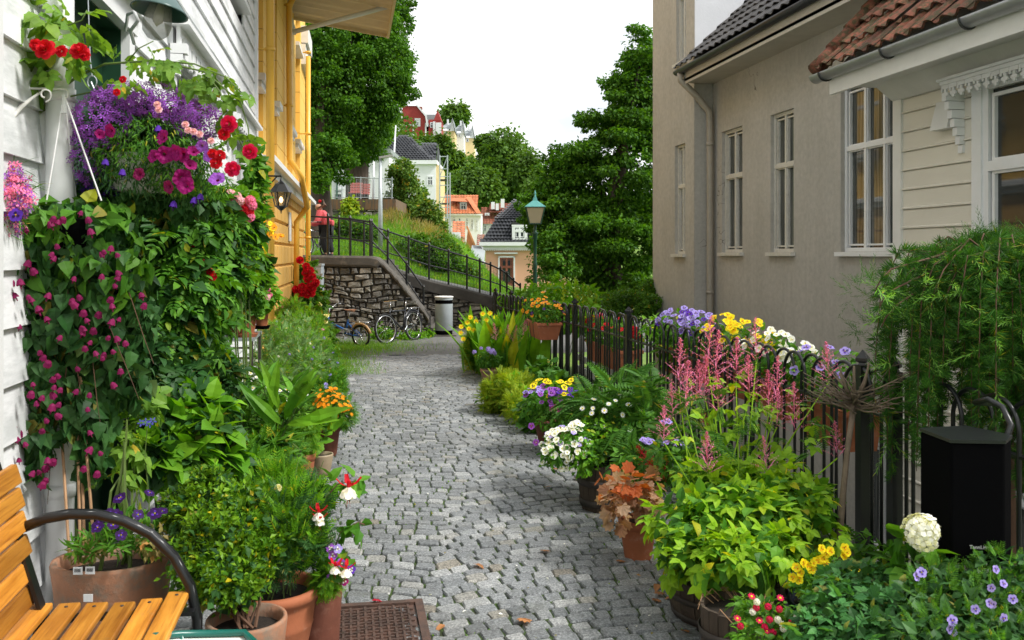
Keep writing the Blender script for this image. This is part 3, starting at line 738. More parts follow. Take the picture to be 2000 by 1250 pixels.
# ---------------------------------------------------------------- wall helpers
def frameM(o, u, w_=None):
    """local x along the wall, y out of it, z up"""
    u = Vector(u).normalized(); z = Vector((0,0,1)); w_ = Vector(w_).normalized() if w_ else z.cross(u)
    m = Matrix((u, w_, z)).transposed().to_4x4(); m.translation = Vector(o); return m
def window(parent, m, wd, ht, cols=2, rows=(.36,), fm=None, gm=None, fw=.05, casing=0, depth=.0, sill=True, name='window', cm=None):
    """m: frame at the lower left corner of the opening, y outwards; the pane lies at y=-depth"""
    fm = fm or M['white_trim']; gm = gm or M['glass']; mb = MB(); d = -depth
    mb.box(0, fw, d-.02, d+.05, 0, ht, 0, m); mb.box(wd-fw, wd, d-.02, d+.05, 0, ht, 0, m)
    mb.box(fw, wd-fw, d-.02, d+.05, 0, fw, 0, m); mb.box(fw, wd-fw, d-.02, d+.05, ht-fw, ht, 0, m)
    ys_ = [fw] + [ht*(1-r) for r in rows][::-1] + [ht-fw]
    for r in rows: mb.box(fw, wd-fw, d-.018, d+.055, ht*(1-r)-fw*.6, ht*(1-r)+fw*.6, 0, m)
    cw = (wd-2*fw)/cols
    for k in range(1, cols): mb.box(fw+cw*k-fw*.45, fw+cw*k+fw*.45, d-.015, d+.048, fw, ht-fw, 0, m)
    for k in range(cols):      # casement stiles, thinner and set back
        for a, b in zip(ys_[:-1], ys_[1:]):
            e = fw*.45; xa, xb = fw+cw*k+fw*.35, fw+cw*(k+1)-fw*.35; za, zb = a+fw*.5, b-fw*.5
            mb.box(xa, xa+e, d-.015, d+.032, za, zb, 0, m); mb.box(xb-e, xb, d-.015, d+.032, za, zb, 0, m)
            mb.box(xa+e, xb-e, d-.015, d+.032, za, za+e, 0, m); mb.box(xa+e, xb-e, d-.015, d+.032, zb-e, zb, 0, m)
    o = mb.build(name, fm, parent)
    p = MB(); p.box(fw*.5, wd-fw*.5, d-.012, d, fw*.5, ht-fw*.5, 0, m); p.build('pane', gm, o)
    if casing:
        c_ = MB(); c = casing
        c_.box(-c, 0, -.02, .045, -.02, ht, 0, m); c_.box(wd, wd+c, -.02, .045, -.02, ht, 0, m); c_.box(-c-.02, wd+c+.02, -.02, .055, ht, ht+c, 0, m)
        c_.build('casing', cm or fm, o)
    if sill:
        s_ = MB(); s_.box(-.04-casing, wd+.04+casing, d+.005, .06 if not casing else .10, -.05, -.003, 0, m); s_.build('sill', cm or fm, o)
    return o
def siding(mb, m, L_, z0, z1, step, openings, proj=.028, lip=.0):
    z = z0
    while z < z1-1e-6:
        zt = min(z+step, z1); iv = [(0, L_)]
        for (a, b, za, zb) in openings:
            if zb > z+.01 and za < zt-.01:
                nv = []
                for (p_, q_) in iv:
                    if b <= p_ or a >= q_: nv.append((p_, q_)); continue
                    if a > p_: nv.append((p_, a))
                    if b < q_: nv.append((b, q_))
                iv = nv
        for (p_, q_) in iv:
            pts = [(0, zt-.001), (0, z), (proj, z), (proj*.95, z+.012), (.006, zt-.001)] if not lip else [(0, zt-.001), (0, z), (proj, z), (proj, z+lip*.3), (proj*.6, z+lip*.55), (proj*.6, zt-lip*.35), (.008, zt-.001)]
            V = [tuple(m @ Vector((t_, y_, z_))) for t_ in (p_, q_) for (y_, z_) in pts]; n = len(pts)
            mb.add(V, [tuple(range(n)), tuple(range(n, 2*n))[::-1]] + [(k, n+k, n+(k+1) % n, (k+1) % n) for k in range(n)])
        z = zt
def tiles(mb, P0, e, s, W_, H_, tw, th, amp, thick=.015, lip=.025, jit=0.0, seg=6):
    """pantiles: e along the eave, s up the slope"""
    e = Vector(e).normalized(); s = Vector(s).normalized(); nrm = e.cross(s)
    if nrm.z < 0: nrm = -nrm
    nx, ny = max(1, int(W_/tw)), max(1, int(H_/th)); V = []; xs = np.linspace(0, 1, seg+1)
    for yy, zz in ((0,0),(1.08,1)):
        for x_ in xs: V.append((x_*1.04*tw, yy*th, lip*(1-zz)+amp*(.5+.5*math.cos(2*PI*(x_-.28)))))
    for x_ in xs: V.append((x_*1.04*tw, 0.004, lip+amp*(.5+.5*math.cos(2*PI*(x_-.28)))-thick))
    q = seg+1; F = [(k, k+1, q+k+1, q+k) for k in range(seg)] + [(2*q+k, 2*q+k+1, k+1, k) for k in range(seg)]
    Tt = (A(V), [(A(F).astype(int), 0)])
    i, j = np.meshgrid(np.arange(nx), np.arange(ny)); n = i.size
    P = A(P0)[None] + A(e)[None]*(i.ravel()*tw)[:,None] + A(s)[None]*(j.ravel()*th)[:,None] + A(nrm)[None]*(rng.normal(size=n)*jit)[:,None]
    Mx = np.stack([A(e), A(s), A(nrm)], axis=-1)[None].repeat(n, 0)
    if jit: Mx = Mx + rng.normal(size=Mx.shape)*jit*1.2
    mb.tm(Tt, Mx, P)

# ---------------------------------------------------------------- white clapboard house (left)
XW = -1.2
Y1 = YX(497, XW); Y0 = -1.5
t = thing('white_house', 'white clapboard house on the left with a dark green doorway', 'house', (XW-2, 5, 0))
dY0, dY1 = YX(92, XW), YX(238, XW); dz = 2.74
m = frameM((XW, Y0, -.15), (0,1,0), (1,0,0))
w1 = (YX(328, XW), YX(405, XW), 1.15, 2.95); w2 = (YX(443, XW), YX(482, XW), 1.15, 2.95)
u1 = (YX(330, XW), YX(395, XW), 4.35, 5.9); u2 = (YX(432, XW), YX(470, XW), 4.35, 5.9)
ops = [(dY0-.12-Y0, dY1+.12-Y0, -1, dz+.15)] + [(a-.1-Y0, b+.1-Y0, c+.02, d+.27) for a, b, c, d in (w1, w2, u1, u2)]
mb = MB(); siding(mb, m, Y1-.18-Y0, -.2, 7.6, .205, ops)
mb.box(XW-4, XW-.13, Y0, Y1, -1.9, 7.6); mb.build('wall', M['white_wood'], t)
mb = MB(); mb.box(XW-.13, XW+.05, Y1-.18, Y1, -.3, 7.6); mb.build('corner_board', M['white_trim'], t)
mb = MB()
mb.box(XW-.13, XW+.04, dY0-.12, dY0, -.1, dz+.02); mb.box(XW-.13, XW+.04, dY1+.003, dY1+.12, -.1, dz+.02)
mb.box(XW-.13, XW+.05, dY0-.16, dY1+.16, dz+.02, dz+.17); mb.box(XW-.12, XW+.12, dY0-.2, dY1+.2, dz+.17, dz+.21)
mb.build('door_frame', M['white_trim'], t)
d_ = MB(); d_.box(XW-.128, XW-.10, dY0, dY1, -.1, dz+.02)
d_.box(XW-.13, XW-.005, dY1-.004, dY1+.002, -.1, dz+.02); d_.box(XW-.13, XW-.005, dY0, dY1, dz+.012, dz+.019)
for zz in (.1, 1.0, 1.75): d_.box(XW-.10, XW-.085, dY0+.12, dY1-.12, zz, zz+.65)
d_.build('door', M['green_door'], t)
def fancy(a, b, c, d, nm):
    mw = frameM((XW, b, c), (0,-1,0), (1,0,0)); o = window(t, mw, b-a, d-c, 2, (.34,), casing=.11, depth=.06, cm=M['white_trim'])
    h = MB(); L0 = b-a
    h.box(-.2, L0+.2, -.02, .17, d-c+.115, d-c+.15, 0, mw)
    h.prism([(0,0)]*0 or [(0,0),(1,0),(1,1)], 'z', 0, 0) if False else None
    n = 11; w_ = (L0+.3)/n
    for k in range(n):
        x_ = -.15+k*w_
        h.box(x_+.004, x_+w_*.36, .08, .105, d-c-.07, d-c+.115, 0, mw); h.box(x_+w_*.64, x_+w_-.004, .08, .105, d-c-.07, d-c+.115, 0, mw)
        h.box(x_+w_*.36, x_+w_*.64, .08, .105, d-c+.05, d-c+.115, 0, mw); h.box(x_+w_*.36, x_+w_*.64, .08, .105, d-c-.10, d-c-.02, 0, mw)
    for x_ in (-.17, L0+.09):
        for q in range(5): h.box(x_, x_+.08, .045, .15-.025*q, d-c-.07-.07*q, d-c-.005-.07*q, 0, mw)
    h.build('head_board', M['white_trim'], o)
for q in (w1, w2, u1, u2): fancy(*q, '')
mb = MB()
for q in (0, 1, 2): mb.box(XW-.02, XW+.10+.05*q, Y0, Y1, 7.6+.12*q, 7.715+.12*q)
mb.build('cornice', M['white_trim'], t)
mb = MB(); mb.prism([(XW+.35, 7.96), (XW-4, 11), (XW-4, 10.8), (XW+.35, 7.86)], 'y', Y0, Y1); mb.build('roof', M['grey_roof'], t)
# drain pipe and the white strip at the picture's left edge
c = W(117, 600, DX(117, XW+.085)); mb = MB(); mb.tube([(c.x, c.y, z) for z in (-.02, 1, 3, 7.5)], .052, 14)
for z in (.6, 2.15, 3.9): mb.tube([(c.x, c.y, z), (c.x, c.y, z+.05)], .058, 14)
o = mb.build('drain_pipe', M['white_trim'], None, True); tag(o, 'white round drain pipe beside the green doorway, behind the white cords', 'pipe')
c = W(8, 600, DX(8, XW+.07)); mb = MB()
mb.box(XW+.03, XW+.06, c.y-.09, c.y+.0, -.02, 3.6); mb.box(XW+.06, XW+.075, c.y-.08, c.y-.02, 0, 3.6)
tag(mb.build('wooden_post', M['white_trim']), 'white painted board post at the left edge of the view', 'post')

# ---------------------------------------------------------------- yellow house
a = Vector((XW, Y1, 0)); b_ = W(596, 500, 22.6); b_.z = 0; uy = (b_-a).normalized(); Ly = (b_-a).length
wy = Vector((uy.y, -uy.x, 0)); my = frameM(a, uy, wy)
def py2u(px, off=0.0):
    """distance along the yellow front seen in column px"""
    best = min(np.linspace(0, Ly, 600), key=lambda u_: abs(CX+F_*((lambda q: (q.x*CT-q.y*ST)/(q.x*ST+q.y*CT))(a+uy*u_+wy*off))-px)); return float(best)
t = thing('yellow_house', 'yellow rendered house with white sills, drain pipes and a black wall lantern', 'house', tuple(a+uy*Ly/2-wy*2))
LZ = 2.80
mb = MB(); mb.box(0.002, Ly, -5, -.16, LZ+.1, 9.2, 0, my)
# piers with grooved courses stand proud of the recessed window bays
piers = []
edges = [(.0,.30)] + [(py2u(x0_), py2u(x1_)) for x0_, x1_ in ((514,534),(541,561),(571,577),(586,596))]
for (u0, u1) in edges:
    z = LZ+.1
    while z < 9.0:
        zt = min(z+.46, 9.1); mb.box(u0+.002, u1, -.16, 0, z+.008, zt-.004, 0, my); mb.box(u0+.01, u1-.01, -.16, -.012, zt-.004, zt+.008, 1, my); z = zt
mb.build('wall', [M['yellow'], M['yellow_groove']], t)
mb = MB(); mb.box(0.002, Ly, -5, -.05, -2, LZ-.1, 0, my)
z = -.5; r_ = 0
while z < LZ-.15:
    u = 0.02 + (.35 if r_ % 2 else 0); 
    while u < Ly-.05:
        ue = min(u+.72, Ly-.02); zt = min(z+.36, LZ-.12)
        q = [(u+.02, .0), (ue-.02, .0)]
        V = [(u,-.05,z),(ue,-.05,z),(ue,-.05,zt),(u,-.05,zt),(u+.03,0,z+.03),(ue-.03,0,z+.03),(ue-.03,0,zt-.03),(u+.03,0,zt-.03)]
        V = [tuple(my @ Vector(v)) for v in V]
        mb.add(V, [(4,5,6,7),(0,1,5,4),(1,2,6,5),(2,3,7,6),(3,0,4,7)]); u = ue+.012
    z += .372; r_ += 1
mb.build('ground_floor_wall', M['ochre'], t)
mb = MB(); mb.box(0.0, Ly+.05, -.16, .14, LZ-.15, LZ-.03, 0, my); mb.box(-.0, Ly+.08, -.16, .26, LZ-.028, LZ+.05, 0, my); mb.box(0, Ly+.04, -.16, .06, LZ+.052, LZ+.1, 0, my)
mb.build('ledge', M['white_trim'], t)
for i in range(len(edges)-1):
    u0, u1 = edges[i][1]+.02, edges[i+1][0]-.02
    if u1-u0 < .5: u0, u1 = edges[i][1], edges[i+1][0]
    for zb in (LZ+1.25, LZ+4.3):
        mw = my @ Matrix.Translation((u0+.06, -.17, zb)); wd = max(.3, u1-u0-.12)
        o = window(t, mw, wd, 1.75, 2, (.36,), M['white_trim'], depth=.02, sill=False, gm=M['glass'])
        s_ = MB(); s_.box(u0, u1, -.16, .10, zb-.16, zb-.07, 0, my); s_.box(u0+.05, u1-.05, -.16, .05, zb-.24, zb-.165, 0, my); s_.build('sill', M['white_dirty'], o)
        s_ = MB(); s_.box(u0, u1, -.16, .08, zb+1.9, zb+1.98, 0, my); s_.build('hood', M['white_dirty'], o)
    s_ = MB()
mb = MB()
for q in range(4): mb.box(-.0, Ly+.1+.05*q, -.16, .08+.09*q, 9.2+.13*q, 9.325+.13*q, 0, my)
mb.build('cornice', M['white_dirty'], t)
def zz(py, D): return CAMZ-(py-HY)/F_*D
# lower cornice end block seen under the canopy
mb = MB(); u0 = py2u(588)
mb.box(u0, Ly+.12, -.1, .16, zz(100,22), zz(68,22), 0, my); mb.box(u0, Ly+.06, -.1, .10, zz(140,22), zz(102,22), 0, my); mb.build('cornice_block', M['white_dirty'], t)
for i, (px, top, bot) in enumerate(((511,9.1,-.1),(565,9.1,-.2),(592,zz(138,22),-.3))):
    u = py2u(px, .09); mb = MB(); q = lambda u_, w_, z_: tuple(my @ Vector((u_, w_, z_)))
    if i == 1:
        u2 = py2u(579, .09); pts = [q(u2,.09,bot), q(u2,.09,LZ-.6), q(u2,.30,LZ-.3), q(u,.30,LZ+.15), q(u,.10,LZ+.45), q(u,.09,5.3), q(u,.09,6.0), q(u,.3,6.5), q(u,.3,7.1), q(u,.35,9.1)]
    elif i == 0: pts = [q(u,.20,bot), q(u,.20,6), q(u,.20,top)]
    else: pts = [q(u,.20,bot), q(u,.20,top)]
    mb.tube(pts, .055, 10)
    for z in ((LZ+1.4, LZ+3.2) if i == 1 else (LZ-.9, LZ+1.4, LZ+3.2)): ow = .09 if i == 1 else .20; mb.tube([q(u,ow,z), q(u,ow,z+.05)], .066, 10); mb.box(u-.012, u+.012, 0, ow, z+.01, z+.035, 0, my)
    mb.build('drain_pipe', M['yellow_pipe'], t, True)
mb = MB()
mb.box(py2u(563), py2u(566), .01, .03, zz(470,17), zz(412,17), 0, my); mb.build('notice', M['white_trim'], t)
# canopy of corrugated sheet on a white strut
cz = 6.35; D2 = 20.5
t2 = thing('canopy', 'corrugated cream awning on a grey strut high on the yellow house', 'canopy', tuple(W(640, 40, 19)))
yE = YX(600, XW+.2); far = W(756, 68, 19.2); near_y = 9.5
xo = far.x; yF = far.y; zE = far.z; mb = MB(); V = []; nn = 110
ysn = np.linspace(near_y, yF, nn)
for i_, y_ in enumerate(ysn):
    for x_, zo in ((XW-.05, .30), (xo, 0)): V.append((x_, y_, zE+.05+zo+.038*math.sin(y_*2*PI/.33)))
F = [(2*i_, 2*i_+1, 2*i_+3, 2*i_+2) for i_ in range(nn-1)]; mb.add(V, F)
V2 = [(v[0], v[1], v[2]+.012) for v in V]; mb.add(V2, F)
M['canopy'] = mat('cream_corrugated_sheet', (.60,.50,.33), .6, .08, 4)
mb.build('sheet', M['canopy'], t2)
mb = MB(); mb.beam((XW, yF+.02, zE+.30), (xo, yF+.02, zE-.0), .05, .10); mb.beam((xo+.02, near_y, zE), (xo+.02, yF+.05, zE), .05, .13)
mb.build('edge_beam', M['canopy'], t2)
mb = MB(); pa = W(566, 66, 17.0); pa.x = XW+.08; pb = Vector((xo-.05, W(745, 12, 17.3).y, W(745,12,17.3).z))
mb.tube([pa, pb], .045, 10); mb.tube([pb, (pb.x, pb.y, zE+.05)], .04, 10); mb.tube([(pa.x, pa.y, pa.z-.2), (pa.x, pa.y, pa.z+.3)], .07, 10); mb.build('strut', M['white_trim'], t2, True)
# far gable end cover so the yellow house is closed
# ---------------------------------------------------------------- grey rendered house (right)
XG = 5.5; XP = 5.2; XS = 5.3
yS0 = YX(1752, XS); t = thing('grey_house', 'grey beige rendered house with tall white windows and a black tiled roof', 'house', (XG+3, 11, -1.7))
yc0, yc1 = YX(1356, XP), YX(1275, XP)
wins = [(YX(1550, XG), YX(1505, XG), 1.58, 3.39, 2), (YX(1450, XG), YX(1410, XG), 1.58, 3.38, 2), (YX(1752, XG)-.10, YX(1642, XG), 1.58, 3.45, 3)]
def wallcut(mb, m, L_, z0, z1, ops, th, mi=0):
    """a wall slab with rectangular holes: y from -th to 0"""
    us = sorted({0, L_} | {v for o in ops for v in o[:2]})
    for ua, ub in zip(us[:-1], us[1:]):
        mid = (ua+ub)/2; iv = [(z0, z1)]
        for (p_, q_, za, zb) in ops:
            if p_ <= mid <= q_: iv = [x for (s_, e_) in iv for x in ((s_, min(e_, za)), (max(s_, zb), e_)) if x[1]-x[0] > .001]
        for (s_, e_) in iv: mb.box(ua, ub, -th, 0, s_, e_, mi, m)
mg = frameM((XG, yc0, 0), (0,-1,0), (-1,0,0)); LG = yc0-yS0
mb = MB(); ops = [(yc0-b, yc0-a, z0_, z1_) for a, b, z0_, z1_, c in wins]
bw = (YX(1749, XG), YX(1688, XG), -1.62, -.42); ops.append((yc0-bw[1], min(LG, yc0-bw[0]), bw[2], bw[3]))
wallcut(mb, mg, LG, -1.9, 4.2, ops, .22)
mb.box(XG+.22, XG+6, yS0, yc0, -1.9, 4.15)
mb.build('wall', M['plaster'], t)
M['old_white'] = mat('flaking_white_window_paint', (.62,.60,.54), .5, .1, 20, .2, 60, col2=(.42,.38,.31), c2=(.6,.75))
for i, (a_, b, z0_, z1_, c) in enumerate(wins): window(t, frameM((XG, b, z0_), (0,-1,0), (-1,0,0)), b-a_, z1_-z0_, c, (.38,), M['old_white'] if c == 2 else M['white_trim'], fw=.045, depth=.10)
window(t, frameM((XG, bw[1], bw[2]), (0,-1,0), (-1,0,0)), bw[1]-bw[0], bw[3]-bw[2], 2, (.0001,), M['white_trim'], fw=.05, depth=.06)
# projecting tall wing
mp_ = frameM((XP, yc1, 0), (0,-1,0), (-1,0,0)); LP = yc1-yc0
ww = [(YX(1338, XP), YX(1318, XP), 1.56, 3.3), (YX(1340, XP), YX(1321, XP), 4.6, 6.3)]
mb = MB(); wallcut(mb, mp_, LP, -1.9, 9.5, [(yc1-b, yc1-a_, z0_, z1_) for a_, b, z0_, z1_ in ww], .2)
mb.box(XP+.2, XP+6, yc0+.004, yc1, -1.9, 9.5)
mb.box(XP, XP+.2, yc0-.001, yc0+.004, -1.9, 4.3); mb.build('wing_wall', M['plaster'], t)
mb = MB(); mb.prism([(XP+.003,4.75),(XP+5.9,9.4),(XP+.003,9.4)] if False else [(XP+.003,4.62),(XP+6,9.5),(XP+6,9.5),(XP+.003,9.5)], 'y', yc0-.02, yc0+.0035); mb.build('wing_gable', M['plaster_white'], t)
for (a_, b, z0_, z1_) in ww: window(t, frameM((XP, b, z0_), (0,-1,0), (-1,0,0)), b-a_, z1_-z0_, 2, (.38,), M['old_white'], fw=.04, depth=.10)
mb = MB(); mb.box(XP-.25, XP+6.2, yc0-.2, yc1+.2, 9.5, 9.75); mb.build('wing_roof', M['brown_tile'], t)
# eaves, gutter, tiled roof
XE = 5.0; yE0 = yS0-.0
mb = MB(); mb.box(XE, XG+.1, yE0, yc0-.004, 4.16, 4.20); mb.box(XE, XE+.035, yE0, yc0-.004, 4.12, 4.36)
mb.prism([(XE+.035,4.2),(XE+.3,4.2),(XE+.035,4.16)], 'y', yE0, yc0-.01); mb.build('eaves', M['soffit'], t)
sl = Vector((math.cos(R(43)), 0, math.sin(R(43))))
mb = MB(); tiles(mb, (XE-.09, yE0, 4.36), (0,1,0), sl, yc0-yE0+.12, 4.5, .215, .30, .035, lip=.03, jit=.002); mb.build('roof', M['brown_tile'], t)
mb = MB(); mb.prism([(XE+.0,4.34),(XE+.0,4.30),(XE+3.4,4.36),(XE+3.3,7.45)], 'y', yE0, yc0-.01); mb.build('roof_boarding', M['dark_gutter'], t)
mb = MB(); gut = [(XE-.06+.065*math.cos(a_), 4.335+.065*math.sin(a_)) for a_ in np.linspace(PI, 2*PI, 9)]
mb.prism(gut+[(p_[0]*.0+XE-.06+.055*math.cos(a_), 4.335+.055*math.sin(a_)) for p_, a_ in zip(gut, np.linspace(2*PI, PI, 9))], 'y', yE0, yc0+.05); mb.build('gutter', M['dark_gutter'], t, True)
mb = MB(); yp = yc0-.1; mb.tube([(XE-.06,yp,4.30),(XE-.06,yp,4.18),(XE+.2,yp,3.95),(XG-.1,yp,3.72),(XG-.09,yp,3.4),(XG-.09,yp,1),(XG-.09,yp,-1.65)], .05, 12)
for z in (3.2, .95): mb.tube([(XG-.09,yp,z),(XG-.09,yp,z+.05)], .06, 12)
mb.build('drain_pipe', M['beige_pipe'], t, True)

# ---------------------------------------------------------------- cream weatherboarded house (right, nearest)
t = thing('cream_house', 'cream weatherboarded house with mossy red tiled roof and grey gutter', 'house', (XS+2, 6, -1.7))
mS = frameM((XS, yS0, 0), (0,-1,0), (-1,0,0)); LS = yS0+1
cw_ = (YX(1900, XS), YX(1762, XS)); wA, wB = yS0-YX(1925, XS), yS0-YX(1925, XS)+1.25
mb = MB(); siding(mb, mS, LS, -1.9, 3.05, .185, [(0, .13, -2, 4), (wA-.13, wB+.13, 1.25, 3.05), (wA-.13, wB+.13, -1.2, .2)], proj=.034, lip=.04)
mb.box(XS+.12, XS+6, -1, yS0-.003, -1.9, 3.3); mb.build('wall', M['cream_wood'], t)
mb = MB(); mb.box(XS-.045, XS+.12, yS0-.13, yS0+.003, -1.9, 3.05); mb.build('corner_board', M['cream_trim'], t)
o = window(t, frameM((XS, yS0-wA, 1.38), (0,-1,0), (-1,0,0)), wB-wA, 1.62, 2, (.44,), M['white_trim'], fw=.07, casing=.12, depth=.02, gm=glass('clean_window_glass', (.03,.035,.035)))
window(t, frameM((XS, yS0-wA, -1.2), (0,-1,0), (-1,0,0)), wB-wA, 1.3, 2, (.4,), M['white_trim'], fw=.06, casing=.12, depth=.02)
mb = MB(); fr = [(0,3.05),(-.05,3.05),(-.05,2.93),(-.025,2.93),(0,2.90)]
mb.box(XS-.05, XS+.12, -1, yS0, 3.05, 3.28); mb.box(XS-.62, XS+.12, -1, yS0+.12, 3.20, 3.23); mb.box(XS-.64, XS-.60, -1, yS0+.14, 3.12, 3.32)
mb.prism([(XS-.05,3.05),(XS-.05,3.20),(XS-.25,3.20),(XS-.08,3.07)], 'y', -1, yS0); mb.box(XS-.60, XS+.1, yS0+.08, yS0+.12, 3.23, 3.36)
mb.build('eaves', M['cream_trim'], t)
sl2 = Vector((math.cos(R(47)), 0, math.sin(R(47))))
mb = MB(); tiles(mb, (XS-.71, -1, 3.345), (0,1,0), sl2, yS0+1.30, 4.5, .205, .30, .05, thick=.022, lip=.045, jit=.006, seg=8); mb.build('roof', M['red_tile'], t)
mb = MB(); mb.prism([(XS-.6,3.34),(XS-.55,3.30),(XS+3.2,3.3),(XS+2.6,6.9)], 'y', -1, yS0+.1); mb.build('roof_boarding', M['cream_trim'], t)
mb = MB(); gp = [(XS-.68, yS0+.28), ]
for j in range(16):   # rounded verge caps
    c0 = Vector((XS-.73, yS0+.26, 3.375))+sl2*(.28*j); mb.tube([c0, c0+sl2*.30], [.085,.065], 10)
mb.build('verge_tiles', M['red_tile'], t, True)
mb = MB(); gx, gz_ = XS-.70, 3.33
ar = np.linspace(PI, 2*PI, 11); ou = [(gx+.075*math.cos(a_), gz_+.075*math.sin(a_)) for a_ in ar]; inn = [(gx+.066*math.cos(a_), gz_+.066*math.sin(a_)) for a_ in ar[::-1]]
mb.prism(ou+inn, 'y', -1, yS0+.30); mb.prism(ou, 'y', yS0+.29, yS0+.30); g_ = mb.build('gutter', M['zinc'], t, True)
mb = MB()
for q in range(7):
    mb = MB(); yq = yS0+.1-q*1.05; mb.tube([(gx+.082*math.cos(a_), yq, gz_+.082*math.sin(a_)) for a_ in ar], .009, 6); mb.build('bracket', M['dark_gutter'], g_)
# carved window hood, fretted board and small white lamp box
hd = MB(); yh0, yh1 = yS0-wA+.30, yS0-wB-.3
hd.box(XS-.22, XS, yh1, yh0, 3.02, 3.05); hd.box(XS-.24, XS-.0, yh1, yh0+.02, 3.052, 3.075)
for k in range(int((yh0-yh1)/.105)):
    yy = yh0-.05-k*.105; hd.box(XS-.205, XS-.185, yy-.050, yy+.050, 2.985, 3.02); hd.box(XS-.205, XS-.185, yy-.012, yy+.012, 2.93, 2.983)
    for a_, b_ in ((0,2.915),(-.022,2.938),(.022,2.938)): hd.tube([(XS-.205,yy+a_,b_),(XS-.185,yy+a_,b_)], .016, 8)
    hd.tube([(XS-.203,yy+.045,2.975),(XS-.187,yy+.045,2.975)], .014, 8)
for q in range(7): hd.box(XS-.20+.026*q, XS, yh0-.06, yh0, 2.96-.075*(q+1), 2.955-.075*q)
hd.build('carved_hood', M['white_trim'], t)
mb = MB(); yb = yS0-YX(1855, XS); q = YX(1862, XS); mb.prism([(XS-.14, 2.66), (XS, 2.66), (XS, 2.92), (XS-.07, 2.92)], 'y', q-.10, q+.14); mb.build('vent_hood', M['cream_trim'], t)

# small litter: petals, crumbs and twigs blown over the setts
mb = MB(); n = 420; p = np.stack([np.concatenate([rng.uniform(-.1,2.2,n//2), rng.normal(1.9,.35,n-n//2)]), 2.8+rng.random(n)**1.3*11, np.zeros(n)], 1); p = p[(p[:,0] < 2.35)]; p[:,2] = [gz(y)+.016 for y in p[:,1]]
d = rnd(len(p)); d[:,2] = 0; nn_ = rnd(len(p))*.3; nn_[:,2] = 1; mb.tm(T['small'], frames(d, nn_, .016*(.5+rng.random(len(p)))), p); o_ = mb.build('petal_litter', [L['dry'], PT['white']])
o_.data.polygons.foreach_set('material_index', ((np.arange(len(o_.data.polygons))//4) % 2).astype(np.int32)); tag(o_, 'tiny fallen petals and plant crumbs on the setts', None, None, 'stuff')
# ---------------------------------------------------------------- background terrain
FW = Vector((ST, CT, 0)); CXv = Vector((CT, -ST, 0))
def zpx(py, D): return CAMZ-(py-HY)/F_*D
def fM(px, D, rot=0):
    """frame facing the camera at column px, depth D; z = 0 at ground datum"""
    o = W(px, HY, D); o.z = 0; u = Matrix.Rotation(rot, 3, 'Z') @ CXv; w_ = Matrix.Rotation(rot, 3, 'Z') @ (-FW)
    return frameM(o, u, w_)
def interp(xs, ps): return np.interp(xs, [p[0] for p in ps], [p[1] for p in ps])
# upper street slab behind the near stone wall, and the road that falls to the right
mb = MB(); pts = [(560,21.9),(738,21.9),(738,30),(500,30)]
V = [tuple(W(px, HY, D).xy)+(z,) for z in (-1.7, 1.47) for px, D in pts]
mb.add(V, [(4,5,6,7),(0,1,5,4),(1,2,6,5),(2,3,7,6),(3,0,4,7)]); struct('upper_street', mb, M['asphalt'])
capz = [(560,500),(738,503),(760,520),(800,535),(850,550),(900,562),(960,578),(1010,590)]
xs = np.linspace(735, 1010, 24)
mb = MB(); V = []
for px in xs:
    cz_ = zpx(interp(px, capz), 24.6)-.02
    for D in (24.7, 27.6): V.append(tuple(W(px, HY, D).xy)+(cz_,))
mb.add(V, [(2*i,2*i+2,2*i+3,2*i+1) for i in range(23)]); struct('falling_road', mb, M['asphalt'])
near = [(600,500),(740,512),(800,532),(850,548),(900,560),(960,577),(1000,588),(1100,620)]
farp = [(600,430),(640,428),(700,424),(770,420),(830,432),(900,470),(960,540),(1000,575),(1100,610)]
def lawn_pt(px, t):
    D0, D1 = 27.4, 36.5; D = D0+(D1-D0)*t
    z = zpx(interp(px, near), D0)*(1-t)+zpx(interp(px, farp), D1)*t
    p = W(px, HY, D); return (p.x, p.y, z+.10*math.sin(px*.05)*math.sin(t*7))
xs = np.linspace(560, 1100, 70); tt = np.linspace(-.12, 1.6, 26); mb = MB(); V = []
for px in xs:
    for t_ in tt:
        q = lawn_pt(px, min(t_,1)); 
        if t_ > 1: D = 36.5+(t_-1)*25; p = W(px, HY, D); q = (p.x, p.y, q[2]-.2)
        V.append(q)
k = len(tt); mb.add(V, [(i*k+j, (i+1)*k+j, (i+1)*k+j+1, i*k+j+1) for i in range(len(xs)-1) for j in range(k-1)])
struct('lawn_slope', mb, M['grass_ground'], smooth=True)
mb = MB(); P_ = []
for i in range(34000):
    px = rng.uniform(600, 1000); t_ = rng.random()**1.2; P_.append(lawn_pt(px, t_))
P_ = A(P_); d = rnd(len(P_))*.55; d[:,2] = 1; mb.tm(T['thin'], frames(d, rnd(len(P_)), .20*(.6+.6*rng.random(len(P_)))), P_)
tag(mb.build('lawn_grass', L['chlor']), 'sunlit green grass on the slope behind the railing', None, None, 'stuff')
mb = MB(); P_ = A([lawn_pt(rng.normal(800, 25), np.clip(rng.normal(.85,.1),0,1)) for _ in range(350)]+[lawn_pt(rng.normal(845, 13), rng.uniform(.5,1)) for _ in range(900)]+[lawn_pt(rng.normal(762, 8), np.clip(rng.normal(.9,.06),0,1)) for _ in range(350)])
d = rnd(len(P_))*.4; d[:,2] = 1; mb.tm(T['thin'], frames(d, rnd(len(P_)), .38*(.5+.6*rng.random(len(P_)))), P_)
tag(mb.build('dry_grass', [L['dry']]), 'tall yellowing grass growing on the slope', None, None, 'stuff')

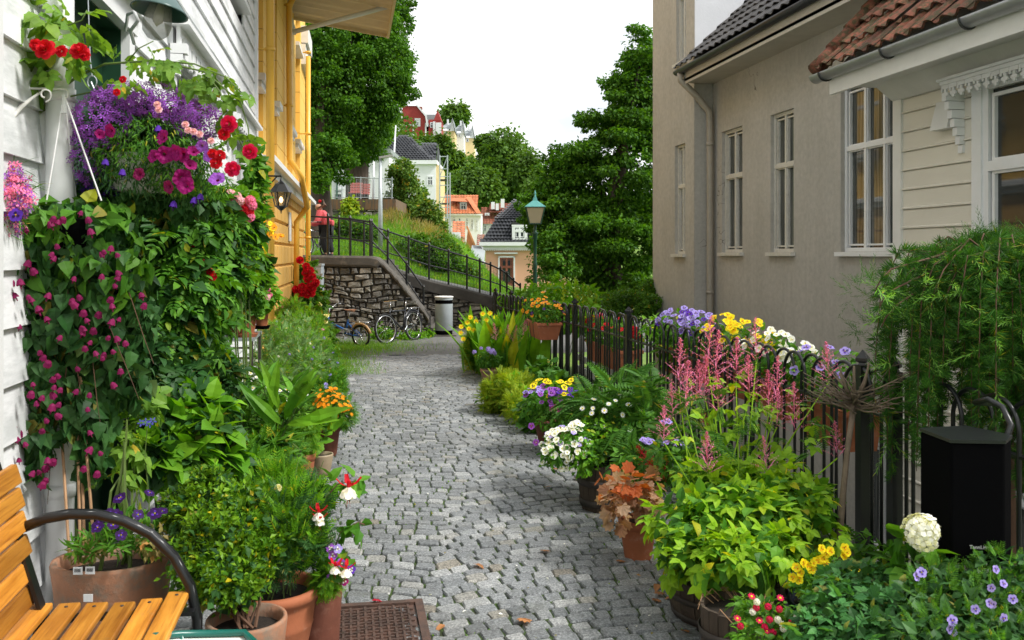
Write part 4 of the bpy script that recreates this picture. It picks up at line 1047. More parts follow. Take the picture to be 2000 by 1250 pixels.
# hillside
def hillz(x, y):
    t = min(1, max(0, (y-85)/95)); s = t*t*(3-2*t)
    H = np.interp(x, [-120,-20,5,12,24,34,60,120], [34,30,27,23,16,12,7,4])
    return -1.7+s*(H+1.7)+(max(0, y-180)*.10 if x < 22 else 0)
xs = np.linspace(-120, 130, 60); ysn = np.linspace(80, 320, 40); mb = MB()
V = [(x, y, hillz(x, y)+.5*math.sin(x*.3)*math.cos(y*.2)) for x in xs for y in ysn]
mb.add(V, [(i*40+j, (i+1)*40+j, (i+1)*40+j+1, i*40+j+1) for i in range(59) for j in range(39)]); struct('hillside', mb, M['grass_ground'], smooth=True)

# ---------------------------------------------------------------- rubble walls
def rubble(mb, m, L_, z0, topf, rh=(.055,.16), rw=(.08,.38), proud=.07):
    z = z0; r = random.Random(int(L_*100))
    while z < 6:
        h = r.uniform(*rh); x = -r.uniform(0, .3); any_ = False
        while x < L_:
            w_ = r.uniform(*rw); xa, xb = max(0, x), min(L_, x+w_); x += w_
            if xb-xa < .06: continue
            zt = min(z+h, topf((xa+xb)/2))
            if zt-z < .05: continue
            any_ = True; g = .010; P4 = []
            hh = r.uniform(-.03,.03)
            c4 = [(xa+g, z+g), (xb-g, z+g+r.uniform(0,.02)), (xb-g-r.uniform(0,.03), zt-g), (xa+g+r.uniform(0,.03), zt-g+hh*0)]
            cx = sum(c[0] for c in c4)/4; cz_ = sum(c[1] for c in c4)/4; pr = proud*r.uniform(.4, 1.2)
            e8 = []
            for k in range(4):
                a_, b_ = c4[k], c4[(k+1) % 4]; e8.append(a_); e8.append(((a_[0]+b_[0])/2+r.uniform(-.015,.015), (a_[1]+b_[1])/2+r.uniform(-.012,.012)))
            V = []
            for q, yy in ((1,-.04),(.96,pr*.5),(.80,pr)):
                for (a_, b_) in e8: V.append(tuple(m @ Vector((cx+(a_-cx)*q, yy+r.uniform(-.012,.012)*(q < 1), cz_+(b_-cz_)*q))))
            F = [(i*8+k, i*8+(k+1)%8, (i+1)*8+(k+1)%8, (i+1)*8+k) for i in range(2) for k in range(8)]
            V.append(tuple(m @ Vector((cx, pr*r.uniform(.8,1.3), cz_)))); mi_ = m.inverted()
            V = [tuple(Vector(v)+Vector((0,0,(.06*math.sin(1.9*(mi_ @ Vector(v)).x+v[2]*2.3)+.035*math.sin(4.7*(mi_ @ Vector(v)).x+1+v[2]*5))*min(1, max(0, (topf((mi_ @ Vector(v)).x)-v[2])*3))))) for v in V]; F += [(16+k, 16+(k+1)%8, 24) for k in range(8)]
            mb.add(V, F)
        z += h
        if not any_: break
M['mortar'] = mat('dark_mortar', (.055,.050,.042), .95, .3, 8, .5, 40)
# near wall with the stair parapet
D1 = 21.8; m1 = fM(585, D1); k1 = D1/F_
top1 = [(585,522),(720,522),(742,520),(775,548),(800,580),(828,612),(850,655)]
f1 = lambda u_: zpx(interp(585+u_/k1, top1), D1)
L1 = (838-585)*k1
t = thing('stone_wall', 'rough dark stone wall with a smooth coping, the bicycles leaning on it', 'stone wall', tuple(m1 @ Vector((L1/2, 0, -.42))))
mb = MB(); rubble(mb, m1, L1, -.45, f1); mb.build('masonry', M['stone'], t)
mb = MB(); us = np.linspace(0, L1, 30); V = []
for u_ in us: V += [tuple(m1 @ Vector((u_, y_, z_))) for y_, z_ in ((0,-.6),(0,f1(u_)),(-.45,f1(u_)),(-.45,-.6))]
mb.add(V, [(4*i+k, 4*i+4+k, 4*i+4+(k+1)%4, 4*i+(k+1)%4) for i in range(29) for k in range(4)]+[(0,1,2,3),(116,119,118,117)]); mb.build('core', M['mortar'], t)
capl = [(585,498),(722,500),(738,503),(752,516),(775,540),(800,572),(828,604),(858,652)]
cu = [(585+u_/k1) for u_ in np.linspace(0, (838-585)*k1, 46)]; mb = MB(); V = []
for px in cu:
    zt = zpx(interp(px, capl), D1); zb = zt-(.26 if px < 740 else .13); u_ = (px-585)*k1; zt += random.uniform(-.02,.02)*(px > 745)
    yo = .10 if px < 745 else .08+random.uniform(-.02,.02)
    V += [tuple(m1 @ Vector((u_, y_, z_))) for y_, z_ in ((yo-.02,zb),(yo,zb+.05),(yo,zt-.05),(yo-.04,zt),(-.46,zt),(-.46,zb))]
mb.add(V, [(6*i+k, 6*i+6+k, 6*i+6+(k+1)%6, 6*i+(k+1)%6) for i in range(45) for k in range(6)]+[tuple(range(6)), tuple(range(270,276))[::-1]])
mb.build('coping', M['concrete'], t)
# long retaining wall behind the steps
D2_ = 24.4; m2 = fM(735, D2_); k2 = D2_/F_
cap2 = [(735,515),(760,522),(800,535),(850,550),(900,562),(960,578),(1020,592)]
f2 = lambda u_: zpx(interp(735+u_/k2, cap2)+20, D2_); L2 = (1020-735)*k2
t = thing('retaining_stone_wall', 'long pale stone retaining wall with a sloping dark coping behind the litter bin', 'stone wall', tuple(m2 @ Vector((L2/2, 0, -.42))))
M['stone_pale'] = mat('pale_field_stone', (.26,.245,.215), .9, .4, 5, .9, 12, col2=(.10,.085,.06), isl=.55)
mb = MB(); rubble(mb, m2, L2, -.55, f2, (.07,.18), (.10,.42), .08); mb.build('masonry', M['stone_pale'], t)
us = np.linspace(0, L2, 30); mb = MB(); V = []
for u_ in us: V += [tuple(m2 @ Vector((u_, y_, z_))) for y_, z_ in ((0,-.7),(0,f2(u_)),(-.3,f2(u_)),(-.3,-.7))]
mb.add(V, [(4*i+k, 4*i+4+k, 4*i+4+(k+1)%4, 4*i+(k+1)%4) for i in range(29) for k in range(4)]+[(0,1,2,3),(116,119,118,117)]); mb.build('core', M['mortar'], t)
M['coping'] = mat('dark_coping', (.060,.056,.050), .85, .3, 4, .3, 40)
mb = MB(); V = []
for u_ in us:
    zt = f2(u_)+20*k2; zb = zt-.30
    V += [tuple(m2 @ Vector((u_, y_, z_))) for y_, z_ in ((.12,zb),(.12,zt-.04),(.08,zt),(-.35,zt),(-.35,zb))]
mb.add(V, [(5*i+k, 5*i+5+k, 5*i+5+(k+1)%5, 5*i+(k+1)%5) for i in range(29) for k in range(5)]+[tuple(range(5)), tuple(range(145,150))[::-1]])
mb.build('coping', M['coping'], t)
# stone steps between the two walls
mb = MB(); ms = fM(742, 22.35)
for i in range(12): mb.box(i*.105, i*.105+.115 if i < 11 else 1.6, -1.9, -.02, -.6, 1.42-.15*i, 0, ms)
struct('stone_steps', mb, M['concrete'])
# terrace wall above the lawn
D3 = 36.8; m3 = fM(632, D3); k3 = D3/F_; L3 = (771-632)*k3; zt3 = zpx(389, D3)
t = thing('terrace_wall', 'dark stone terrace wall above the lawn with a wire fence on top', 'stone wall', tuple(m3 @ Vector((L3/2, 0, 2))))
mb = MB(); rubble(mb, m3, L3, 1.6, lambda u_: zt3-.42, (.07,.16), (.2,.7), .05); mb.build('masonry', M['stone'], t)
mb = MB(); mb.box(0, L3, -5, -.0, -1, zt3-.42, 0, m3); mb.build('core', M['mortar'], t)
M['rusty_conc'] = mat('rust_stained_concrete', (.12,.09,.065), .9, .3, 2, .3, 20, col2=(.22,.11,.05), stretch=(3,3,.4))
mb = MB(); mb.box(0, L3+.05, -5, .06, zt3-.42, zt3, 0, m3); mb.build('coping', M['rusty_conc'], t)
mb = MB(); r_ = .02
pxs = [667,704,730,765]
for px in pxs: u_ = (px-632)*k3; mb.tube([m3 @ Vector((u_,-.1,zt3)), m3 @ Vector((u_,-.1,zt3+.9))], r_, 6)
mb.tube([m3 @ Vector((.3,-.1,zt3+.92)), m3 @ Vector((L3-.05,-.1,zt3+.80))], r_, 6); mb.tube([m3 @ Vector((.3,-.1,zt3+.08)), m3 @ Vector((L3-.05,-.1,zt3+.06))], r_*.7, 6)
for k in range(40): u_ = .3+k*(L3-.35)/40; mb.tube([m3 @ Vector((u_,-.1,zt3+.06)), m3 @ Vector((u_,-.1,zt3+.88-.003*k))], .0045, 4)
ob = mb.build('wire_fence', M['steel'], None); tag(ob, 'grey wire mesh fence on top of the terrace wall near the red benches', 'fence')

# ---------------------------------------------------------------- railings
def railing(name, label, posts, D0, D1, mesh=True, r=.022, midf=.45):
    """posts: (px, top py, bottom py)"""
    n = len(posts); Ds = np.linspace(D0, D1, n); tops, bots = [], []
    for (px, a, b), D in zip(posts, Ds): tops.append(W(px, a, D)); bots.append(W(px, b, D))
    t = thing(name, label, 'railing', tuple(bots[0]))
    for a, b in zip(tops, bots): q = MB(); q.tube([b-Vector((0,0,.05)), a], r*1.25, 8); q.tube([a-Vector((0,0,.0)), a+Vector((0,0,.05))], [r*1.7, r*.8], 8); q.build('post', M['iron'], t)
    q = MB(); q.tube([a-Vector((0,0,.03)) for a in tops], r, 7); q.build('hand_rail', M['iron'], t)
    mids = [b.lerp(a, midf) for a, b in zip(tops, bots)]
    q = MB(); q.tube(mids, r*.8, 7); q.build('mid_rail', M['iron'], t)
    if mesh:
        q = MB()
        for i in range(n-1):
            a0, a1, b0, b1 = tops[i], tops[i+1], bots[i], bots[i+1]; k = max(3, int((a1-a0).length/.075))
            for j in range(k+1):
                f = j/k; f2_ = min(1, f+.35)
                q.tube([b0.lerp(b1, f)+Vector((0,0,.03)), a0.lerp(a1, f)], .0035, 3, cap=False)
            for j in range(1, 9):
                f = j/9; q.tube([b0.lerp(a0, f), b1.lerp(a1, f)], .003, 3, cap=False)
        q.build('wire_mesh', M['iron'], t)
railing('street_railing', 'black iron railing on the near wall where the cyclist stands', [(603,420,500),(641,422,500),(684,425,501),(723,431,503)], 21.9, 22.0, mesh=False)
railing('slope_railing', 'long black iron railing with wire mesh falling to the right below the lawn',
    [(640,420,492),(662,424,495),(711,433,505),(758,450,530),(798,463,540),(838,477,552),(876,489,558),(912,500,566),(937,508,572),(958,515,578),(977,524,582),(990,533,586),(1003,546,590),(1016,556,594)], 24.3, 24.6)
railing('stair_railing', 'black iron handrail descending the steps behind the bicycles', [(726,431,503),(757,466,530),(794,513,576),(827,560,625)], 22.4, 22.6, mesh=False)

# ---------------------------------------------------------------- street furniture
c = W(1045, 560, 19.2); k = 19.2/F_; c.z = gz(19)-.02
t = thing('street_lamp', 'dark green street lamp post with a copper green four sided lantern', 'street lamp', tuple(c))
top = lambda py: zpx(py, 19.2)
mb = MB(); mb.lathe(c, [(.11,0),(.11,.25),(.075,.3),(.065,.9),(.05,1.0),(.042,top(520)-c.z),(.05,top(516)-c.z),(.036,top(512)-c.z),(.036,top(468)-c.z),(.052,top(466)-c.z),(.05,top(458)-c.z),(.075,top(455)-c.z),(.03,top(452)-c.z),(.03,top(440)-c.z)], 12); mb.build('post', M['lamp_green'], t, True)
z1_, z2_ = top(437), top(405); mb = MB(); w1_, w2_ = .115, .19
a0 = TH*0+PI/4-TH
def ring4(r_, z_, n=4): return [(c.x+r_*1.414*math.cos(PI/4-TH+PI/2*q), c.y+r_*1.414*math.sin(PI/4-TH+PI/2*q), z_) for q in range(n)]
mb.add(ring4(w1_, z1_)+ring4(w2_, z2_), [(k_, (k_+1)%4, 4+(k_+1)%4, 4+k_) for k_ in range(4)]+[(3,2,1,0)]); ln = mb.build('lantern', M['opal'], t)
mb = MB()
for q in range(4):
    mb.beam(Vector(ring4(w1_+.004, z1_)[q]), Vector(ring4(w2_+.004, z2_)[q]), .02, .02)
    mb.beam(Vector(ring4(w1_+.004, z1_)[q]), Vector(ring4(w1_+.004, z1_)[(q+1)%4]), .02, .02); mb.beam(Vector(ring4(w2_+.004, z2_)[q]), Vector(ring4(w2_+.004, z2_)[(q+1)%4]), .025, .025)
    mid0 = (Vector(ring4(w1_+.004, z1_)[q])+Vector(ring4(w1_+.004, z1_)[(q+1)%4]))/2; mid1 = (Vector(ring4(w2_+.004, z2_)[q])+Vector(ring4(w2_+.004, z2_)[(q+1)%4]))/2
mb.build('lantern_frame', M['lamp_green'], ln)
mb = MB(); z3 = top(392); z4 = top(386)
R4 = ring4(w2_+.03, z2_+.005)+ring4(.05, z3)+ring4(.035, z4)
mb.add(R4, [(k_, (k_+1)%4, 4+(k_+1)%4, 4+k_) for k_ in range(4)]+[(4+k_, 4+(k_+1)%4, 8+(k_+1)%4, 8+k_) for k_ in range(4)]+[(3,2,1,0)])
mb.tube([(c.x,c.y,z4),(c.x,c.y,top(380)),(c.x,c.y,top(378)),(c.x,c.y,top(371))], [.03,.018,.026,.004], 8); mb.build('lantern_roof', M['copper'], t)

c = W(867, 650, 22); c.z = gz(22)+.01; k = 22/F_
t = thing('litter_bin', 'grey cylindrical litter bin with a slot, in front of the stone wall', 'litter bin', tuple(c))
zb, zt_ = .09, zpx(579, 22)-c.z
mb = MB(); mb.box(c.x-.27, c.x+.27, c.y-.25, c.y+.25, c.z-.01, c.z+.035); mb.build('base_slab', M['concrete'], t)
mb = MB(); mb.lathe(c, [(.19,.03),(.205,.04),(.205,.14),(.20,.14)], 28); mb.build('plinth', M['plastic_black'], t, True)
mb = MB(); mb.lathe(c, [(.20,.13),(.212,.14),(.212,zt_-.17)], 28); mb.lathe(c, [(.212,zt_-.08),(.212,zt_-.03)], 28)
for a_ in np.linspace(0, 2*PI, 9)[:-1]:
    if math.cos(a_+PI/2) > -.9 and False: pass
mb.build('drum', M['bin_grey'], t, True)
mb = MB(); mb.lathe(c, [(.203,zt_-.18),(.203,zt_-.07)], 28); mb.build('slot', M['plastic_black'], t, True)
mb = MB(); mb.lathe(c, [(.215,zt_-.03),(.228,zt_-.02),(.228,zt_),(.20,zt_+.008),(.01,zt_+.012)], 28); mb.build('rim', M['white_dirty'], t, True)
# utility cabinet and yellow post beside the yellow house
m_ = fM(608, 20.6); z0c = -.42; mb = MB(); mb.box(0, .22, -.3, 0, z0c, zpx(516, 20.6), 0, m_); mb.box(-.01, .235, -.31, .012, zpx(519,20.6), zpx(516,20.6)+.01, 0, m_)
t = thing('utility_cabinet', 'narrow grey utility cabinet behind the red roses', 'cabinet', tuple(m_ @ Vector((.1,-.15,z0c)))); mb.build('body', M['bin_grey'], t)
mb = MB(); mb.box(.215, .25, -.05, .02, zpx(538,20.6), zpx(534,20.6), 0, m_); mb.box(.02,.20,0,.012,zpx(600,20.6),zpx(525,20.6),0,m_); mb.build('door', M['steel'], t)
m_ = fM(609, 19.6); mb = MB(); mb.box(0, .21, -.2, 0, -.40, zpx(572, 19.6), 0, m_); mb.box(-.015, .225, -.215, .015, zpx(572,19.6), zpx(569,19.6), 0, m_)
tag(mb.build('yellow_plinth', M['yellow']), 'low yellow rendered pier in front of the grey cabinet', 'pier')
# wall lantern on the yellow house
D = DX(549, -.80); c = W(549, 378, D); k = D/F_; t = thing('wall_lantern', 'black wall lantern with a lit bulb hanging on the yellow house', 'lantern', tuple(c))
def ring6(r_, z_): return [(c.x+r_*math.cos(PI/3*q+.2), c.y+r_*math.sin(PI/3*q+.2), z_) for q in range(6)]
zA, zB, zC, zD = zpx(403,D), zpx(376,D), zpx(360,D), zpx(354,D); f6 = lambda a_, b_: [(a_+q, a_+(q+1)%6, b_+(q+1)%6, b_+q) for q in range(6)]
mb = MB(); mb.add(ring6(.145, zB)+ring6(.07, zC)+ring6(.02, zD), f6(0,6)+f6(6,12)+[tuple(range(6))[::-1]]); mb.tube([(c.x,c.y,zD),(c.x,c.y,zpx(346,D))], [.02,.004], 6)
mb.add(ring6(.07, zA)+ring6(.02, zA-.05), f6(0,6)); mb.tube([(c.x,c.y,zA-.04),(c.x,c.y,zA-.09)], [.014,.004], 6)
for q in range(6): mb.beam(Vector(ring6(.070, zA)[q]), Vector(ring6(.115, zB)[q]), .012, .012); mb.beam(Vector(ring6(.07, zA)[q]), Vector(ring6(.07, zA)[(q+1)%6]), .014, .014)
mb.build('lantern_frame', M['iron'], t)
M['amber'] = mat('smoky_lantern_glass', (.26,.20,.11), .2, .1, 5)
mb = MB(); mb.add(ring6(.062, zA)+ring6(.107, zB), f6(0,6)); m_a = M['thin']; mb.build('glass', m_a, t)
mb = MB(); mb.lathe((c.x,c.y,zA+.04), [(.004,0),(.022,.02),(.024,.045),(.010,.075)], 10); mb.build('bulb', M['bulb'], t, True)
mb = MB(); xw = XW+.06; y_ = c.y
mb.tube([(c.x,y_,zpx(346,D)), (c.x,y_,zpx(344,D)), (xw,y_,zpx(344,D))], .012, 6); mb.tube([(xw,y_,zpx(362,D)), (c.x-.12,y_,zpx(358,D)), (c.x-.05,y_,zpx(345,D))], .009, 6)
mb.tube([(xw,y_,zpx(372,D)), (xw,y_,zpx(338,D))], .02, 6); mb.build('bracket', M['iron'], t)
# galvanised lamp column, flagpoles, scaffold
D = 29.5; a_, b_ = W(743, 512, D), W(743, 306, D); t = thing('lamp_column', 'tall grey galvanised street light column with a flat head on the lawn', 'street light', tuple(a_))
mb = MB(); mb.tube([a_-Vector((0,0,.3)), a_.lerp(b_,.45), b_], [.085,.07,.05], 10); mb.build('column', M['steel'], t, True)
mb = MB(); mb.beam(W(741,308,D), W(768,304,D), .16, .07); mb.build('lamp_head', M['steel'], t)
for nm, lb, (x0_, y0_), (x1_, y1_), D in (('flagpole','slanting white flagpole in front of the black tiled roof',(765,366),(773,245),50), ('flagpole','short white pole beside the flat headed street light',(729,390),(730,308),38)):
    mb = MB(); mb.tube([W(x0_,y0_,D)-Vector((0,0,.5)), W(x1_,y1_,D)], [.07,.035], 8); o_ = mb.build('pole', M['white_far'], None, True); o_.name = nm; tag(o_, lb, 'flagpole')
# scaffold
D = 96; t = thing('scaffold', 'tall grey scaffold tower beside the white house with the black roof', 'scaffold', tuple(W(868,470,D)))
mb = MB(); k = D/F_
def sc(px, py, d_): return W(px, py, D+d_)
for px, tp in ((859,303),(874,303),(879,337)):
    for d_ in (0, 1.6): mb.tube([sc(px,470,d_), sc(px,tp,d_)], .07, 5)
for py in (306,330,345,362,385,405,425,445): 
    xr = 874 if py < 337 else 879
    for d_ in (0,1.6): mb.tube([sc(859,py,d_), sc(xr,py,d_)], .05, 5)
    mb.tube([sc(859,py,0), sc(859,py,1.6)], .05, 5)
mb.tube([sc(859,345,0), sc(874,306,0)], .045, 5); mb.tube([sc(859,405,0), sc(879,362,0)], .045, 5); mb.build('tube_frame', M['steel'], t)
for py in (352,398): q = MB(); a_ = sc(859,py,0); q.beam(sc(859,py,.8), sc(877,py,.8), 1.5, .12); q.build('deck', M['concrete'], t)

# ---------------------------------------------------------------- houses behind
def P3(px, py, D): return W(px, py, D)
class HouseK:
    """a house given by its front left foot column, in its own frame (x right, y to the viewer, z up)"""
    def __init__(s, name, label, px, D, rot=0):
        s.m = fM(px, D, rot); s.D = D; s.k = D/F_; s.t = thing(name, label, 'house', tuple(s.m @ Vector((0,0,-1.6)))); s.px = px
    def x(s, px): return (px-s.px)*s.k
    def z(s, py): return zpx(py, s.D)
    def box(s, nm, m, *b): q = MB(); q.box(*b, 0, s.m); return q.build(nm, m, s.t)
    def poly(s, nm, m, polys, thick=None):
        q = MB()
        for p in polys: q.add([tuple(s.m @ Vector(v)) for v in p], [tuple(range(len(p)))])
        return q.build(nm, m, s.t)
    def gablex(s, nm, m, x0, x1, y0, y1, z0, z1):
        """triangle prism: gable faces the viewer"""
        q = MB(); V = [(x0,y0,z0),(x1,y0,z0),((x0+x1)/2,y0,z1),(x0,y1,z0),(x1,y1,z0),((x0+x1)/2,y1,z1)]
        q.add([tuple(s.m @ Vector(v)) for v in V], [(0,1,2),(5,4,3),(0,3,4,1),(1,4,5,2),(2,5,3,0)]); return q.build(nm, m, s.t)
    def roofplane(s, nm, m, a, b, c_, tw=.3, th=.35, amp=.05):
        """tiles: a,b eave ends, c_ a point straight up the slope from a (local)"""
        a, b, c_ = [s.m @ Vector(v) for v in (a, b, c_)]; q = MB(); e = b-a; sl_ = c_-a
        tiles(q, a, e, sl_, e.length, sl_.length, tw, th, amp, lip=.05, seg=4); return q.build(nm, m, s.t)
    def win(s, px0, px1, py0, py1, y=0, cols=2, fm=None, fw=None, side=None):
        wd, ht = (px1-px0)*s.k, (py1-py0)*s.k
        mm = s.m @ Matrix.Translation((s.x(px0), y+.01, s.z(py1)))
        return window(s.t, mm, wd, ht, cols, (.35,), fm or M['white_far'], M['glass_far'], fw=fw or max(.05, wd*.09), casing=wd*.12, sill=False)
# white house with hipped black roof
h = HouseK('white_house', 'white house with glossy black hipped roof behind the bushy tree', 690, 100)
h.box('wall', M['white_far'], 0, h.x(851), -8, 0, -1.6, h.z(318)); 
h.box('side_wall', M['cream_far'], h.x(851)+.01, h.x(857), -9, -.4, -1.6, h.z(322))
h.box('eaves', M['white_far'], -.3, h.x(854), -8.3, .35, h.z(321), h.z(313))
zr, ze = h.z(257), h.z(314); xp = h.x(789)
h.poly('roof', M['black_tile'], [[(-.3,.3,ze),(h.x(852),.3,ze),(h.x(848),-3.6,h.z(272)),(h.x(814),-3.6,h.z(277)),(xp,-3.6,zr),(xp-1,-3.6,zr)],[(h.x(853),.3,ze),(h.x(853),-8,ze),(h.x(850),-3.7,h.z(272))]])
r_ = MB(); a0_ = Vector((xp-2.2,.35,ze+.05))
q = MB()
def hiptiles(q, h, x0, x1, y0, z0, y1, z1, lcut, rcut, tw=.34, th=.36, amp=.07):
    """tiles on a slope facing the viewer, clipped by left and right boundaries lcut(t), rcut(t)"""
    sl_ = (Vector((0,y1,z1))-Vector((0,y0,z0))); n = int(sl_.length/th)
    for j in range(n):
        t_ = j/n; xa, xb = lcut(t_), rcut(t_)
        if xb-xa < tw: continue
        a_ = h.m @ Vector((xa, y0+(y1-y0)*t_, z0+(z1-z0)*t_)); b__ = h.m @ Vector((xb, y0+(y1-y0)*t_, z0+(z1-z0)*t_))
        tiles(q, a_, b__-a_, h.m.to_3x3() @ sl_, xb-xa, th*1.05, tw, th, amp, lip=.06, seg=4)
hiptiles(q, h, 0, 0, .32, ze+.05, -3.6, zr+.05, lambda t_: -.3+t_*(xp-.3), lambda t_: h.x(851)+(h.x(806)-h.x(851))*0+(h.x(789)-h.x(851))*max(0, (t_)) , .34, .40, .08)
hiptiles(q, h, 0, 0, .30, ze+.02, -3.5, h.z(272)+.0, lambda t_: h.x(842)+(h.x(814)-h.x(842))*t_, lambda t_: h.x(851), .34, .40, .08)
q.build('roof_tiles', M['black_tile'], h.t)
h.win(835,845,345,362); h.win(800,812,345,362)
# white building behind the trunks
h = HouseK('white_building', 'white building with a dark green pipe behind the tree trunks and red benches', 648, 46)
h.box('wall', M['white_far'], 0, h.x(760), -6, 0, 0, h.z(300)); h.box('roof', M['grey_roof'], -.3, h.x(765), -6.3, .3, h.z(300), h.z(292))
h.box('pipe', M['lamp_green'], h.x(657), h.x(660), .02, .12, 1, h.z(318)); h.win(632+20,632+38,380-10,392,cols=1); h.win(690,700,330,352)
h.win(715,724,335,352)
# red house on the hill
h = HouseK('red_house', 'red wooden house with white trim high on the hill', 786, 165)
h.box('wall', M['red_paint'], 0, h.x(832), -6, 0, 10, h.z(230))
h.poly('gable', M['red_paint'], [[(0,.0,h.z(230)),(h.x(832),0,h.z(230)),(h.x(829),0,h.z(222)),(h.x(815),0,h.z(207)),(0,0,h.z(207))]])
h.poly('roof', M['grey_roof'], [[(h.x(812),.5,h.z(206)),(h.x(832),.5,h.z(226)),(h.x(838),.5,h.z(246)),(h.x(838),-7,h.z(246)),(h.x(856),-7,h.z(212)),(h.x(820),-7,h.z(212))],[(-2,.2,h.z(207)),(h.x(815),.2,h.z(207)),(h.x(815),-7,h.z(198)),(-2,-7,h.z(198))]])
h.poly('trim', M['white_far'], [[(h.x(812),.55,h.z(205)),(h.x(815),.55,h.z(205)),(h.x(834),.55,h.z(226)),(h.x(837),.55,h.z(248)),(h.x(834),.55,h.z(248)),(h.x(831),.55,h.z(228))],[(h.x(830),.06,h.z(240)),(h.x(833),.06,h.z(240)),(h.x(833),.06,10),(h.x(830),.06,10)],[(0,.05,h.z(243)),(h.x(809),.05,h.z(243)),(h.x(809),.05,h.z(246)),(0,.05,h.z(246))],[(h.x(806),.07,h.z(243)),(h.x(809),.07,h.z(243)),(h.x(809),.07,10),(h.x(806),.07,10)]])
h.box('wing', M['red_paint'], h.x(836), h.x(860), -7, -1, 10, h.z(232)); h.gablex('wing_gable', M['red_paint'], h.x(846), h.x(861), -7, -.9, h.z(234), h.z(214)); h.box('wing_trim', M['white_far'], h.x(845), h.x(849), -1, -.8, 10, h.z(236)); h.box('wing_trim', M['white_far'], h.x(850), h.x(861), -1, -.82, h.z(262), h.z(238))
h.win(811,820,232,247,cols=1,fw=.25); h.win(797,806,260,270,cols=1); h.win(840,845,238,248,cols=1,y=-.98)
q = MB(); q.box(h.x(815), h.x(821), -4, -3, h.z(208), h.z(203), 0, h.m); q.build('chimney', M['redbrown_tile'], h.t)
# three gabled houses on the ridge
for i, (x0_, x1_, yt, ye, yb, mt, lb) in enumerate(((862,888,233,252,275,'cream_far','pale yellow gabled house next to the red house on the ridge'),(888,906,236,257,280,'white_far','white gabled house in the middle of the ridge row'),(904,926,246,266,285,'cream_far','small yellow gabled house at the right end of the ridge row'))):
    h = HouseK('gabled_house', lb, x0_, 178+i*6); h.t['group'] = 'gabled houses on the ridge'
    xm = h.x((x0_+x1_)/2+3)
    h.box('wall', M[mt], 0, h.x(x1_), -8, 0, 8, h.z(ye+3)); h.gablex('gable', M['white_far'], xm, h.x(x1_), -8, .15, h.z(ye+4), h.z(yt-2))
    h.poly('roof', M['grey_roof'], [[(-.5,.3,h.z(ye)),(xm+.3,.3,h.z(ye)),((xm+h.x(x1_))/2,.3,h.z(yt-3)),((xm+h.x(x1_))/2,-6,h.z(yt-3)),(h.x(x0_+5),-6,h.z(yt))],[((xm+h.x(x1_))/2,.35,h.z(yt-3.5)),(h.x(x1_+1.5),.35,h.z(ye+5)),(h.x(x1_+1.5),-8,h.z(ye+5)),((xm+h.x(x1_))/2,-8,h.z(yt-3.5))]])
    h.win(x0_+7,x0_+11,ye+5,ye+11,cols=1); h.box('chimney', M['white_far'], h.x(x0_+8), h.x(x0_+11), -5, -4, h.z(yt+5), h.z(yt-6))
# orange roofed white house
h = HouseK('white_house', 'white house with long orange tiled roof and a dormer below the dark wood', 862, 110)
h.box('wall', M['white_far'], 0, h.x(939), -7, 0, -1.6, h.z(418)); h.roofplane('roof', M['orange_tile'], (-.3,.4,h.z(418)), (h.x(936),.4,h.z(418)), (-.3,-4.5,h.z(374)), .35, .4, .06)
h.poly('roof_side', M['orange_tile'], [[(h.x(908),-2.0,h.z(383)),(h.x(918),-3,h.z(382)),(h.x(940),.3,h.z(417)),(h.x(931),.45,h.z(417))]])
h.box('dormer', M['redbrown_tile'], h.x(893), h.x(911), -3, .0-.6, h.z(410), h.z(398)); h.win(899,910,396,409,y=-.55,fm=M['grey_roof']); h.poly('dormer_roof', M['orange_tile'], [[(h.x(878),-1.4,h.z(391)),(h.x(914),-.3,h.z(394)),(h.x(914),-.3,h.z(391)),(h.x(906),-3,h.z(385)),(h.x(880),-3,h.z(383))]])
h.win(883,890,424,433); h.win(895,900,426,440,cols=1); h.win(910,914,426,445,cols=1); h.win(920,924,428,448,cols=1); h.win(930,933,430,450,cols=1)
h.box('eaves', M['white_far'], -.3, h.x(939)+.2, .0, .35, h.z(421), h.z(418))
# red brown roofs behind
h = HouseK('brick_house', 'house with a red brown tiled roof and white chimneys', 938, 118)
h.box('wall', M['white_far'], h.x(944), h.x(1005), -6, 0, -1.6, h.z(436)); h.roofplane('roof', M['redbrown_tile'], (h.x(938),.4,h.z(438)), (h.x(1000),.4,h.z(438)), (h.x(938),-4,h.z(402)), .4, .45, .07)
h.roofplane('roof', M['redbrown_tile'], (h.x(955),-.5,h.z(415)), (h.x(1000),-.5,h.z(415)), (h.x(955),-4.5,h.z(393)), .4, .45, .07)
for a_, b_, c_, d_ in ((959,966,394,408),(968,974,397,410),(978,985,388,405)): h.box('chimney', M['white_far'], h.x(a_), h.x(b_), -1.5, -.6, h.z(d_), h.z(c_))
h.win(948,955,417,421,y=.3,cols=1); h.win(944,950,440,452)
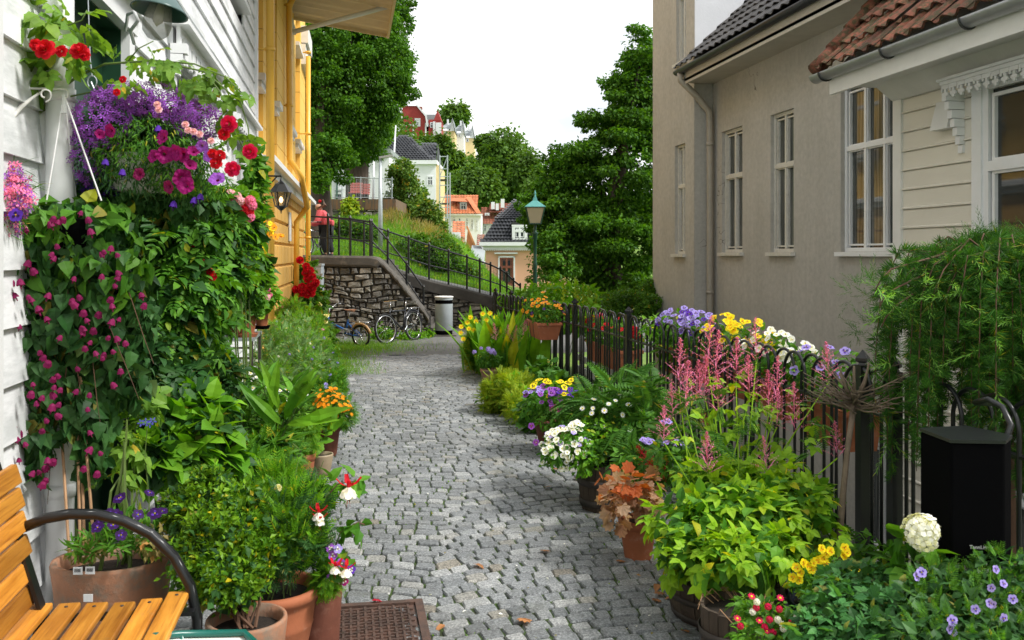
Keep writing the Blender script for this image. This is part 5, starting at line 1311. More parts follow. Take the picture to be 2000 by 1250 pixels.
# orange gable house, nearer
h = HouseK('orange_house', 'narrow orange wooden house with a tiled roof and a white gable in front', 880, 66)
h.box('wall', M['orange_far'], h.x(910), h.x(930), -6, -.0, -1.6, h.z(482)); h.box('white_wall', M['white_far'], h.x(882), h.x(909)+.03, -5, .3, -1.6, h.z(470))
h.roofplane('roof', M['orange_tile'], (h.x(884),.6,h.z(478)), (h.x(914),.6,h.z(478)), (h.x(880),-2.5,h.z(428)), .3, .34, .06)
h.poly('gable', M['orange_far'], [[(h.x(910),.02,h.z(480)),(h.x(930),.02,h.z(488)),(h.x(930),.02,h.z(560)),(h.x(910),.02,h.z(560))],[(h.x(910),.03,h.z(480)),(h.x(930),.03,h.z(488)),(h.x(914),.03,h.z(446))]])
q = MB(); q.beam(h.m @ Vector((h.x(912),.1,h.z(442))), h.m @ Vector((h.x(932),.1,h.z(490))), .5, .12); q.build('barge_board', M['orange_far'], h.t)
h.win(915,920,488,512,cols=1,fm=M['redbrown_tile']); h.box('white_band', M['white_far'], h.x(884), h.x(900), .3, .5, h.z(476), h.z(454))
# small white house
h = HouseK('small_white_house', 'low white weatherboarded house with a grey roof between orange and salmon houses', 924, 62)
h.box('wall', M['white_far'], 0, h.x(952), -6, 0, -1.6, h.z(512)); h.poly('roof', M['grey_roof'], [[(-.2,.3,h.z(500)),(h.x(946),.3,h.z(512)),(h.x(946),-3,h.z(480)),(-.2,-3,h.z(478))]]); h.win(926,931,504,520,cols=1); h.win(936,941,520,545,cols=1)
h.roofplane('roof_back', M['redbrown_tile'], (h.x(928),-2,h.z(480)), (h.x(952),-2,h.z(480)), (h.x(928),-4,h.z(455)), .3, .34, .05)
# salmon mansard house
h = HouseK('salmon_house', 'salmon pink house with a glossy black mansard roof and white dormer', 948, 54)
h.box('wall', M['pink_wall'], 0, h.x(1110), -7, 0, -1.7, h.z(486)); h.box('wall_white_corner', M['white_far'], -.08, h.x(951)-.1, -7, .05, -1.7, h.z(486)) if False else None
h.box('cornice', M['white_far'], -.35, h.x(1115), -7.3, .38, h.z(480), h.z(473)); h.box('cornice_band', M['white_far'], -.12, h.x(1112), -7.1, .14, h.z(488), h.z(480))
q = MB()
for i in range(44): q.box(-.05+i*.11, .01+i*.11, .14, .22, h.z(489.5), h.z(486.5), 0, h.m)
q.build('dentil_row', M['white_far'], h.t)
q = MB(); hiptiles(q, h, 0, 0, .28, h.z(474), -.75, h.z(426), lambda t_: -.30+(h.x(968)+.3)*t_**.7, lambda t_: h.x(1110), .20, .235, .05)
hiptiles(q, h, 0, 0, -.7, h.z(427), -3.0, h.z(384), lambda t_: h.x(966)+(h.x(1006)-h.x(966))*t_, lambda t_: h.x(1090), .20, .235, .05); q.build('roof', M['black_tile'], h.t)
h.poly('roof_underlay', M['dark_gutter'], [[(-.3,.2,h.z(474)),(h.x(1110),.2,h.z(474)),(h.x(1110),-.8,h.z(427)),(h.x(968),-.8,h.z(427))],[(h.x(966),-.8,h.z(428)),(h.x(1110),-.8,h.z(428)),(h.x(1090),-3.1,h.z(385)),(h.x(1006),-3.1,h.z(385))],[(-.3,.2,h.z(474)),(h.x(968),-.8,h.z(427)),(h.x(968),-6,h.z(427)),(-.3,-7,h.z(474))]])
h.box('dormer', M['dark_gutter'], h.x(1000), h.x(1030), -1.2, .12, h.z(470), h.z(434)); h.win(1003,1027,442,468,y=.14,fw=.09)
o_ = h.win(977,1002,503,556,fm=M['redbrown_tile'],fw=.08); 
q = MB()
for b_ in ((973,976,500,575),(1003,1006,500,575),(973,1006,500,503),(966,1011,493,496)): q.box(h.x(b_[0]), h.x(b_[1]), -.0, .10 if b_[2] != 493 else .2, h.z(b_[3]), h.z(b_[2]), 0, h.m)
q.build('window_surround', M['white_far'], h.t)

# ---------------------------------------------------------------- red benches on the terrace
def tbench(px0, px1, D, label):
    m_ = fM(px0, D); wd = (px1-px0)*D/F_; t = thing('garden_bench', label, 'bench', tuple(m_ @ Vector((wd/2,-.3,zt3))), 'red benches on the terrace')
    for i in range(4): q = MB(); q.box(0, wd, -.50-.02*i, -.47-.02*i, zt3+.42+.11*i, zt3+.51+.11*i, 0, m_); q.build('slat', M['bench_red'], t)
    q = MB(); q.box(0, wd, -.48, -.02, zt3+.36, zt3+.40, 0, m_); q.build('seat', M['bench_red'], t)
    for x_ in (.08, wd-.14): q = MB(); q.box(x_, x_+.06, -.46, -.05, zt3, zt3+.36, 0, m_); q.build('leg', M['iron'], t)
tbench(680, 704, 38.6, 'faded red bench behind the wire fence, the larger one on the left'); tbench(706, 719, 39.2, 'faded red bench partly hidden to the right of the other bench')

# ---------------------------------------------------------------- big trees and shrubs
def tree(name, label, blobs, base, r0, n, leaf, lm, k=16, tn='quad', group=None, lo=.2, hi=.36, droop=.3, **kw):
    t = thing(name, label, 'tree', tuple(base), group); tg = [(b[0], b[1], b[2]+b[5]*.1) for b in blobs[:7]]
    if r0: limbs(t, base, tg, r0)
    crown(t, blobs, n, tn, leaf, lm, 'crown', k, lo, hi, droop=droop, **kw); return t
bl = [Bp(690,60,32,115,140), Bp(640,170,31,90,120), Bp(750,130,32,68,110), Bp(706,220,32,74,70), Bp(640,300,30.5,55,60), Bp(690,-60,32,90,90), Bp(610,60,30,60,130), Bp(780,170,32,26,36), Bp(700,290,33,60,30), Bp(775,40,33,35,60), Bp(618,345,29.5,30,28)]
tree('lime_tree', 'huge dense green lime tree behind the yellow house', bl, W(618, 505, 31), .42, 125000, .105, L['tree'], 38, 'quad', lo=.15, hi=.30, rmin=.45, fill=1.02, flat=.7, core=.16)
for px, lb in ((686,'two'), (702,'one')):
    pass
t = thing('twin_trunk_tree', 'dark twin trunked tree growing behind the red benches', 'tree', tuple(W(692, 392, 41)))
mb = MB(); mb.tube([W(690,395,41), W(688,350,41), W(684,300,41)], [.36,.28,.26], 9); mb.tube([W(703,395,41), W(704,350,41), W(706,300,41)], [.40,.36,.34], 9); mb.build('trunk', M['bark'], t, True)
crown(t, [Bp(690,262,40,70,42)], 9000, 'quad', .16, L['tree'])
bl = [Bp(1200,480,24,95,115), Bp(1130,450,24,85,110), Bp(1215,330,24,85,110), Bp(1240,210,24,60,90), Bp(1255,110,24,42,62), Bp(1150,320,24,60,60), Bp(1080,390,24,58,64), Bp(1078,500,23,50,62), Bp(1290,300,25,90,200), Bp(1160,235,24,36,22), Bp(1210,165,24,40,24), Bp(1072,440,24,44,60),Bp(1110,330,24,50,50),  Bp(1260,560,23,60,30)]
tree('linden_tree', 'big dark green tree beside the grey house with layered branches', bl, W(1190, 600, 24.5), .35, 115000, .092, L['tree'], 34, 'quad', lo=.16, hi=.34, rmin=.4, jit=.55, fill=1.06, flat=.5, core=.14)
for i, (px, py, D, rx, ry, n, lb, lf) in enumerate(((985,320,135,58,78,22000,'large round topped green tree on the hillside skyline','tree2'),(885,345,150,50,50,14000,'dark tree below the ridge houses','tree2'),(1030,330,128,30,40,7000,'smaller tree on the right shoulder of the round topped tree','tree2'),(925,365,125,60,38,12000,'dark tree right above the orange roofs','tree2'),
    (888,222,230,26,22,5000,'distant tree on the very top of the hill','tree2'),(838,278,160,20,9,3000,'bushy tree under the red house','tree2'),(1062,375,110,34,46,7000,'tree between the round topped tree and the lamp lantern','tree2'),(862,290,145,22,28,5000,'tree behind the scaffold top','tree2'),(780,300,140,60,40,6000,'tree behind the hipped black roof','tree2'))):
    b = W(px, py, D); base = Vector((b.x, b.y, b.z-ry*D/F_-1.5))
    tree('hill_tree', lb, [Bp(px,py,D,rx,ry), Bp(px-rx*.3,py+ry*.3,D-1,rx*.7,ry*.6), Bp(px+rx*.35,py+ry*.3,D-1,rx*.6,ry*.6)], base, .4, n, D*.0042, L[lf], 14, 'quad', 'trees on the hill', lo=.16, hi=.3)
# wood that reads as one mass behind
mb = MB(); cb = []
for i in range(150):
    x_ = random.uniform(-10, 60); y_ = random.uniform(132, 190); cb.append((x_, y_, hillz(x_, y_)+random.uniform(.0,2.2), random.uniform(2,4), random.uniform(2,4), random.uniform(2,3.4)))
hid = [b for b in cb if not (8 < b[0] < 22 and b[1] > 150)]
p, nr = shell(hid, 42000, .6, -.2); leaves(mb, p, nr, T['quad'], .65, up=.6, droop=.2, jit=.7)
tag(mb.build('hillside_wood', L['tree2']), 'dark green wood covering the hillside', None, None, 'stuff')
shr = [('bushy_tree','light green bushy tree in front of the white wall of the hipped roof house',[Bp(785,345,42,32,36),Bp(805,385,42,30,36),Bp(775,395,42,25,28),Bp(815,410,41,24,24)],'wild',15000,.13),
 ('slope_bush','dark broadleaf bush spreading behind the long railing',[Bp(850,500,29,60,30),Bp(900,535,29,40,22),Bp(810,480,29.5,45,22)],'hedge',13000,.10),
 ('slope_bush','bright bush to the left of the grey street light',[Bp(690,445,31,36,16),Bp(730,460,31,32,18)],'hedge',5000,.09),
 ('slope_bush','tall light bush at the foot of the white house wall',[Bp(835,420,36,30,30),Bp(850,445,36,24,26)],'wild',10000,.11),
 ('slope_bush','green bush against the white gable of the orange house',[Bp(872,505,32,26,20),Bp(855,475,33,28,20),Bp(915,550,31,14,14)],'hedge',8000,.10),
 ('wall_fern_bush','small yellow green bush hanging on the terrace wall',[Bp(684,405,36.4,14,16)],'yellowgreen',1500,.14),
 ('garden_hedge','leafy bright green hedge at the foot of the grey house beyond the fence',[Bp(1225,600,15.5,60,32),Bp(1265,585,16,30,34),Bp(1180,625,15,40,20)],'hedge',13000,.05),
 ('ivy_tuft','low leafy weeds at the foot of the wall between the bicycles',[Bp(745,655,21.2,22,11),Bp(800,660,21.2,30,8)],'bright',2600,.08),
 ('wall_weed','small weed clump beside the litter bin foot',[Bp(835,655,21.6,10,7)],'bright',500,.07)]
for nm, lb, bl, lf, n, sz in shr:
    c_ = bl[0]; t = thing(nm, lb, 'bush', (c_[0], c_[1], c_[2]-c_[5])); crown(t, bl, n, 'quad' if sz > .06 else 'small', sz, L[lf], 'foliage', 12, .22, .4)
    stems(t, (c_[0], c_[1], c_[2]-c_[5]), [(b[0], b[1], b[2]) for b in bl], .02, M['stem_brown'])

# ---------------------------------------------------------------- bicycles
def bicycle(label, O, ang, wr, kind, cols, lean=0.12):
    """O: ground point of the rear wheel; ang: heading; built in local x forward, z up"""
    t = thing('bicycle', label, 'bicycle', tuple(O), 'parked bicycles'); m = Matrix.Translation(O) @ Matrix.Rotation(ang, 4, 'Z') @ Matrix.Rotation(lean, 4, 'X')
    q = lambda x_, y_, z_: m @ Vector((x_, y_, z_))
    wb = .98 if kind == 'fold' else 1.05
    def wheel(x_, r_, steer=0):
        mw = m @ Matrix.Translation((x_, 0, r_)) @ Matrix.Rotation(steer, 4, 'Z')
        wt = bpy.data.objects.new('wheel', None); COL.objects.link(wt); wt.parent = t; wt.location = (mw.translation-Vector(O)); wt.empty_display_size = .1
        n = 32; ci = lambda rr, a_: mw @ Vector((rr*math.cos(a_), 0, rr*math.sin(a_)))
        b = MB(); b.tube([ci(r_-.015, 2*PI*k/n) for k in range(n+1)], .02 if kind == 'fold' else .022, 8, cap=False); b.build('tyre', M['rubber'], wt, True)
        b = MB(); b.tube([ci(r_-.045, 2*PI*k/n) for k in range(n+1)], .012, 6, cap=False)
        for k in range(14): b.tube([ci(.02, 2*PI*k/14+.2), ci(r_-.045, 2*PI*k/14)], .0022, 3, cap=False)
        b.tube([mw @ Vector((0,-.04,0)), mw @ Vector((0,.04,0))], .022, 8); b.build('rim', M['chrome'], wt, True)
    wheel(0, wr); wheel(wb, wr, .1 if kind == 'fold' else -.15)
    fm = M[cols[0]]; bb = (.42, 0, .27); 
    sx, sz = (.30, .62) if kind == 'fold' else (.26, .80); hx, hz = (wb-.14, .62) if kind == 'fold' else (wb-.20, .74)
    b = MB()
    if kind == 'fold':
        b.tube([q(*bb), q(.40,0,.35), q(hx+.03,0,hz-.10)], .022, 8); b.tube([q(*bb), q(sx,0,sz-.04)], .019, 8)
    else:
        b.tube([q(*bb), q(hx+.03,0,hz-.10)], .02, 8); b.tube([q(sx+.03,0,sz-.10), q(hx+.01,0,hz-.03)], .018, 8); b.tube([q(*bb), q(sx,0,sz-.05)], .017, 8)
    for s_ in (-.05,.05): b.tube([q(*bb), q(0,s_,wr)], .010, 6); b.tube([q(0,s_,wr), q(sx+.02,0,sz-.12)], .009, 6)
    b.tube([q(hx-.01,0,hz+.02), q(hx+.04,0,hz-.14)], .024, 8); b.build('frame', fm, t, True)
    b = MB()
    for s_ in (-.05,.05): b.tube([q(hx+.04,0,hz-.15), q(hx+.06,s_,hz-.19), q(wb,s_,wr)], .012, 6)
    b.build('fork', fm, t, True)
    b = MB(); b.tube([q(sx,0,sz-.08), q(sx-.045,0,sz+.14)], .013, 8); b.tube([q(hx-.01,0,hz), q(hx-.05,0,hz+.17)], .013, 8); b.build('seat_post', M['chrome'], t, True)
    b = MB(); x_, z_ = sx-.05, sz+.16
    b.add([tuple(q(*v)) for v in ((x_-.12,-.08,z_+.015),(x_-.13,0,z_+.025),(x_-.12,.08,z_+.015),(x_,.055,z_+.01),(x_,-.055,z_+.01),(x_+.15,-.015,z_+.012),(x_+.15,.015,z_+.012),(x_-.11,0,z_-.035),(x_+.05,0,z_-.03))],
        [(0,1,4),(1,2,3),(1,3,4),(4,3,6,5),(0,4,7),(4,8,7),(3,2,7),(3,7,8),(4,5,8),(6,3,8),(5,6,8),(0,7,1),(1,7,2)]); b.build('saddle', M[cols[1]], t)
    b = MB(); z_ = hz+.17; x_ = hx-.05
    b.tube([q(x_-.16,-.29,z_+.06), q(x_-.02,-.24,z_+.09), q(x_+.02,-.08,z_+.0), q(x_+.02,.08,z_), q(x_-.02,.24,z_+.09), q(x_-.16,.29,z_+.06)] if kind == 'fold' else [q(x_-.05,-.29,z_+.02), q(x_+.02,-.15,z_+.02), q(x_+.02,.15,z_+.02), q(x_-.05,.29,z_+.02)], .012, 7); hb = b.build('handlebar', M['chrome'], t, True)
    for s_ in (-1,1):
        b = MB(); b.tube([q(x_-.17,s_*.292,z_+.06), q(x_-.07,s_*.27,z_+.075)] if kind == 'fold' else [q(x_-.06,s_*.30,z_+.02), q(x_-.0,s_*.19,z_+.02)], .018, 7); b.build('grip', M['rubber'], hb, True)
    b = MB(); mud = lambda cx_, a0_, a1_: b.tube([q(cx_+(wr+.03)*math.cos(a_), 0, wr+(wr+.03)*math.sin(a_)) for a_ in np.linspace(a0_, a1_, 12)], .026, 6)
    mud(0, .5, 2.9); b.build('mudguard', M[cols[2]], t, True)
    b = MB(); zr = wr*2+.07
    for s_ in (-.05,.05): b.tube([q(sx-.05,s_,zr), q(-.25,s_,zr)], .008, 5); b.tube([q(-.2,s_,zr), q(0,s_*1.3,wr)], .006, 5)
    for x_ in (-.2,-.1,0): b.tube([q(x_,-.05,zr), q(x_,.05,zr)], .006, 5)
    b.build('rack', M['chrome'], t, True)
    b = MB(); b.lathe((0,0,0), [(.09,-.006),(.09,.006)], 18); V = b.V[0]; b2 = MB(); R3 = (m @ Matrix.Translation((bb[0],-.05,bb[2])) @ Matrix.Rotation(PI/2, 4, 'X'))
    b2.add([tuple(R3 @ Vector(v)) for v in V], b.F[0][0]); b2.tube([q(bb[0],-.06,bb[2]), q(bb[0]+.12,-.07,bb[2]-.12)], .01, 5); b2.tube([q(bb[0],.06,bb[2]), q(bb[0]-.12,.07,bb[2]+.12)], .01, 5)
    b2.beam(q(bb[0]+.12,-.07,bb[2]-.12), q(bb[0]+.12,-.16,bb[2]-.12), .07, .02); b2.beam(q(bb[0]-.12,.07,bb[2]+.12), q(bb[0]-.12,.16,bb[2]+.12), .07, .02); b2.build('crankset', M['steel'], t)
    b = MB(); b.tube([q(0,-.055,wr+.04), q(bb[0],-.055,bb[2]+.085)], .006, 4); b.tube([q(0,-.055,wr-.04), q(bb[0],-.055,bb[2]-.085)], .006, 4); b.build('chain', M['steel'], t)
    return t
M['blue_paint'] = mat('blue_bicycle_paint', (.01,.12,.42), .3, .05); M['tan'] = mat('tan_leather', (.42,.20,.11), .6, .1); M['tanguard'] = mat('gold_mudguard', (.60,.36,.16), .4, .05); M['black_paint'] = mat('black_bicycle_paint', (.012,.014,.02), .3, .05)
O1 = G(706, 678); O2 = Vector(W(663, 640, O1.y+.9)); d1 = Vector((-.78, .62, 0)).normalized()
bicycle('small blue folding bicycle with tan saddle leaning by the stone wall', O1, math.atan2(d1.y, d1.x), .235, 'fold', ('blue_paint','tan','tanguard'), lean=-.10)
O1 = G(812, 668); d1 = Vector((-.62, -.78, 0)).normalized(); O1 = O1+Vector((-.0,.35,0)); O1.z = gz(O1.y)
bicycle('tall black bicycle parked between the blue bicycle and the litter bin', O1, math.atan2(d1.y, d1.x), .335, 'town', ('black_paint','rubber','black_paint'), lean=.10)

# ---------------------------------------------------------------- person with a bicycle on the upper street
def skinmesh(name, V, E, Rr, m, parent, root=0, sub=1):
    me = bpy.data.meshes.new(name); off = Vector(parent.location) if parent else Vector()
    pp = parent
    me.from_pydata([tuple(Vector(v)-off) for v in V], E, []); o = bpy.data.objects.new(name, me); COL.objects.link(o); o.parent = parent
    o.modifiers.new('skin', 'SKIN'); 
    if not me.skin_vertices: return o
    for i, r_ in enumerate(Rr):
        sv = me.skin_vertices[0].data[i]; sv.radius = (r_, r_) if not isinstance(r_, tuple) else r_; sv.use_root = (i == root); 
    sb = o.modifiers.new('sub', 'SUBSURF'); sb.levels = sub; sb.render_levels = sub
    me.materials.append(m); 
    return o
PD = 24.6; base = W(634, 500, PD); base.z = 1.47
mp2 = Matrix.Translation(base) @ Matrix(((-CT, -ST, 0), (ST, -CT, 0), (0,0,1))).to_4x4()
# local: x to the picture's left (heading), y towards viewer, z up
pl = lambda x_, y_, z_: mp2 @ Vector((x_, y_, z_))
sc_ = 1.36/1.6
t = thing('person', 'person in a coral pink jacket and black trousers leaning over a bicycle handlebar', 'person', tuple(base))
J = dict(pel=(-.05,0,.86), spine=(.0,0,1.02), chest=(.07,0,1.20), neck=(.12,0,1.33), head=(.17,.02,1.43), htop=(.19,.02,1.54),
  hipL=(-.05,.09,.82), kneeL=(.02,.10,.46), ankL=(-.06,.10,.08), toeL=(.12,.10,.03), hipR=(-.05,-.09,.82), kneeR=(-.10,-.10,.46), ankR=(-.20,-.10,.10), toeR=(-.03,-.10,.04),
  shL=(.10,.17,1.26), elL=(.16,.24,1.00), wrL=(.34,.22,.92), haL=(.42,.21,.93), shR=(.10,-.17,1.26), elR=(.20,-.24,1.02), wrR=(.38,-.22,.93), haR=(.46,-.21,.94))
names = list(J); V = [pl(*[c*.93 for c in J[n]]) for n in names]; ix = {n: i for i, n in enumerate(names)}
E = [('pel','spine'),('spine','chest'),('chest','neck'),('neck','head'),('head','htop'),('pel','hipL'),('hipL','kneeL'),('kneeL','ankL'),('ankL','toeL'),('pel','hipR'),('hipR','kneeR'),('kneeR','ankR'),('ankR','toeR'),
  ('chest','shL'),('shL','elL'),('elL','wrL'),('wrL','haL'),('chest','shR'),('shR','elR'),('elR','wrR'),('wrR','haR')]
rad = dict(pel=.13,spine=.12,chest=.13,neck=.065,head=.115,htop=.085,hipL=.09,kneeL=.06,ankL=.04,toeL=.035,hipR=.09,kneeR=.06,ankR=.04,toeR=.035,shL=.06,elL=.045,wrL=.028,haL=.03,shR=.06,elR=.045,wrR=.028,haR=.03)
EE = [(ix[a_], ix[b_]) for a_, b_ in E]; RR = [rad[n] for n in names]
for hn in ('haL','haR'):     # curled fingers and a thumb round the grips
    hx_, hy_, hz__ = J[hn]; sgn = 1 if hn == 'haL' else -1
    for f in range(5):
        o0 = (hx_+.01, hy_+(f-1.5)*.018 if f < 4 else hy_-sgn*.03, hz__-.005); o1 = (hx_+.045, o0[1], hz__-.012); o2 = (hx_+.05, o0[1], hz__-.045)
        if f == 4: o1 = (hx_+.01, hy_-sgn*.04, hz__-.04); o2 = (hx_+.03, hy_-sgn*.035, hz__-.06)
        b0 = len(V); V += [pl(*[c*.93 for c in o1]), pl(*[c*.93 for c in o2])]; EE += [(ix[hn], b0), (b0, b0+1)]; RR += [.009, .008]
skinmesh('body', V, EE, RR, M['skin'], t, ix['pel'], 2)
def sub(nm, pts, ed, rr, m): skinmesh(nm, [pl(*[c*.93 for c in p]) for p in pts], ed, rr, m, t, 0, 2)
M['coral'] = mat('coral_quilted_jacket', (.62,.085,.10), .7, .12, 12, .5, 25); M['trouser'] = mat('black_trousers', (.012,.012,.016), .8, .1); M['hair'] = mat('brown_hair', (.10,.045,.022), .6, .2, 30, .5, 90); M['scarf'] = mat('dark_plum_scarf', (.03,.01,.035), .9)
sub('jacket', [(-.06,0,.84),(.0,0,1.02),(.07,0,1.20),(.11,0,1.31),(.10,.17,1.26),(.16,.245,1.0),(.33,.22,.925),(.10,-.17,1.26),(.20,-.245,1.02),(.37,-.22,.93)], [(0,1),(1,2),(2,3),(2,4),(4,5),(5,6),(2,7),(7,8),(8,9)], [.20,.185,.19,.11,.105,.085,.06,.105,.085,.06], M['coral'])
sub('trousers', [(-.05,0,.84),(-.05,.09,.80),(.02,.10,.46),(-.06,.10,.11),(-.05,-.09,.80),(-.10,-.10,.46),(-.20,-.10,.12)], [(0,1),(1,2),(2,3),(0,4),(4,5),(5,6)], [.17,.13,.10,.075,.13,.10,.075], M['trouser'])
sub('shoe', [(-.10,.10,.05),(.0,.10,.04),(.12,.10,.03)], [(0,1),(1,2)], [.075,.07,.055], M['rubber']); sub('shoe', [(-.24,-.10,.06),(-.14,-.10,.05),(-.03,-.10,.04)], [(0,1),(1,2)], [.075,.07,.055], M['rubber'])
sub('scarf', [(.12,0,1.30),(.13,.01,1.36)], [(0,1)], [.12,.105], M['scarf'])
sub('hair', [(.145,.0,1.545),(.10,0,1.47),(.04,-.02,1.57)], [(0,1),(0,2)], [.125,.12,.09], M['hair'])
sub('hair_ribbon', [(.12,.05,1.60),(.16,0,1.625),(.10,-.05,1.60)], [(0,1),(1,2)], [.045,.045,.045], PT['red'])
b = MB()
for yy in (-.03,.035): b.tm(ballT(.012), np.eye(3)[None], A([pl(.235, .045+yy*.9, 1.355)]))
b.build('eye', M['rubber'], t)
# backpack strap bag
mb = MB(); mb.box(-.27*.93, -.15*.93, -.10, .14, .84, 1.0, 0, mp2); 
o_ = mb.build('shoulder_bag', M['coral'], t); bv = o_.modifiers.new('b', 'BEVEL'); bv.width = .05; bv.segments = 3
Bo = pl(.02, -.32, 0); hd_ = (mp2.to_3x3() @ Vector((.33,.94,0))); o_ = bicycle('white bicycle held by the person in the coral jacket', Bo, math.atan2(hd_.y, hd_.x), .33, 'town', ('chrome','rubber','black_paint'), 0); del o_['group']
# ---------------------------------------------------------------- iron hoop fence (right)
XF = 2.50
t = thing('iron_fence', 'long black iron fence of interlaced hoops along the right side of the path', 'fence', (XF, 9, 0))
ftop = lambda y: 1.0 - .10*min(1, max(0, (y-9)/6)) + .0
y = 2.55; i = 0
def path_x(y): return XF + (0 if y < 14.6 else (y-14.6)*.0)
while y < 15.8:
    b = MB(); zt = ftop(y); r_ = .125; zb = gz(y)+.06; off = .011 if i % 2 else -.011; zc = zt-r_
    pts = [(XF+off, y-r_, zb)] + [(XF+off, y-r_, z) for z in (zb+.3, zc)] + [(XF+off, y-r_*math.cos(a), zc+r_*math.sin(a)) for a in np.linspace(.15, PI-.15, 11)] + [(XF+off, y+r_, z) for z in (zc, zb+.3, zb)]
    b.tube(pts, .0092, 8); b.build('hoop', M['iron'], t, True); y += .165; i += 1
for zr in (.215, .90):
    b = MB(); pts = [(XF, y_, (ftop(y_)-zr) if zr < .5 else gz(y_)+.10) for y_ in np.linspace(2.4, 15.9, 28)]
    for p_, q_ in zip(pts[:-1], pts[1:]): b.beam(p_, q_, .034, .012)
    b.build('rail', M['iron'], t)
posts = [YX(1685, XF), YX(1747, XF), YX(1123, XF), YX(1228, XF), YX(1400, XF), 2.45, YX(1005, XF)+.3, YX(968, XF)]
for y_ in posts:
    b = MB(); h = ftop(y_)+.055; w_ = .026
    b.box(XF-w_, XF+w_, y_-w_, y_+w_, gz(y_)-.02, h-.05); b.lathe((XF, y_, h-.05), [(.026,0),(.022,.012),(.040,.02),(.040,.035),(.002,.075)], 4)
    b.build('post', M['iron'], t)
b = MB()
for i in range(7): b.box(XF+.30, XF+.32, YX(1240,2.8)-.2, YX(1120,2.8), -.6+.14*i, -.6+.14*i+.075)
for k_ in range(9): b.box(XF+.285, XF+.30, YX(1240,2.8)-.2+k_*.32, YX(1240,2.8)-.13+k_*.32, -1.7, .36)
tag(b.build('slatted_screen', M['cream_trim']), 'pale slatted trellis seen through the hoop fence', 'trellis')

# ---------------------------------------------------------------- slatted bench (bottom left)
XB0, XB1 = -1.02, -.50; yEnd = W(200, 1000, 2.93).y
t = thing('slatted_bench', 'orange varnished slatted bench with curved black iron arm', 'bench', (-.8, yEnd-.6, 0))
yb0 = yEnd-1.5
nS = 6
for i in range(nS):
    x_ = XB1-.035-i*.082; b = MB(); z_ = .435+(.006*(i-2)**2 if i < 3 else .004*(i-2)); b.box(x_-.033, x_+.033, yb0, yEnd-.01, z_-.011, z_+.011)
    o = b.build('seat_slat', M['bench_wood'], t); bv = o.modifiers.new('bevel', 'BEVEL'); bv.width = .005; bv.segments = 2
back = []
for i in range(6):
    z_ = .50+i*.073; x_ = -.965-.22*((z_-.45)*.62); b = MB()
    a_ = R(16); dx, dz = math.sin(a_)*.031, math.cos(a_)*.031
    b.add([(x_+dx+.01,yb0,z_-dz),(x_+dx-.01,yb0,z_-dz),(x_-dx-.01,yb0,z_+dz),(x_-dx+.01,yb0,z_+dz),(x_+dx+.01,yEnd,z_-dz),(x_+dx-.01,yEnd,z_-dz),(x_-dx-.01,yEnd,z_+dz),(x_-dx+.01,yEnd,z_+dz)], [(0,1,2,3),(7,6,5,4),(0,4,5,1),(1,5,6,2),(2,6,7,3),(3,7,4,0)])
    o = b.build('back_slat', M['bench_wood'], t); bv = o.modifiers.new('bevel', 'BEVEL'); bv.width = .005; bv.segments = 2
for ye in (yEnd-.05, yb0+.1):
    b = MB()
    b.beam((-.93,ye,.44), (-1.07,ye,.92), .045, .012, 0, (1,0,0)); b.beam((-.93,ye,.42), (XB1+.02,ye,.415), .045, .012); b.build('side_frame', M['iron'], t)
    b = MB(); arc = [(-.995,.70),(-.93,.725),(-.86,.735),(-.78,.73),(-.70,.705),(-.62,.66),(-.55,.585),(-.50,.49),(-.478,.38),(-.475,.2),(-.50,.0)]
    pa = [(x_, ye+.03, z_) for x_, z_ in arc]
    for p_, q_ in zip(pa[:-1], pa[1:]): b.tube([p_, q_], .0165, 8)
    b.tube(pa, .0168, 10); b.build('arm_rest', M['iron'], t, True)
    b = MB(); b.tube([(-.93,ye+.0,.44),(-.99,ye,.2),(-1.08,ye,0)], .015, 8); b.build('leg', M['iron'], t, True)
b = MB()
for i in range(nS): b.lathe((XB1-.035-i*.082, yEnd-.05, .447+(.006*(i-2)**2 if i < 3 else .004*(i-2))), [(.006,0),(.005,.002),(0.0001,.003)], 8)
b.build('bolt_row', M['rust_band'], t)
# teal tube of a low table
b = MB(); pt = [W(300,1243,2.62), W(355,1238,2.70), W(478,1236,2.74), W(505,1262,2.62), W(510,1330,2.4)]
t = thing('teal_table', 'teal green tubular metal table corner at the bottom edge beside the bench', 'table', tuple(W(420, 1300, 2.7).xy)+(0,))
b.tube(pt, .0105, 10); b.build('tube_rim', M['teal'], t, True)
b = MB(); c_ = [p+Vector((0,0,-.012)) for p in pt]+[W(300,1330,2.4)+Vector((0,0,-.012))]; b.add([tuple(p) for p in c_], [tuple(range(6))]); b.build('top', M['cream_trim'], t)
for p in (pt[1], pt[3]): b = MB(); b.tube([p, (p.x, p.y, 0)], .011, 8); b.build('leg', M['teal'], t, True)

# ---------------------------------------------------------------- plants, left side
def base_at(px, D, x=None):
    p = W(px, HY, D); return Vector((p.x if x is None else x, p.y, gz(p.y)))
def rim_h(py, D, b): return zpx(py, D)-b.z
def potted(name, label, cat, px, rimpy, D, r, m, style='rim', **k):
    b = base_at(px, D); t = thing(name, label, cat, tuple(b)); h = rim_h(rimpy, D, b)
    if style == 'barrel': barrel(t, b, r, h)
    else: pot(t, b, r, h, m, style, **k)
    return t, b+Vector((0,0,h*.9))
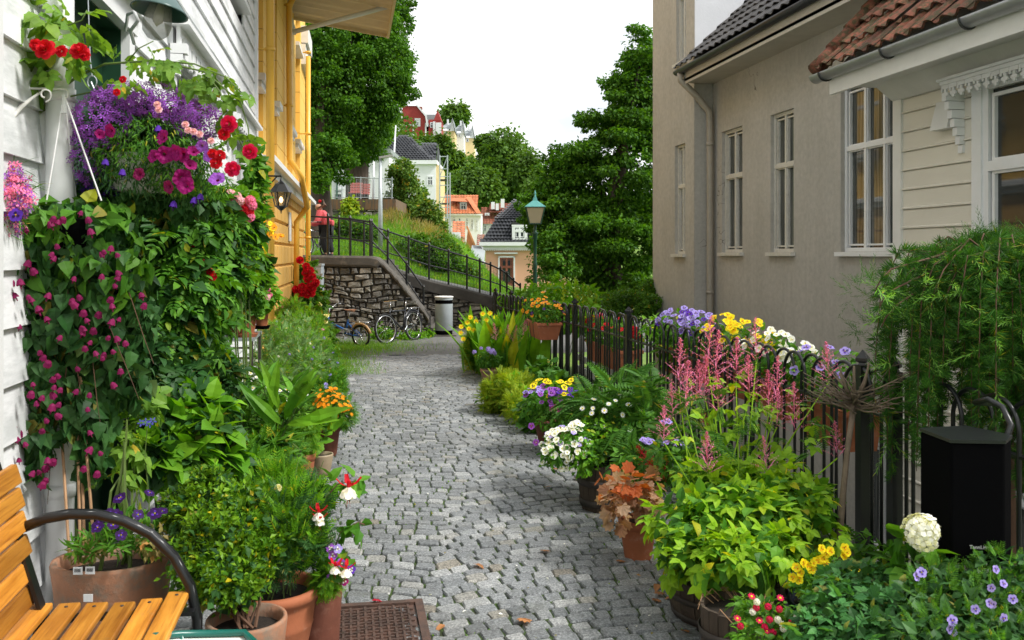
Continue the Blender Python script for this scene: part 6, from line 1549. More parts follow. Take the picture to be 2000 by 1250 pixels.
# oval planter with climbing bellflower canes and violas
t, s = potted('planted_pot', 'wide weathered terracotta planter with price stickers and bamboo canes behind the bench', 'potted plant', 220, 1088, 3.42, .215, M['terracotta_old'], 'plain', sy=.8)
for px, py in ((152,1115),(176,1114),(172,1168)):
    f = W(px, py, 3.22); b = MB(); b.box(-.016, .016, -.0015, .0015, -.013, .013, 0, frameM(f, CXv, -FW)); b.build('sticker', M['white_trim'], t)
    if px != 172 :
        b = MB()
        for k_ in range(8): b.box(-.011+k_*.0028, -.0097+k_*.0028, .0016, .0022, -.004, .008, 0, frameM(f, CXv, -FW))
        b.build('sticker_bars', M['iron'], t)
for i, (a_, b_) in enumerate((((135,1080),(115,760)),((157,1080),(150,780)),((165,1080),(160,900)),((185,1080),(155,700)))):
    b = MB(); b.tube([W(*a_,3.4), W(*b_,3.55)], .0055, 6); b.build('cane', M['cane'], t)
stems(t, s, [W(x_, y_, 3.4) for x_, y_ in ((235,900),(250,820),(240,870),(262,960),(230,930))], .008, M['stem'], spread=.08)
foliage('foliage', [Bp(255,1040,3.35,60,35),Bp(200,1060,3.3,60,20),Bp(295,1050,3.4,30,30)], 420, 'lance', .05, L['mid'], t, droop=-.4)
foliage('small_leaves', [Bp(300,1060,3.3,28,28),Bp(170,1075,3.3,35,14)], 260, 'small', .025, L['dry'], t)
flowers(t, 'viola', 'pansy', [Bp(240,1010,3.25,30,16),Bp(270,975,3.3,34,18),Bp(230,1035,3.2,40,20),Bp(300,1010,3.3,20,14)], 14, .045, [PT['darkv'], PT['violet'], PT['yellow']])
# bellflower basket: the purple bell climber hanging in a sheet
hk = W(125, 185, 3.5)
t = thing('hanging_bellflower', 'large hanging curtain of dark heart shaped leaves with magenta bell flowers on white cords', 'hanging plant', tuple(W(150,420,3.55)))
bc = W(150, 440, 3.55)
b = MB()
for x_, y_, D in ((90,398,3.45),(198,392,3.5),(150,400,3.7)):
    b = MB(); b.tube([hk, W(x_, y_, D)], .0032, 6); b.build('cord', M['cord'], t)
b = MB(); b.tube([hk+Vector((0,0,.0)), hk+Vector((0,0,-.05))], .008, 8); b.tube([hk+Vector((0,0,-.04)), hk+Vector((.0,0,-.07))], .012, 8); b.build('hook', M['cord'], t)
b = MB(); b.lathe(bc-Vector((0,0,.12)), [(.02,0),(.09,.01),(.13,.1),(.14,.14),(.12,.14),(.11,.1)], 20); b.build('basket', M['plastic_black'], t)
bel = [Bp(150,430,3.55,110,45,70),Bp(100,500,3.5,75,80,50),Bp(205,510,3.55,75,90,55),Bp(130,620,3.5,100,100,45),Bp(210,640,3.6,85,110,50),Bp(85,740,3.5,55,90,35),Bp(180,760,3.6,60,90,40),Bp(70,860,3.45,32,70,22),Bp(260,600,3.65,50,80,40),Bp(185,870,3.5,26,70,20),Bp(145,800,3.5,36,60,25),Bp(250,730,3.65,42,60,34)]
foliage('foliage', bel, 2700, 'heart', .062, L['dark'], t, .35, up=-.1, out=.15, droop=1.1, jit=.7)
foliage('top_foliage', bel[:3], 420, 'heart', .060, L['mid'], t, .9, up=.1, out=.4, droop=.7)
vt = [W(x_, y_, 3.5) for x_, y_ in ((50,960),(90,985),(180,950),(60,700),(270,780),(300,710),(35,620),(100,880),(200,860))]
stems(t, bc, vt, .0025, M['stem_brown'], 'vine', sag=.05, spread=.1)
vis_b = [Bp(130,560,3.38,110,170,30),Bp(80,800,3.38,50,140,22),Bp(225,600,3.45,70,120,30),Bp(185,860,3.4,18,90,15),Bp(70,900,3.38,30,90,18),Bp(170,700,3.42,80,80,30)]
p, nr = shell(vis_b, 900, .8); k = 0
for q in p:
    q = Vector(q)
    if k >= 98: break
    flower(t, 'bell_flower', 'bell', q+Vector((0,-.03,0)), (random.uniform(-.6,.6), random.uniform(-.7,.3), 1), random.uniform(.022,.036), [PT['bell'], PT['maroon']]); k += 1
# left edge lobelia basket
t = thing('hanging_lobelia', 'pink and violet lobelia bush reaching in at the left edge', 'hanging plant', tuple(W(-30, 420, 3.3)))
lb = [Bp(0,385,3.3,60,55),Bp(-40,430,3.3,80,60),Bp(25,345,3.3,22,30)]
foliage('foliage', lb, 500, 'thin', .07, L['mid'], t); flower_mass(t, 'blossom', 'star', lb+[Bp(30,380,3.25,35,45)], 520, .032, [PT['pink']], rmin=.6)
flower_mass(t, 'pale_blossom', 'star', lb+[Bp(30,380,3.25,35,45)], 460, .032, [PT['purple']], rmin=.6); flower(t, 'viola', 'pansy', W(31,420,3.2), (0,-1,.2), .05, [PT['violet'], PT['darkv'], PT['yellow']])
b = MB(); b.lathe(W(-60,480,3.3), [(.02,0),(.1,.02),(.12,.12),(.10,.12)], 16); b.build('basket', M['plastic_black'], t)
# big lobelia and petunia basket
t = thing('flower_basket', 'big round hanging basket of purple lobelia and magenta petunias in front of the green doorway', 'hanging basket', tuple(W(275, 330, 3.75)))
bc = W(285, 320, 3.8)
b = MB(); b.lathe(bc-Vector((0,0,.13)), [(.04,0),(.13,.02),(.17,.13),(.18,.16),(.16,.16),(.15,.12)], 24); b.build('basket', M['white_dirty'], t, True)
b = MB(); b.tube([W(172,0,3.8), W(176,115,3.8), W(180,150,3.8)], .0025, 6); b.tube([W(180+9*math.cos(a_), 150-12*math.sin(a_)+10, 3.8) for a_ in np.linspace(-1.2, 4, 12)], .003, 6)
b.tube([W(178,160,3.8), bc+Vector((-.1,0,.05))], .003, 6); b.build('hanging_wire', M['steel'], t)
bk = [Bp(280,270,3.75,115,95,100),Bp(360,300,3.7,70,75,70),Bp(200,280,3.7,60,85,60),Bp(330,350,3.75,80,55,60),Bp(255,340,3.58,70,40,20)]
foliage('foliage', bk, 4200, 'lance', .030, L['dark'], t, .6, droop=.4); foliage('tip_leaves', [Bp(240,300,3.6,50,45,40),Bp(350,330,3.6,60,50,40),Bp(300,270,3.6,80,40,50),Bp(410,360,3.7,40,25)], 2300, 'lance', .024, L['mid'], t, .8, droop=.4)
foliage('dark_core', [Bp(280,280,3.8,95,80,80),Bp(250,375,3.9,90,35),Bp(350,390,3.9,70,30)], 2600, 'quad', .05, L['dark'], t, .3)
flower_mass(t, 'lobelia_blossom', 'star', [Bp(205,235,3.62,62,58,50),Bp(300,195,3.65,70,35,50),Bp(385,235,3.65,50,40,40),Bp(170,300,3.65,36,60,40),Bp(240,190,3.65,60,30,40),Bp(350,215,3.62,60,25,40)], 1750, .027, [PT['purple']], rmin=.75)
flower_mass(t, 'lower_lobelia_blossom', 'star', [Bp(200,355,3.75,60,32,40),Bp(235,340,3.8,50,30)], 420, .020, [PT['violet']], rmin=.7)
for px, py, s_, c_ in ((216,255,.055,'magenta'),(318,268,.062,'magenta'),(322,302,.066,'magenta'),(345,298,.066,'magenta'),(357,302,.062,'magenta'),(378,295,.056,'magenta'),(356,348,.072,'magenta'),(363,362,.066,'magenta'),(424,350,.062,'purple'),(408,305,.05,'purple'),(372,322,.05,'magenta'),(300,305,.05,'magenta'),(272,340,.05,'maroon'),(395,285,.05,'purple'),(330,365,.05,'maroon'),(195,262,.04,'magenta')):
    flower(t, 'petunia', 'petunia', W(px, py, 3.5), (random.uniform(-.8,.8), -1, random.uniform(-.4,.8)), s_*random.uniform(.85,1.05), [PT[c_], PT['maroon']])
for px, py in ((307,204),(310,214),(362,243),(367,254),(378,257),(412,275),(390,262)): flower(t, 'pink_bloom', 'rosebloom', W(px, py, 3.5), (0,-1,.3), .030, [PT['pale_pink']])
for px, py in ((240,330),(207,310),(310,245),(383,255),(392,378),(380,385),(340,392)): flower(t, 'closed_bud', 'bell', W(px, py, 3.52), (.1,.1,1), .034, [PT['violet'], PT['darkv']])
# climbing rose
t = thing('climbing_rose', 'climbing rose with thorny arching stems, light green leaves and crimson blooms over the baskets', 'rose', (XW+.12, W(75,900,3.9).y, 0))
b = MB(); P = lambda x_, y_, D=3.6: W(x_, y_, D)
main = [(Vector((XW+.12, W(75,900,3.9).y, 0))), P(78,700,3.8), P(72,420,3.75), P(68,310,3.7), P(78,220,3.65)]
b.tube(main, [.013,.012,.011,.010,.009], 8)
for pts, r_ in (([P(78,220), P(100,190), P(150,150), P(205,125), P(300,118), P(400,140), P(470,200)], .006), ([P(78,220), P(130,190), P(200,175), P(240,170)], .004), ([P(72,235), P(50,200), P(38,140), P(20,60), P(15,-40)], .006),
    ([P(78,220), P(80,160), P(100,130), P(112,100)], .005), ([P(400,140), P(430,180), P(450,240), P(475,290)], .004), ([P(300,118), P(380,125), P(440,150), P(492,200)], .004), ([P(470,200), P(485,250), P(488,290)], .0035), ([P(250,120), P(270,95), P(300,80)], .003), ([P(60,140,3.5), P(100,60,3.5), P(160,40,3.5), P(170,20,3.5)], .004)): b.tube(pts, [r_*(1-.5*i/len(pts)) for i in range(len(pts))], 6)
b.build('stem', M['stem'], t, True)
rb = [Bp(60,25,3.5,65,40,45),Bp(140,60,3.5,45,50,40),Bp(110,130,3.5,30,25),Bp(25,110,3.55,22,50),Bp(255,100,3.55,40,26),Bp(300,115,3.6,70,22,30),Bp(365,140,3.6,60,28,30),Bp(420,165,3.6,50,36,30),Bp(440,235,3.6,38,34,26),Bp(480,200,3.6,22,34),Bp(450,285,3.55,18,20),Bp(160,95,3.45,25,20),Bp(235,150,3.5,28,22)]
foliage('foliage', rb[:4]+rb[11:12], 50, 'rose', .135, L['rose'], t, .4, up=.9, out=.5, droop=.5); foliage('arch_foliage', rb[4:11]+rb[12:], 58, 'rose', .088, L['rose'], t, .3, up=.7, out=.5, droop=.7)
for px, py, s_ in ((88,96,.085),(155,100,.075),(120,100,.05),(447,242,.07),(437,262,.05),(488,296,.062),(430,303,.045),(454,330,.062),(422,318,.05),(228,180,.03),(240,155,.03),(70,88,.05),(165,108,.045),(415,300,.04)):
    flower(t, 'rose_bloom', 'rosebloom', P(px, py, 3.32), (random.uniform(-.4,.4), -1, random.uniform(-.2,.5)), s_*.95, [PT['red'] if px < 440 else PT['rose_red']])
# iron basket brackets on the wall
b = MB(); a_ = W(8, 172, 3.45); e_ = W(128, 174, 3.5)
b.tube([a_, e_, W(133,178,3.5), W(132,190,3.5), W(124,194,3.5), W(120,186,3.5)], .004, 8); b.tube([W(14,245,3.3), W(40,210,3.38), W(62,192,3.42), W(80,180,3.45)], [.004,.010,.006,.004], 8)
for cx_, cy_, rr in ((88,185,12),(22,255,11),(20,288,11)): b.tube([W(cx_+rr*(1-q*.12)*math.cos(q), cy_-rr*(1-q*.12)*math.sin(q), 3.42) for q in np.linspace(-1.5, 4.6, 18)], .0035, 6)
tag(b.build('scroll_bracket', M['cream_trim'], None, True), 'cream wrought iron scroll bracket holding the white cords', 'bracket')
# pendant enamel lamp top
D = 4.0; c = W(312, 20, D); t = thing('pendant_lamp', 'green enamel lamp shade with a clear glass globe at the top of the picture', 'lamp', tuple(c)); 
mL = Matrix.Translation(c) @ Matrix.Rotation(.16, 4, 'Y') @ Matrix.Rotation(-.1, 4, 'X')
def lat(prof, m, nm, n=32):
    b = MB(); b.lathe((0,0,0), prof, n); V = b.V[0]; b2 = MB(); b2.add([tuple(mL @ Vector(v)) for v in V], b.F[0][0]); return b2.build(nm, m, t, True)
M['enamel'] = mat('green_grey_enamel', (.07,.12,.115), .25, .08, 4)
lat([(.025,.14),(.03,.09),(.06,.065),(.115,.0),(.120,-.010),(.113,-.006),(.055,.055),(.02,.08)], M['enamel'], 'shade'); lat([(.045,.03),(.055,-.02),(.062,-.06),(.055,-.10),(.03,-.128),(.001,-.135)], M['thin2'], 'glass_globe')
lat([(.012,.03),(.02,-.02),(.022,-.05),(.001,-.075)], M['opal'], 'bulb', 16); lat([(.012,.6),(.012,.14),(.03,.14)], M['enamel'], 'stem_tube', 12)
b = MB(); b.tube([W(245,60,DX(245,XW+.03)), W(250,28,4.15), W(262,22,4.1), W(270,40,4.1), W(255,60,4.2), W(262,85,4.4)], .008, 8); tag(b.build('scroll_iron', M['white_trim'], None, True), 'white scrolled iron hook beside the door frame', 'bracket')

# tomato like bush, pelargoniums: the dense middle mass
def bush(name, label, cat, blobs, parts, px, D, st=True, smat='stem', base=None):
    b = base or base_at(px, D); t = thing(name, label, cat, tuple(b))
    if st: stems(t, b, [(q[0], q[1], q[2]) for q in blobs], .007, M[smat], spread=.05)
    for nm, tn, n, sz, lm, kw in parts: foliage(nm, blobs, n, tn, sz, L[lm], t, **kw)
    return t
bl = [Bp(320,450,4.9,60,60),Bp(380,430,5.2,70,70),Bp(340,560,4.9,70,80),Bp(400,520,5.3,70,80),Bp(440,440,5.6,55,50),Bp(350,660,5,55,60),Bp(385,620,5.4,50,50),Bp(300,640,4.8,45,80)]
t = bush('tomato_bush', 'tall dense green bush with deeply cut leaves between the bellflower curtain and the terracotta pots', 'bush', bl, [('foliage','tomato',1150,.16,'mid',dict(rmin=.4,droop=.5)),('inner_foliage','quad',2200,.10,'dark',dict(rmin=.1))], 350, 5.1)  # inner leaves coloured darker to stand for the deep shadow inside
for px, py in ((400,522),(410,532),(398,515),(368,478),(374,486),(362,470),(415,540)): flower(t, 'red_bloom', 'rosebloom', W(px, py, 4.9), (.2,-1,.2), .05, [PT['red']])
bl = [Bp(462,480,6.4,46,55),Bp(492,525,6.8,36,46),Bp(455,520,6.2,45,40),Bp(488,450,7,28,36),Bp(478,430,6.8,26,24)]
t = bush('nasturtium_bush', 'climbing green bush with small yellow and orange flowers against the yellow house', 'bush', bl, [('foliage','round',1100,.065,'bright',dict(rmin=.4)),('inner_foliage','quad',1200,.08,'dark',dict(rmin=.1))], 480, 6.7)  # darker inner leaf colour imitates shade within the bush
flowers(t, 'yellow_bloom', 'viola', [Bp(492,450,6.7,36,46),Bp(505,495,6.7,16,26)], 34, .05, [PT['yellow'], PT['orange']]); flowers(t, 'orange_bloom', 'viola', [Bp(515,470,6.7,35,40)], 12, .05, [PT['orange'], PT['maroon']])
bl = [Bp(470,400,5.6,40,22),Bp(440,385,5.6,40,18)]
t = bush('geranium_bush', 'pink and red geraniums blooming above the middle bush', 'potted plant', bl, [('foliage','round',260,.06,'bright',dict(rmin=.3))], 470, 5.6)
for px, py, c_ in ((489,392,'pink'),(492,402,'pink'),(488,425,'pink'),(470,395,'pale_pink'),(478,412,'red'),(486,415,'red'),(480,408,'red'),(450,380,'pale_pink'),(462,385,'pale_pink'),(455,392,'pink'),(436,378,'pale_pink')): flower(t, 'geranium_head', 'umbel', W(px, py, 5.35), (0,-.5,1), .072, [PT[c_]])
# tall shoots against the white corner
bl = [Bp(495,340,8.8,16,60),Bp(508,400,9,10,44),Bp(510,350,9,8,30)]
t = bush('tall_climber', 'slender dark green shoots rising before the white corner board', 'climber', bl, [('foliage','oval',420,.09,'mid',dict(rmin=.2,droop=0))], 505, 9)
# plant table with terracotta pots
tb = W(470, 655, 8.0); tz = tb.z
t = thing('plant_table', 'small grey metal garden table carrying terracotta pots', 'table', (tb.x, tb.y, 0))
b = MB(); b.box(tb.x-.22, tb.x+.14, tb.y-.30, tb.y+.45, tz-.025, tz); b.build('table_top', M['steel'], t)
for dx in (-.2,.12):
    for dy in (-.27,.42): b = MB(); b.box(tb.x+dx-.011, tb.x+dx+.011, tb.y+dy-.011, tb.y+dy+.011, 0, tz-.025); b.build('leg', M['rust_band'], t)
b = MB(); b.box(tb.x-.2, tb.x+.12, tb.y-.28, tb.y-.265, tz-.18, tz-.16); b.box(tb.x-.2, tb.x+.12, tb.y-.28, tb.y-.265, tz-.09, tz-.075); b.build('stretcher', M['rust_band'], t)
for i, (px, D, r_, h, lb) in enumerate(((483,7.85,.085,.20,'terracotta geranium pot on a saucer at the near edge of the table'),(511,8.3,.07,.19,'second terracotta geranium pot at the far edge of the table'),(456,8.1,.065,.15,'small terracotta geranium pot nearest the wall on the table'))):
    p0 = W(px, 655, D); p0.z = tz+.002+(.03 if i == 1 else 0); t = thing('potted_geranium', lb, 'potted plant', tuple(p0), 'geraniums on the plant table'); 
    pot(t, p0+Vector((0,0,.015)), r_, h, M['terracotta'], 'rim'); b = MB(); b.lathe(p0, [(r_*.3,0),(r_*.9,0),(r_*1.08,.03),(r_*1.0,.032),(r_*.8,.01)], 20); b.build('saucer', M['terracotta'] if i != 1 else M['plastic_black'], t)
    q = [(p0.x, p0.y, p0.z+h+.12, .16, .16, .13), (p0.x-.05, p0.y-.03, p0.z+h+.02, .13, .13, .08)]; foliage('foliage', q, 330, 'round', .062, L['bright' if i else 'mid'], t, .3)
    flowers(t, 'bloom', 'umbel', [q[0]], 4, .05, [PT[('pale_pink','pink','red')[i]]])
# red climbing roses by the cabinet
bl = [Bp(598,545,19,22,40),Bp(590,590,18.6,26,34),Bp(615,590,18.8,18,30),Bp(575,630,16,34,34),Bp(610,640,16.5,30,30)]
t = bush('red_rose_bush', 'rose bush with clusters of crimson roses at the end of the yellow house', 'rose', bl, [('foliage','rose',900,.20,'hedge',dict(rmin=.3)),('inner_foliage','quad',700,.12,'mid',dict(rmin=.1))], 598, 18.8)
for px, py in ((586,508),(598,520),(606,528),(610,540),(600,545),(613,556),(590,560),(578,565),(585,572),(604,560),(610,565),(600,575),(617,552),(608,573),(597,533),(582,568),(592,572),(603,568)): flower(t, 'rose_bloom', 'rosebloom', W(px, py, 18.2), (.2,-1,.3), .17, [PT['red']])
# meadow bed of feathery plants
def bed(name, label, blobs, lm, tn, n, sz, lm2=None, fl=(), rm=.3, cat='flower bed', **k):
    c_ = blobs[0]; t = thing(name, label, cat, (c_[0], c_[1], gz(c_[1]))); foliage('foliage', blobs, n, tn, sz, L[lm], t, rm, **k)
    if lm2: foliage('second_foliage', blobs, n//2, tn, sz*.9, L[lm2], t, rm, **k)
    for f in fl: flowers(t, *f[:2], blobs if f[5:] == () else f[5], f[2], f[3], f[4])
    return t
def gb(px, py, D, rx):
    """a mound standing on the ground whose top is at row py"""
    c_ = W(px, HY, D); g = gz(c_.y); top_ = zpx(py, D); k = D/F_; h = (top_-g)/2
    return (c_.x, c_.y, g+h*.95, rx*k, rx*k, h*1.02)
bed('silver_herb_bed', 'feathery silvery green herbs growing tall beside the plant table', [gb(570,610,10.5,50),gb(540,625,9.5,50),gb(600,640,10,45),gb(580,660,8.8,50),gb(620,680,9.5,30),gb(540,700,8.2,45)], 'silver', 'feather', 5200, .085, 'bright', [('clover_bloom','umbel',10,.03,[PT['lilac']]),('white_bloom','umbel',6,.03,[PT['white']])], droop=-.2, up=.5, jit=.9)
bed('meadow_bed', 'tall wild green plants with pink and yellow specks below the red roses', [gb(600,600,13.5,36),gb(570,580,14,34),gb(618,630,13,22),gb(604,650,12,32),gb(630,655,12.6,14)], 'bright', 'feather', 3300, .11, 'wild', [('pink_bloom','star',16,.05,[PT['pink']]),('yellow_bloom','star',8,.05,[PT['yellow']])], droop=-.2, up=.5, jit=.9)
bed('pale_rose_bush', 'bush with creamy yellow roses near the blue bicycle', [gb(634,612,15,16),gb(625,590,16,18),gb(642,650,14.6,12)], 'hedge', 'rose', 320, .16, None, [('cream_bloom','rosebloom',14,.07,[PT['cream']])])
bed('cornflower_bed', 'loose green stems with small blue violet flowers beside the cobbles', [gb(640,700,9.6,32),gb(655,720,8.8,20),gb(620,740,8.2,30),gb(640,675,10.8,16)], 'mid', 'feather', 2200, .08, 'bright', [('cornflower','daisy',22,.035,[PT['lilac'],PT['blue']])], droop=-.3, up=.4, jit=.9)
bed('rosemary_bush', 'olive green rosemary like bush under the plant table', [gb(420,690,6.3,60),gb(460,720,6.6,45),gb(400,740,6,50)], 'wild', 'feather', 2200, .10, 'mid', droop=-.8, up=.2, cat='bush')
bl = [Bp(330,760,4.8,60,70),Bp(270,700,4.4,40,80),Bp(400,740,5.2,50,50)]
t = bush('dark_leaf_bush', 'dark green leafy shrub in the shade under the middle bush', 'bush', bl, [('foliage','tomato',380,.15,'dark',dict(rmin=.3)),('inner_foliage','quad',1500,.08,'dark',dict(rmin=.1))], 330, 4.9)
for px, py in ((475,662),(452,670)): pass
b = MB(); b.tube([W(412,800,5.4), W(416,740,5.5), W(412,690,5.5), W(418,640,5.6)], [.022,.018,.016,.012], 8); t0_ = tag(b.build('gnarled_stem', M['twig'], None, True), 'pale gnarled stem standing in the shrubs under the table', 'stem')
# broad light leaves, oleander, daisies
bl = [Bp(360,790,4.6,50,35),Bp(330,830,4.4,55,40),Bp(400,850,4.4,55,40),Bp(350,890,4.3,70,40),Bp(430,900,4.4,50,35),Bp(300,900,4.2,40,40),Bp(390,800,4.6,60,30)]
t = bush('hydrangea_shrub', 'broad leaved light green hydrangea shrub without flowers behind the box bush', 'shrub', bl, [('foliage','ovalw',620,.105,'bright',dict(rmin=.4,up=.8,out=.6,droop=.1)),('inner_foliage','quad',1200,.08,'dark',dict(rmin=.1))], 370, 4.4)  # shade between the broad leaves is put into the dark inner colour
c_ = base_at(540, 5.6); t = thing('oleander', 'long strap leaved plant with upright pointed leaves in the middle of the left bed', 'plant', tuple(c_))
mb = MB()
for q in range(16):
    s0 = W(520+random.uniform(-50,70), 880, 5.5+random.uniform(-.4,.4)); tp = W(470+random.uniform(0,130), 770+random.uniform(-30,50), 5.4+random.uniform(-.3,.3)); mb.tube([c_, s0, tp], [.006,.005,.003], 5)
    for z_ in range(9):
        f = .25+.75*z_/8; p_ = s0.lerp(tp, f); a_ = z_*2.4+q; up_ = .3+1.1*f
        mb.tm(T['lance'], frames(A([[math.cos(a_), math.sin(a_), up_]]), A([[0,0,1.]]), .19*random.uniform(.8,1.2)), A([tuple(p_)]), 1)
mb.build('foliage', [M['stem'], L['mid']], t)
mb = MB(); 
for px, py, qx, qy, l_ in ((560,800,600,730,.22),(545,800,520,720,.24),(575,830,660,790,.26),(570,800,605,745,.25),(540,840,480,750,.26),(560,830,640,810,.25),(530,800,540,720,.22),(555,820,590,735,.3),(550,830,500,770,.25)):
    a_, e_ = W(px, py, 5.1), W(qx, qy, 5.0); mb.tm(T['lance'], frames(A([tuple(e_-a_)]), A([[.1,-1,.6]]), (e_-a_).length*1.05), A([tuple(a_)]))
mb.build('long_leaf_tuft', L['bright'], t)
bl = [gb(600,790,7.6,38),gb(560,820,6.9,40),gb(535,845,6.5,36)]
t = bed('daisy_bed', 'bed of fine green leaves with small white daisies behind the marigolds', bl, 'mid', 'feather', 1500, .08, 'bright', [('daisy','daisy',40,.035,[PT['white'],PT['yellow']],[Bp(490,750,6.4,50,30),Bp(540,800,6,50,40),Bp(600,790,6.3,30,20)])], droop=-.4)
# marigold pot
t, s = potted('potted_marigold', 'terracotta pot overflowing with orange marigolds at the path edge', 'potted plant', 640, 830, 7.1, .10, M['terracotta_dark'])
mg_ = [Bp(655,800,7.1,36,26),Bp(630,790,7.2,30,22),Bp(672,815,7,20,20),Bp(640,770,7.3,22,16)]; foliage('foliage', mg_, 600, 'feather', .08, L['mid'], t); 
flowers(t, 'marigold', 'daisy', [Bp(655,800,7.0,38,30),Bp(640,785,7.1,32,28),Bp(675,812,7,22,22)], 95, .034, [PT['orange'], PT['orange']], rmin=.5, vis=False)
# pots at the path edge
t, s = potted('potted_herb', 'beige glazed pot with upright paddle leaves at the path edge', 'potted plant', 628, 886, 6.4, .078, M['beige_pot'], 'bowl'); foliage('foliage', [Bp(620,850,6.4,26,24),Bp(635,830,6.4,22,20)], 60, 'oval', .10, L['bright'], t, .2, droop=-.7)
t, s = potted('potted_daisy', 'orange terracotta pot standing left of the beige pot', 'potted plant', 592, 885, 6.2, .085, M['terracotta'], 'rim'); foliage('foliage', [Bp(585,860,6.2,36,24),Bp(600,840,6.2,24,20)], 420, 'feather', .07, L['bright'], t, .2)
t, s = potted('potted_plant', 'terracotta pot half hidden in leaves left of the orange pot', 'potted plant', 560, 905, 5.9, .09, M['terracotta'], 'rim'); foliage('foliage', [Bp(555,880,5.9,40,26)], 300, 'feather', .08, L['mid'], t, .2)
bl = [Bp(520,900,4.9,50,45),Bp(545,940,4.8,36,36),Bp(480,920,4.6,40,40),Bp(590,985,4.7,26,24),Bp(550,980,4.5,50,40)]
t = bush('peony_shrub', 'mixed mid green shrub with soft pointed leaves between the box bush and the terracotta pots', 'shrub', bl, [('foliage','lance',1500,.10,'mid',dict(rmin=.2,droop=.1)),('inner_foliage','quad',900,.07,'dark',dict(rmin=.1)),('fine_foliage','feather',160,.10,'bright',dict(rmin=.5,droop=-.3))], 540, 4.8)  # inner leaves carry painted shadow in their darker green
# box bush
t, s = potted('box_bush', 'small leaved glossy box bush in a pale ringed terracotta pot', 'potted plant', 482, 1205, 3.12, .135, M['terracotta_old'], 'plain')
bx = [Bp(430,1060,3.3,85,75),Bp(470,1000,3.4,60,60),Bp(390,1110,3.2,60,70),Bp(450,1130,3.15,70,60),Bp(380,1010,3.4,50,50),Bp(410,950,3.45,45,40),Bp(520,1060,3.3,45,45),Bp(350,990,3.45,35,30),Bp(500,1120,3.2,30,26)]
crown(t, bx, 13500, 'small', .0235, L['box'], 'foliage', 16, .2, .36, jit=.8, droop=-.3, rmin=.4); foliage('inner_foliage', bx, 1500, 'quad', .035, L['dark'], t, .1)  # dark inner leaves: shadow inside the box bush given as colour
stems(t, s, [(q[0], q[1], q[2]) for q in bx], .006, M['stem_brown'])
# big round pot with feathery cosmos
t, s = potted('potted_cosmos', 'big round rolled rim terracotta pot with feathery cosmos', 'potted plant', 533, 1142, 3.42, .172, M['terracotta'], 'roll')
cs = [Bp(560,1040,3.4,55,80),Bp(590,1000,3.5,46,50),Bp(530,1080,3.35,50,40),Bp(600,1070,3.4,28,50),Bp(550,960,3.6,36,46)]
foliage('foliage', cs, 1150, 'feather', .085, L['bright'], t, .2, droop=-.9, up=.2, jit=.5); foliage('lower_foliage', cs[:4], 900, 'feather', .08, L['dark'], t, .2, droop=-.3)
stems(t, s, [W(x_, y_, 3.45) for x_, y_ in ((540,950),(560,930),(580,900),(600,930),(620,950),(640,960),(565,960),(590,950),(545,1000),(610,1000),(532,930),(630,900))], .003, M['stem'], spread=.08)
flower(t, 'yellow_bud', 'rosebloom', W(543,953,3.4), (0,-1,.5), .03, [PT['cream']])
# fuchsia pot
t, s = potted('potted_fuchsia', 'small dark terracotta pot with arching red and white fuchsia', 'potted plant', 622, 1150, 3.55, .092, M['terracotta_dark'], 'plain')
b = MB()
for pts in ([(620,1150),(640,1100),(655,1075),(672,1072)],[(620,1150),(600,1060),(590,1010),(625,985),(660,945),(690,940)],[(625,1150),(650,1080),(665,1040),(700,1020),(712,1025)],[(620,1150),(640,1050),(630,1010),(622,990)]):
    b.tube([W(x_, y_, 3.5) for x_, y_ in pts], [.004,.0035,.003,.002] if len(pts) == 4 else [.004,.004,.003,.003,.0025,.002], 6)
b.build('stem', M['stem_brown'], t, True)
foliage('foliage', [Bp(685,1035,3.5,26,22),Bp(700,1025,3.5,14,12),Bp(650,950,3.55,30,16),Bp(672,1085,3.5,16,14),Bp(680,1060,3.5,12,18),Bp(640,1115,3.4,28,24),Bp(690,940,3.6,18,8)], 74, 'ovalw', .062, L['mid'], t, .1, droop=.5)
foliage('fine_foliage', [Bp(640,1130,3.4,26,30),Bp(645,1110,3.5,22,22)], 260, 'feather', .05, L['bright'], t)
for px, py, s_ in ((681,950,.085),(622,1000,.06),(625,1012,.05),(655,1105,.055),(676,1110,.06)): flower(t, 'fuchsia_bloom', 'fuchsia', W(px, py, 3.35), (.05,-.1,1), s_*.95, [PT['red'], PT['white']])
for px, py, c_ in ((645,1070,'purple'),(665,1100,'purple'),(660,1120,'pink'),(686,1112,'violet'),(650,1085,'purple'),(672,1135,'magenta'),(645,1130,'purple'),(660,1072,'lilac')): flower(t, 'small_bloom', 'pansy', W(px, py, 3.38), (.2,-1,.3), .035, [PT[c_], PT['white'], PT['yellow']])
# blue borage stalk
t = thing('borage', 'thin stalk with a fuzzy blue star flower left of the hydrangea shrub', 'flower', tuple(base_at(285,3.9))); stems(t, base_at(285,3.9), [W(285,830,3.9), W(260,860,3.9)], .004, M['stem']); 
for px, py in ((284,824),(292,828),(276,826),(298,822)): flower(t, 'star_bloom', 'star', W(px, py, 3.85), (.1,-.8,.3), .034, [PT['blue']])
bl = [Bp(240,860,3.9,36,40),Bp(270,790,4.0,30,40),Bp(230,920,3.7,30,40),Bp(250,800,3.95,24,30)]
t = bush('young_rose', 'young rose shoot with pale veined leaves rising from behind the wide planter', 'rose', bl, [('foliage','rose',60,.11,'rose',dict(rmin=.2))], 240, 3.75)
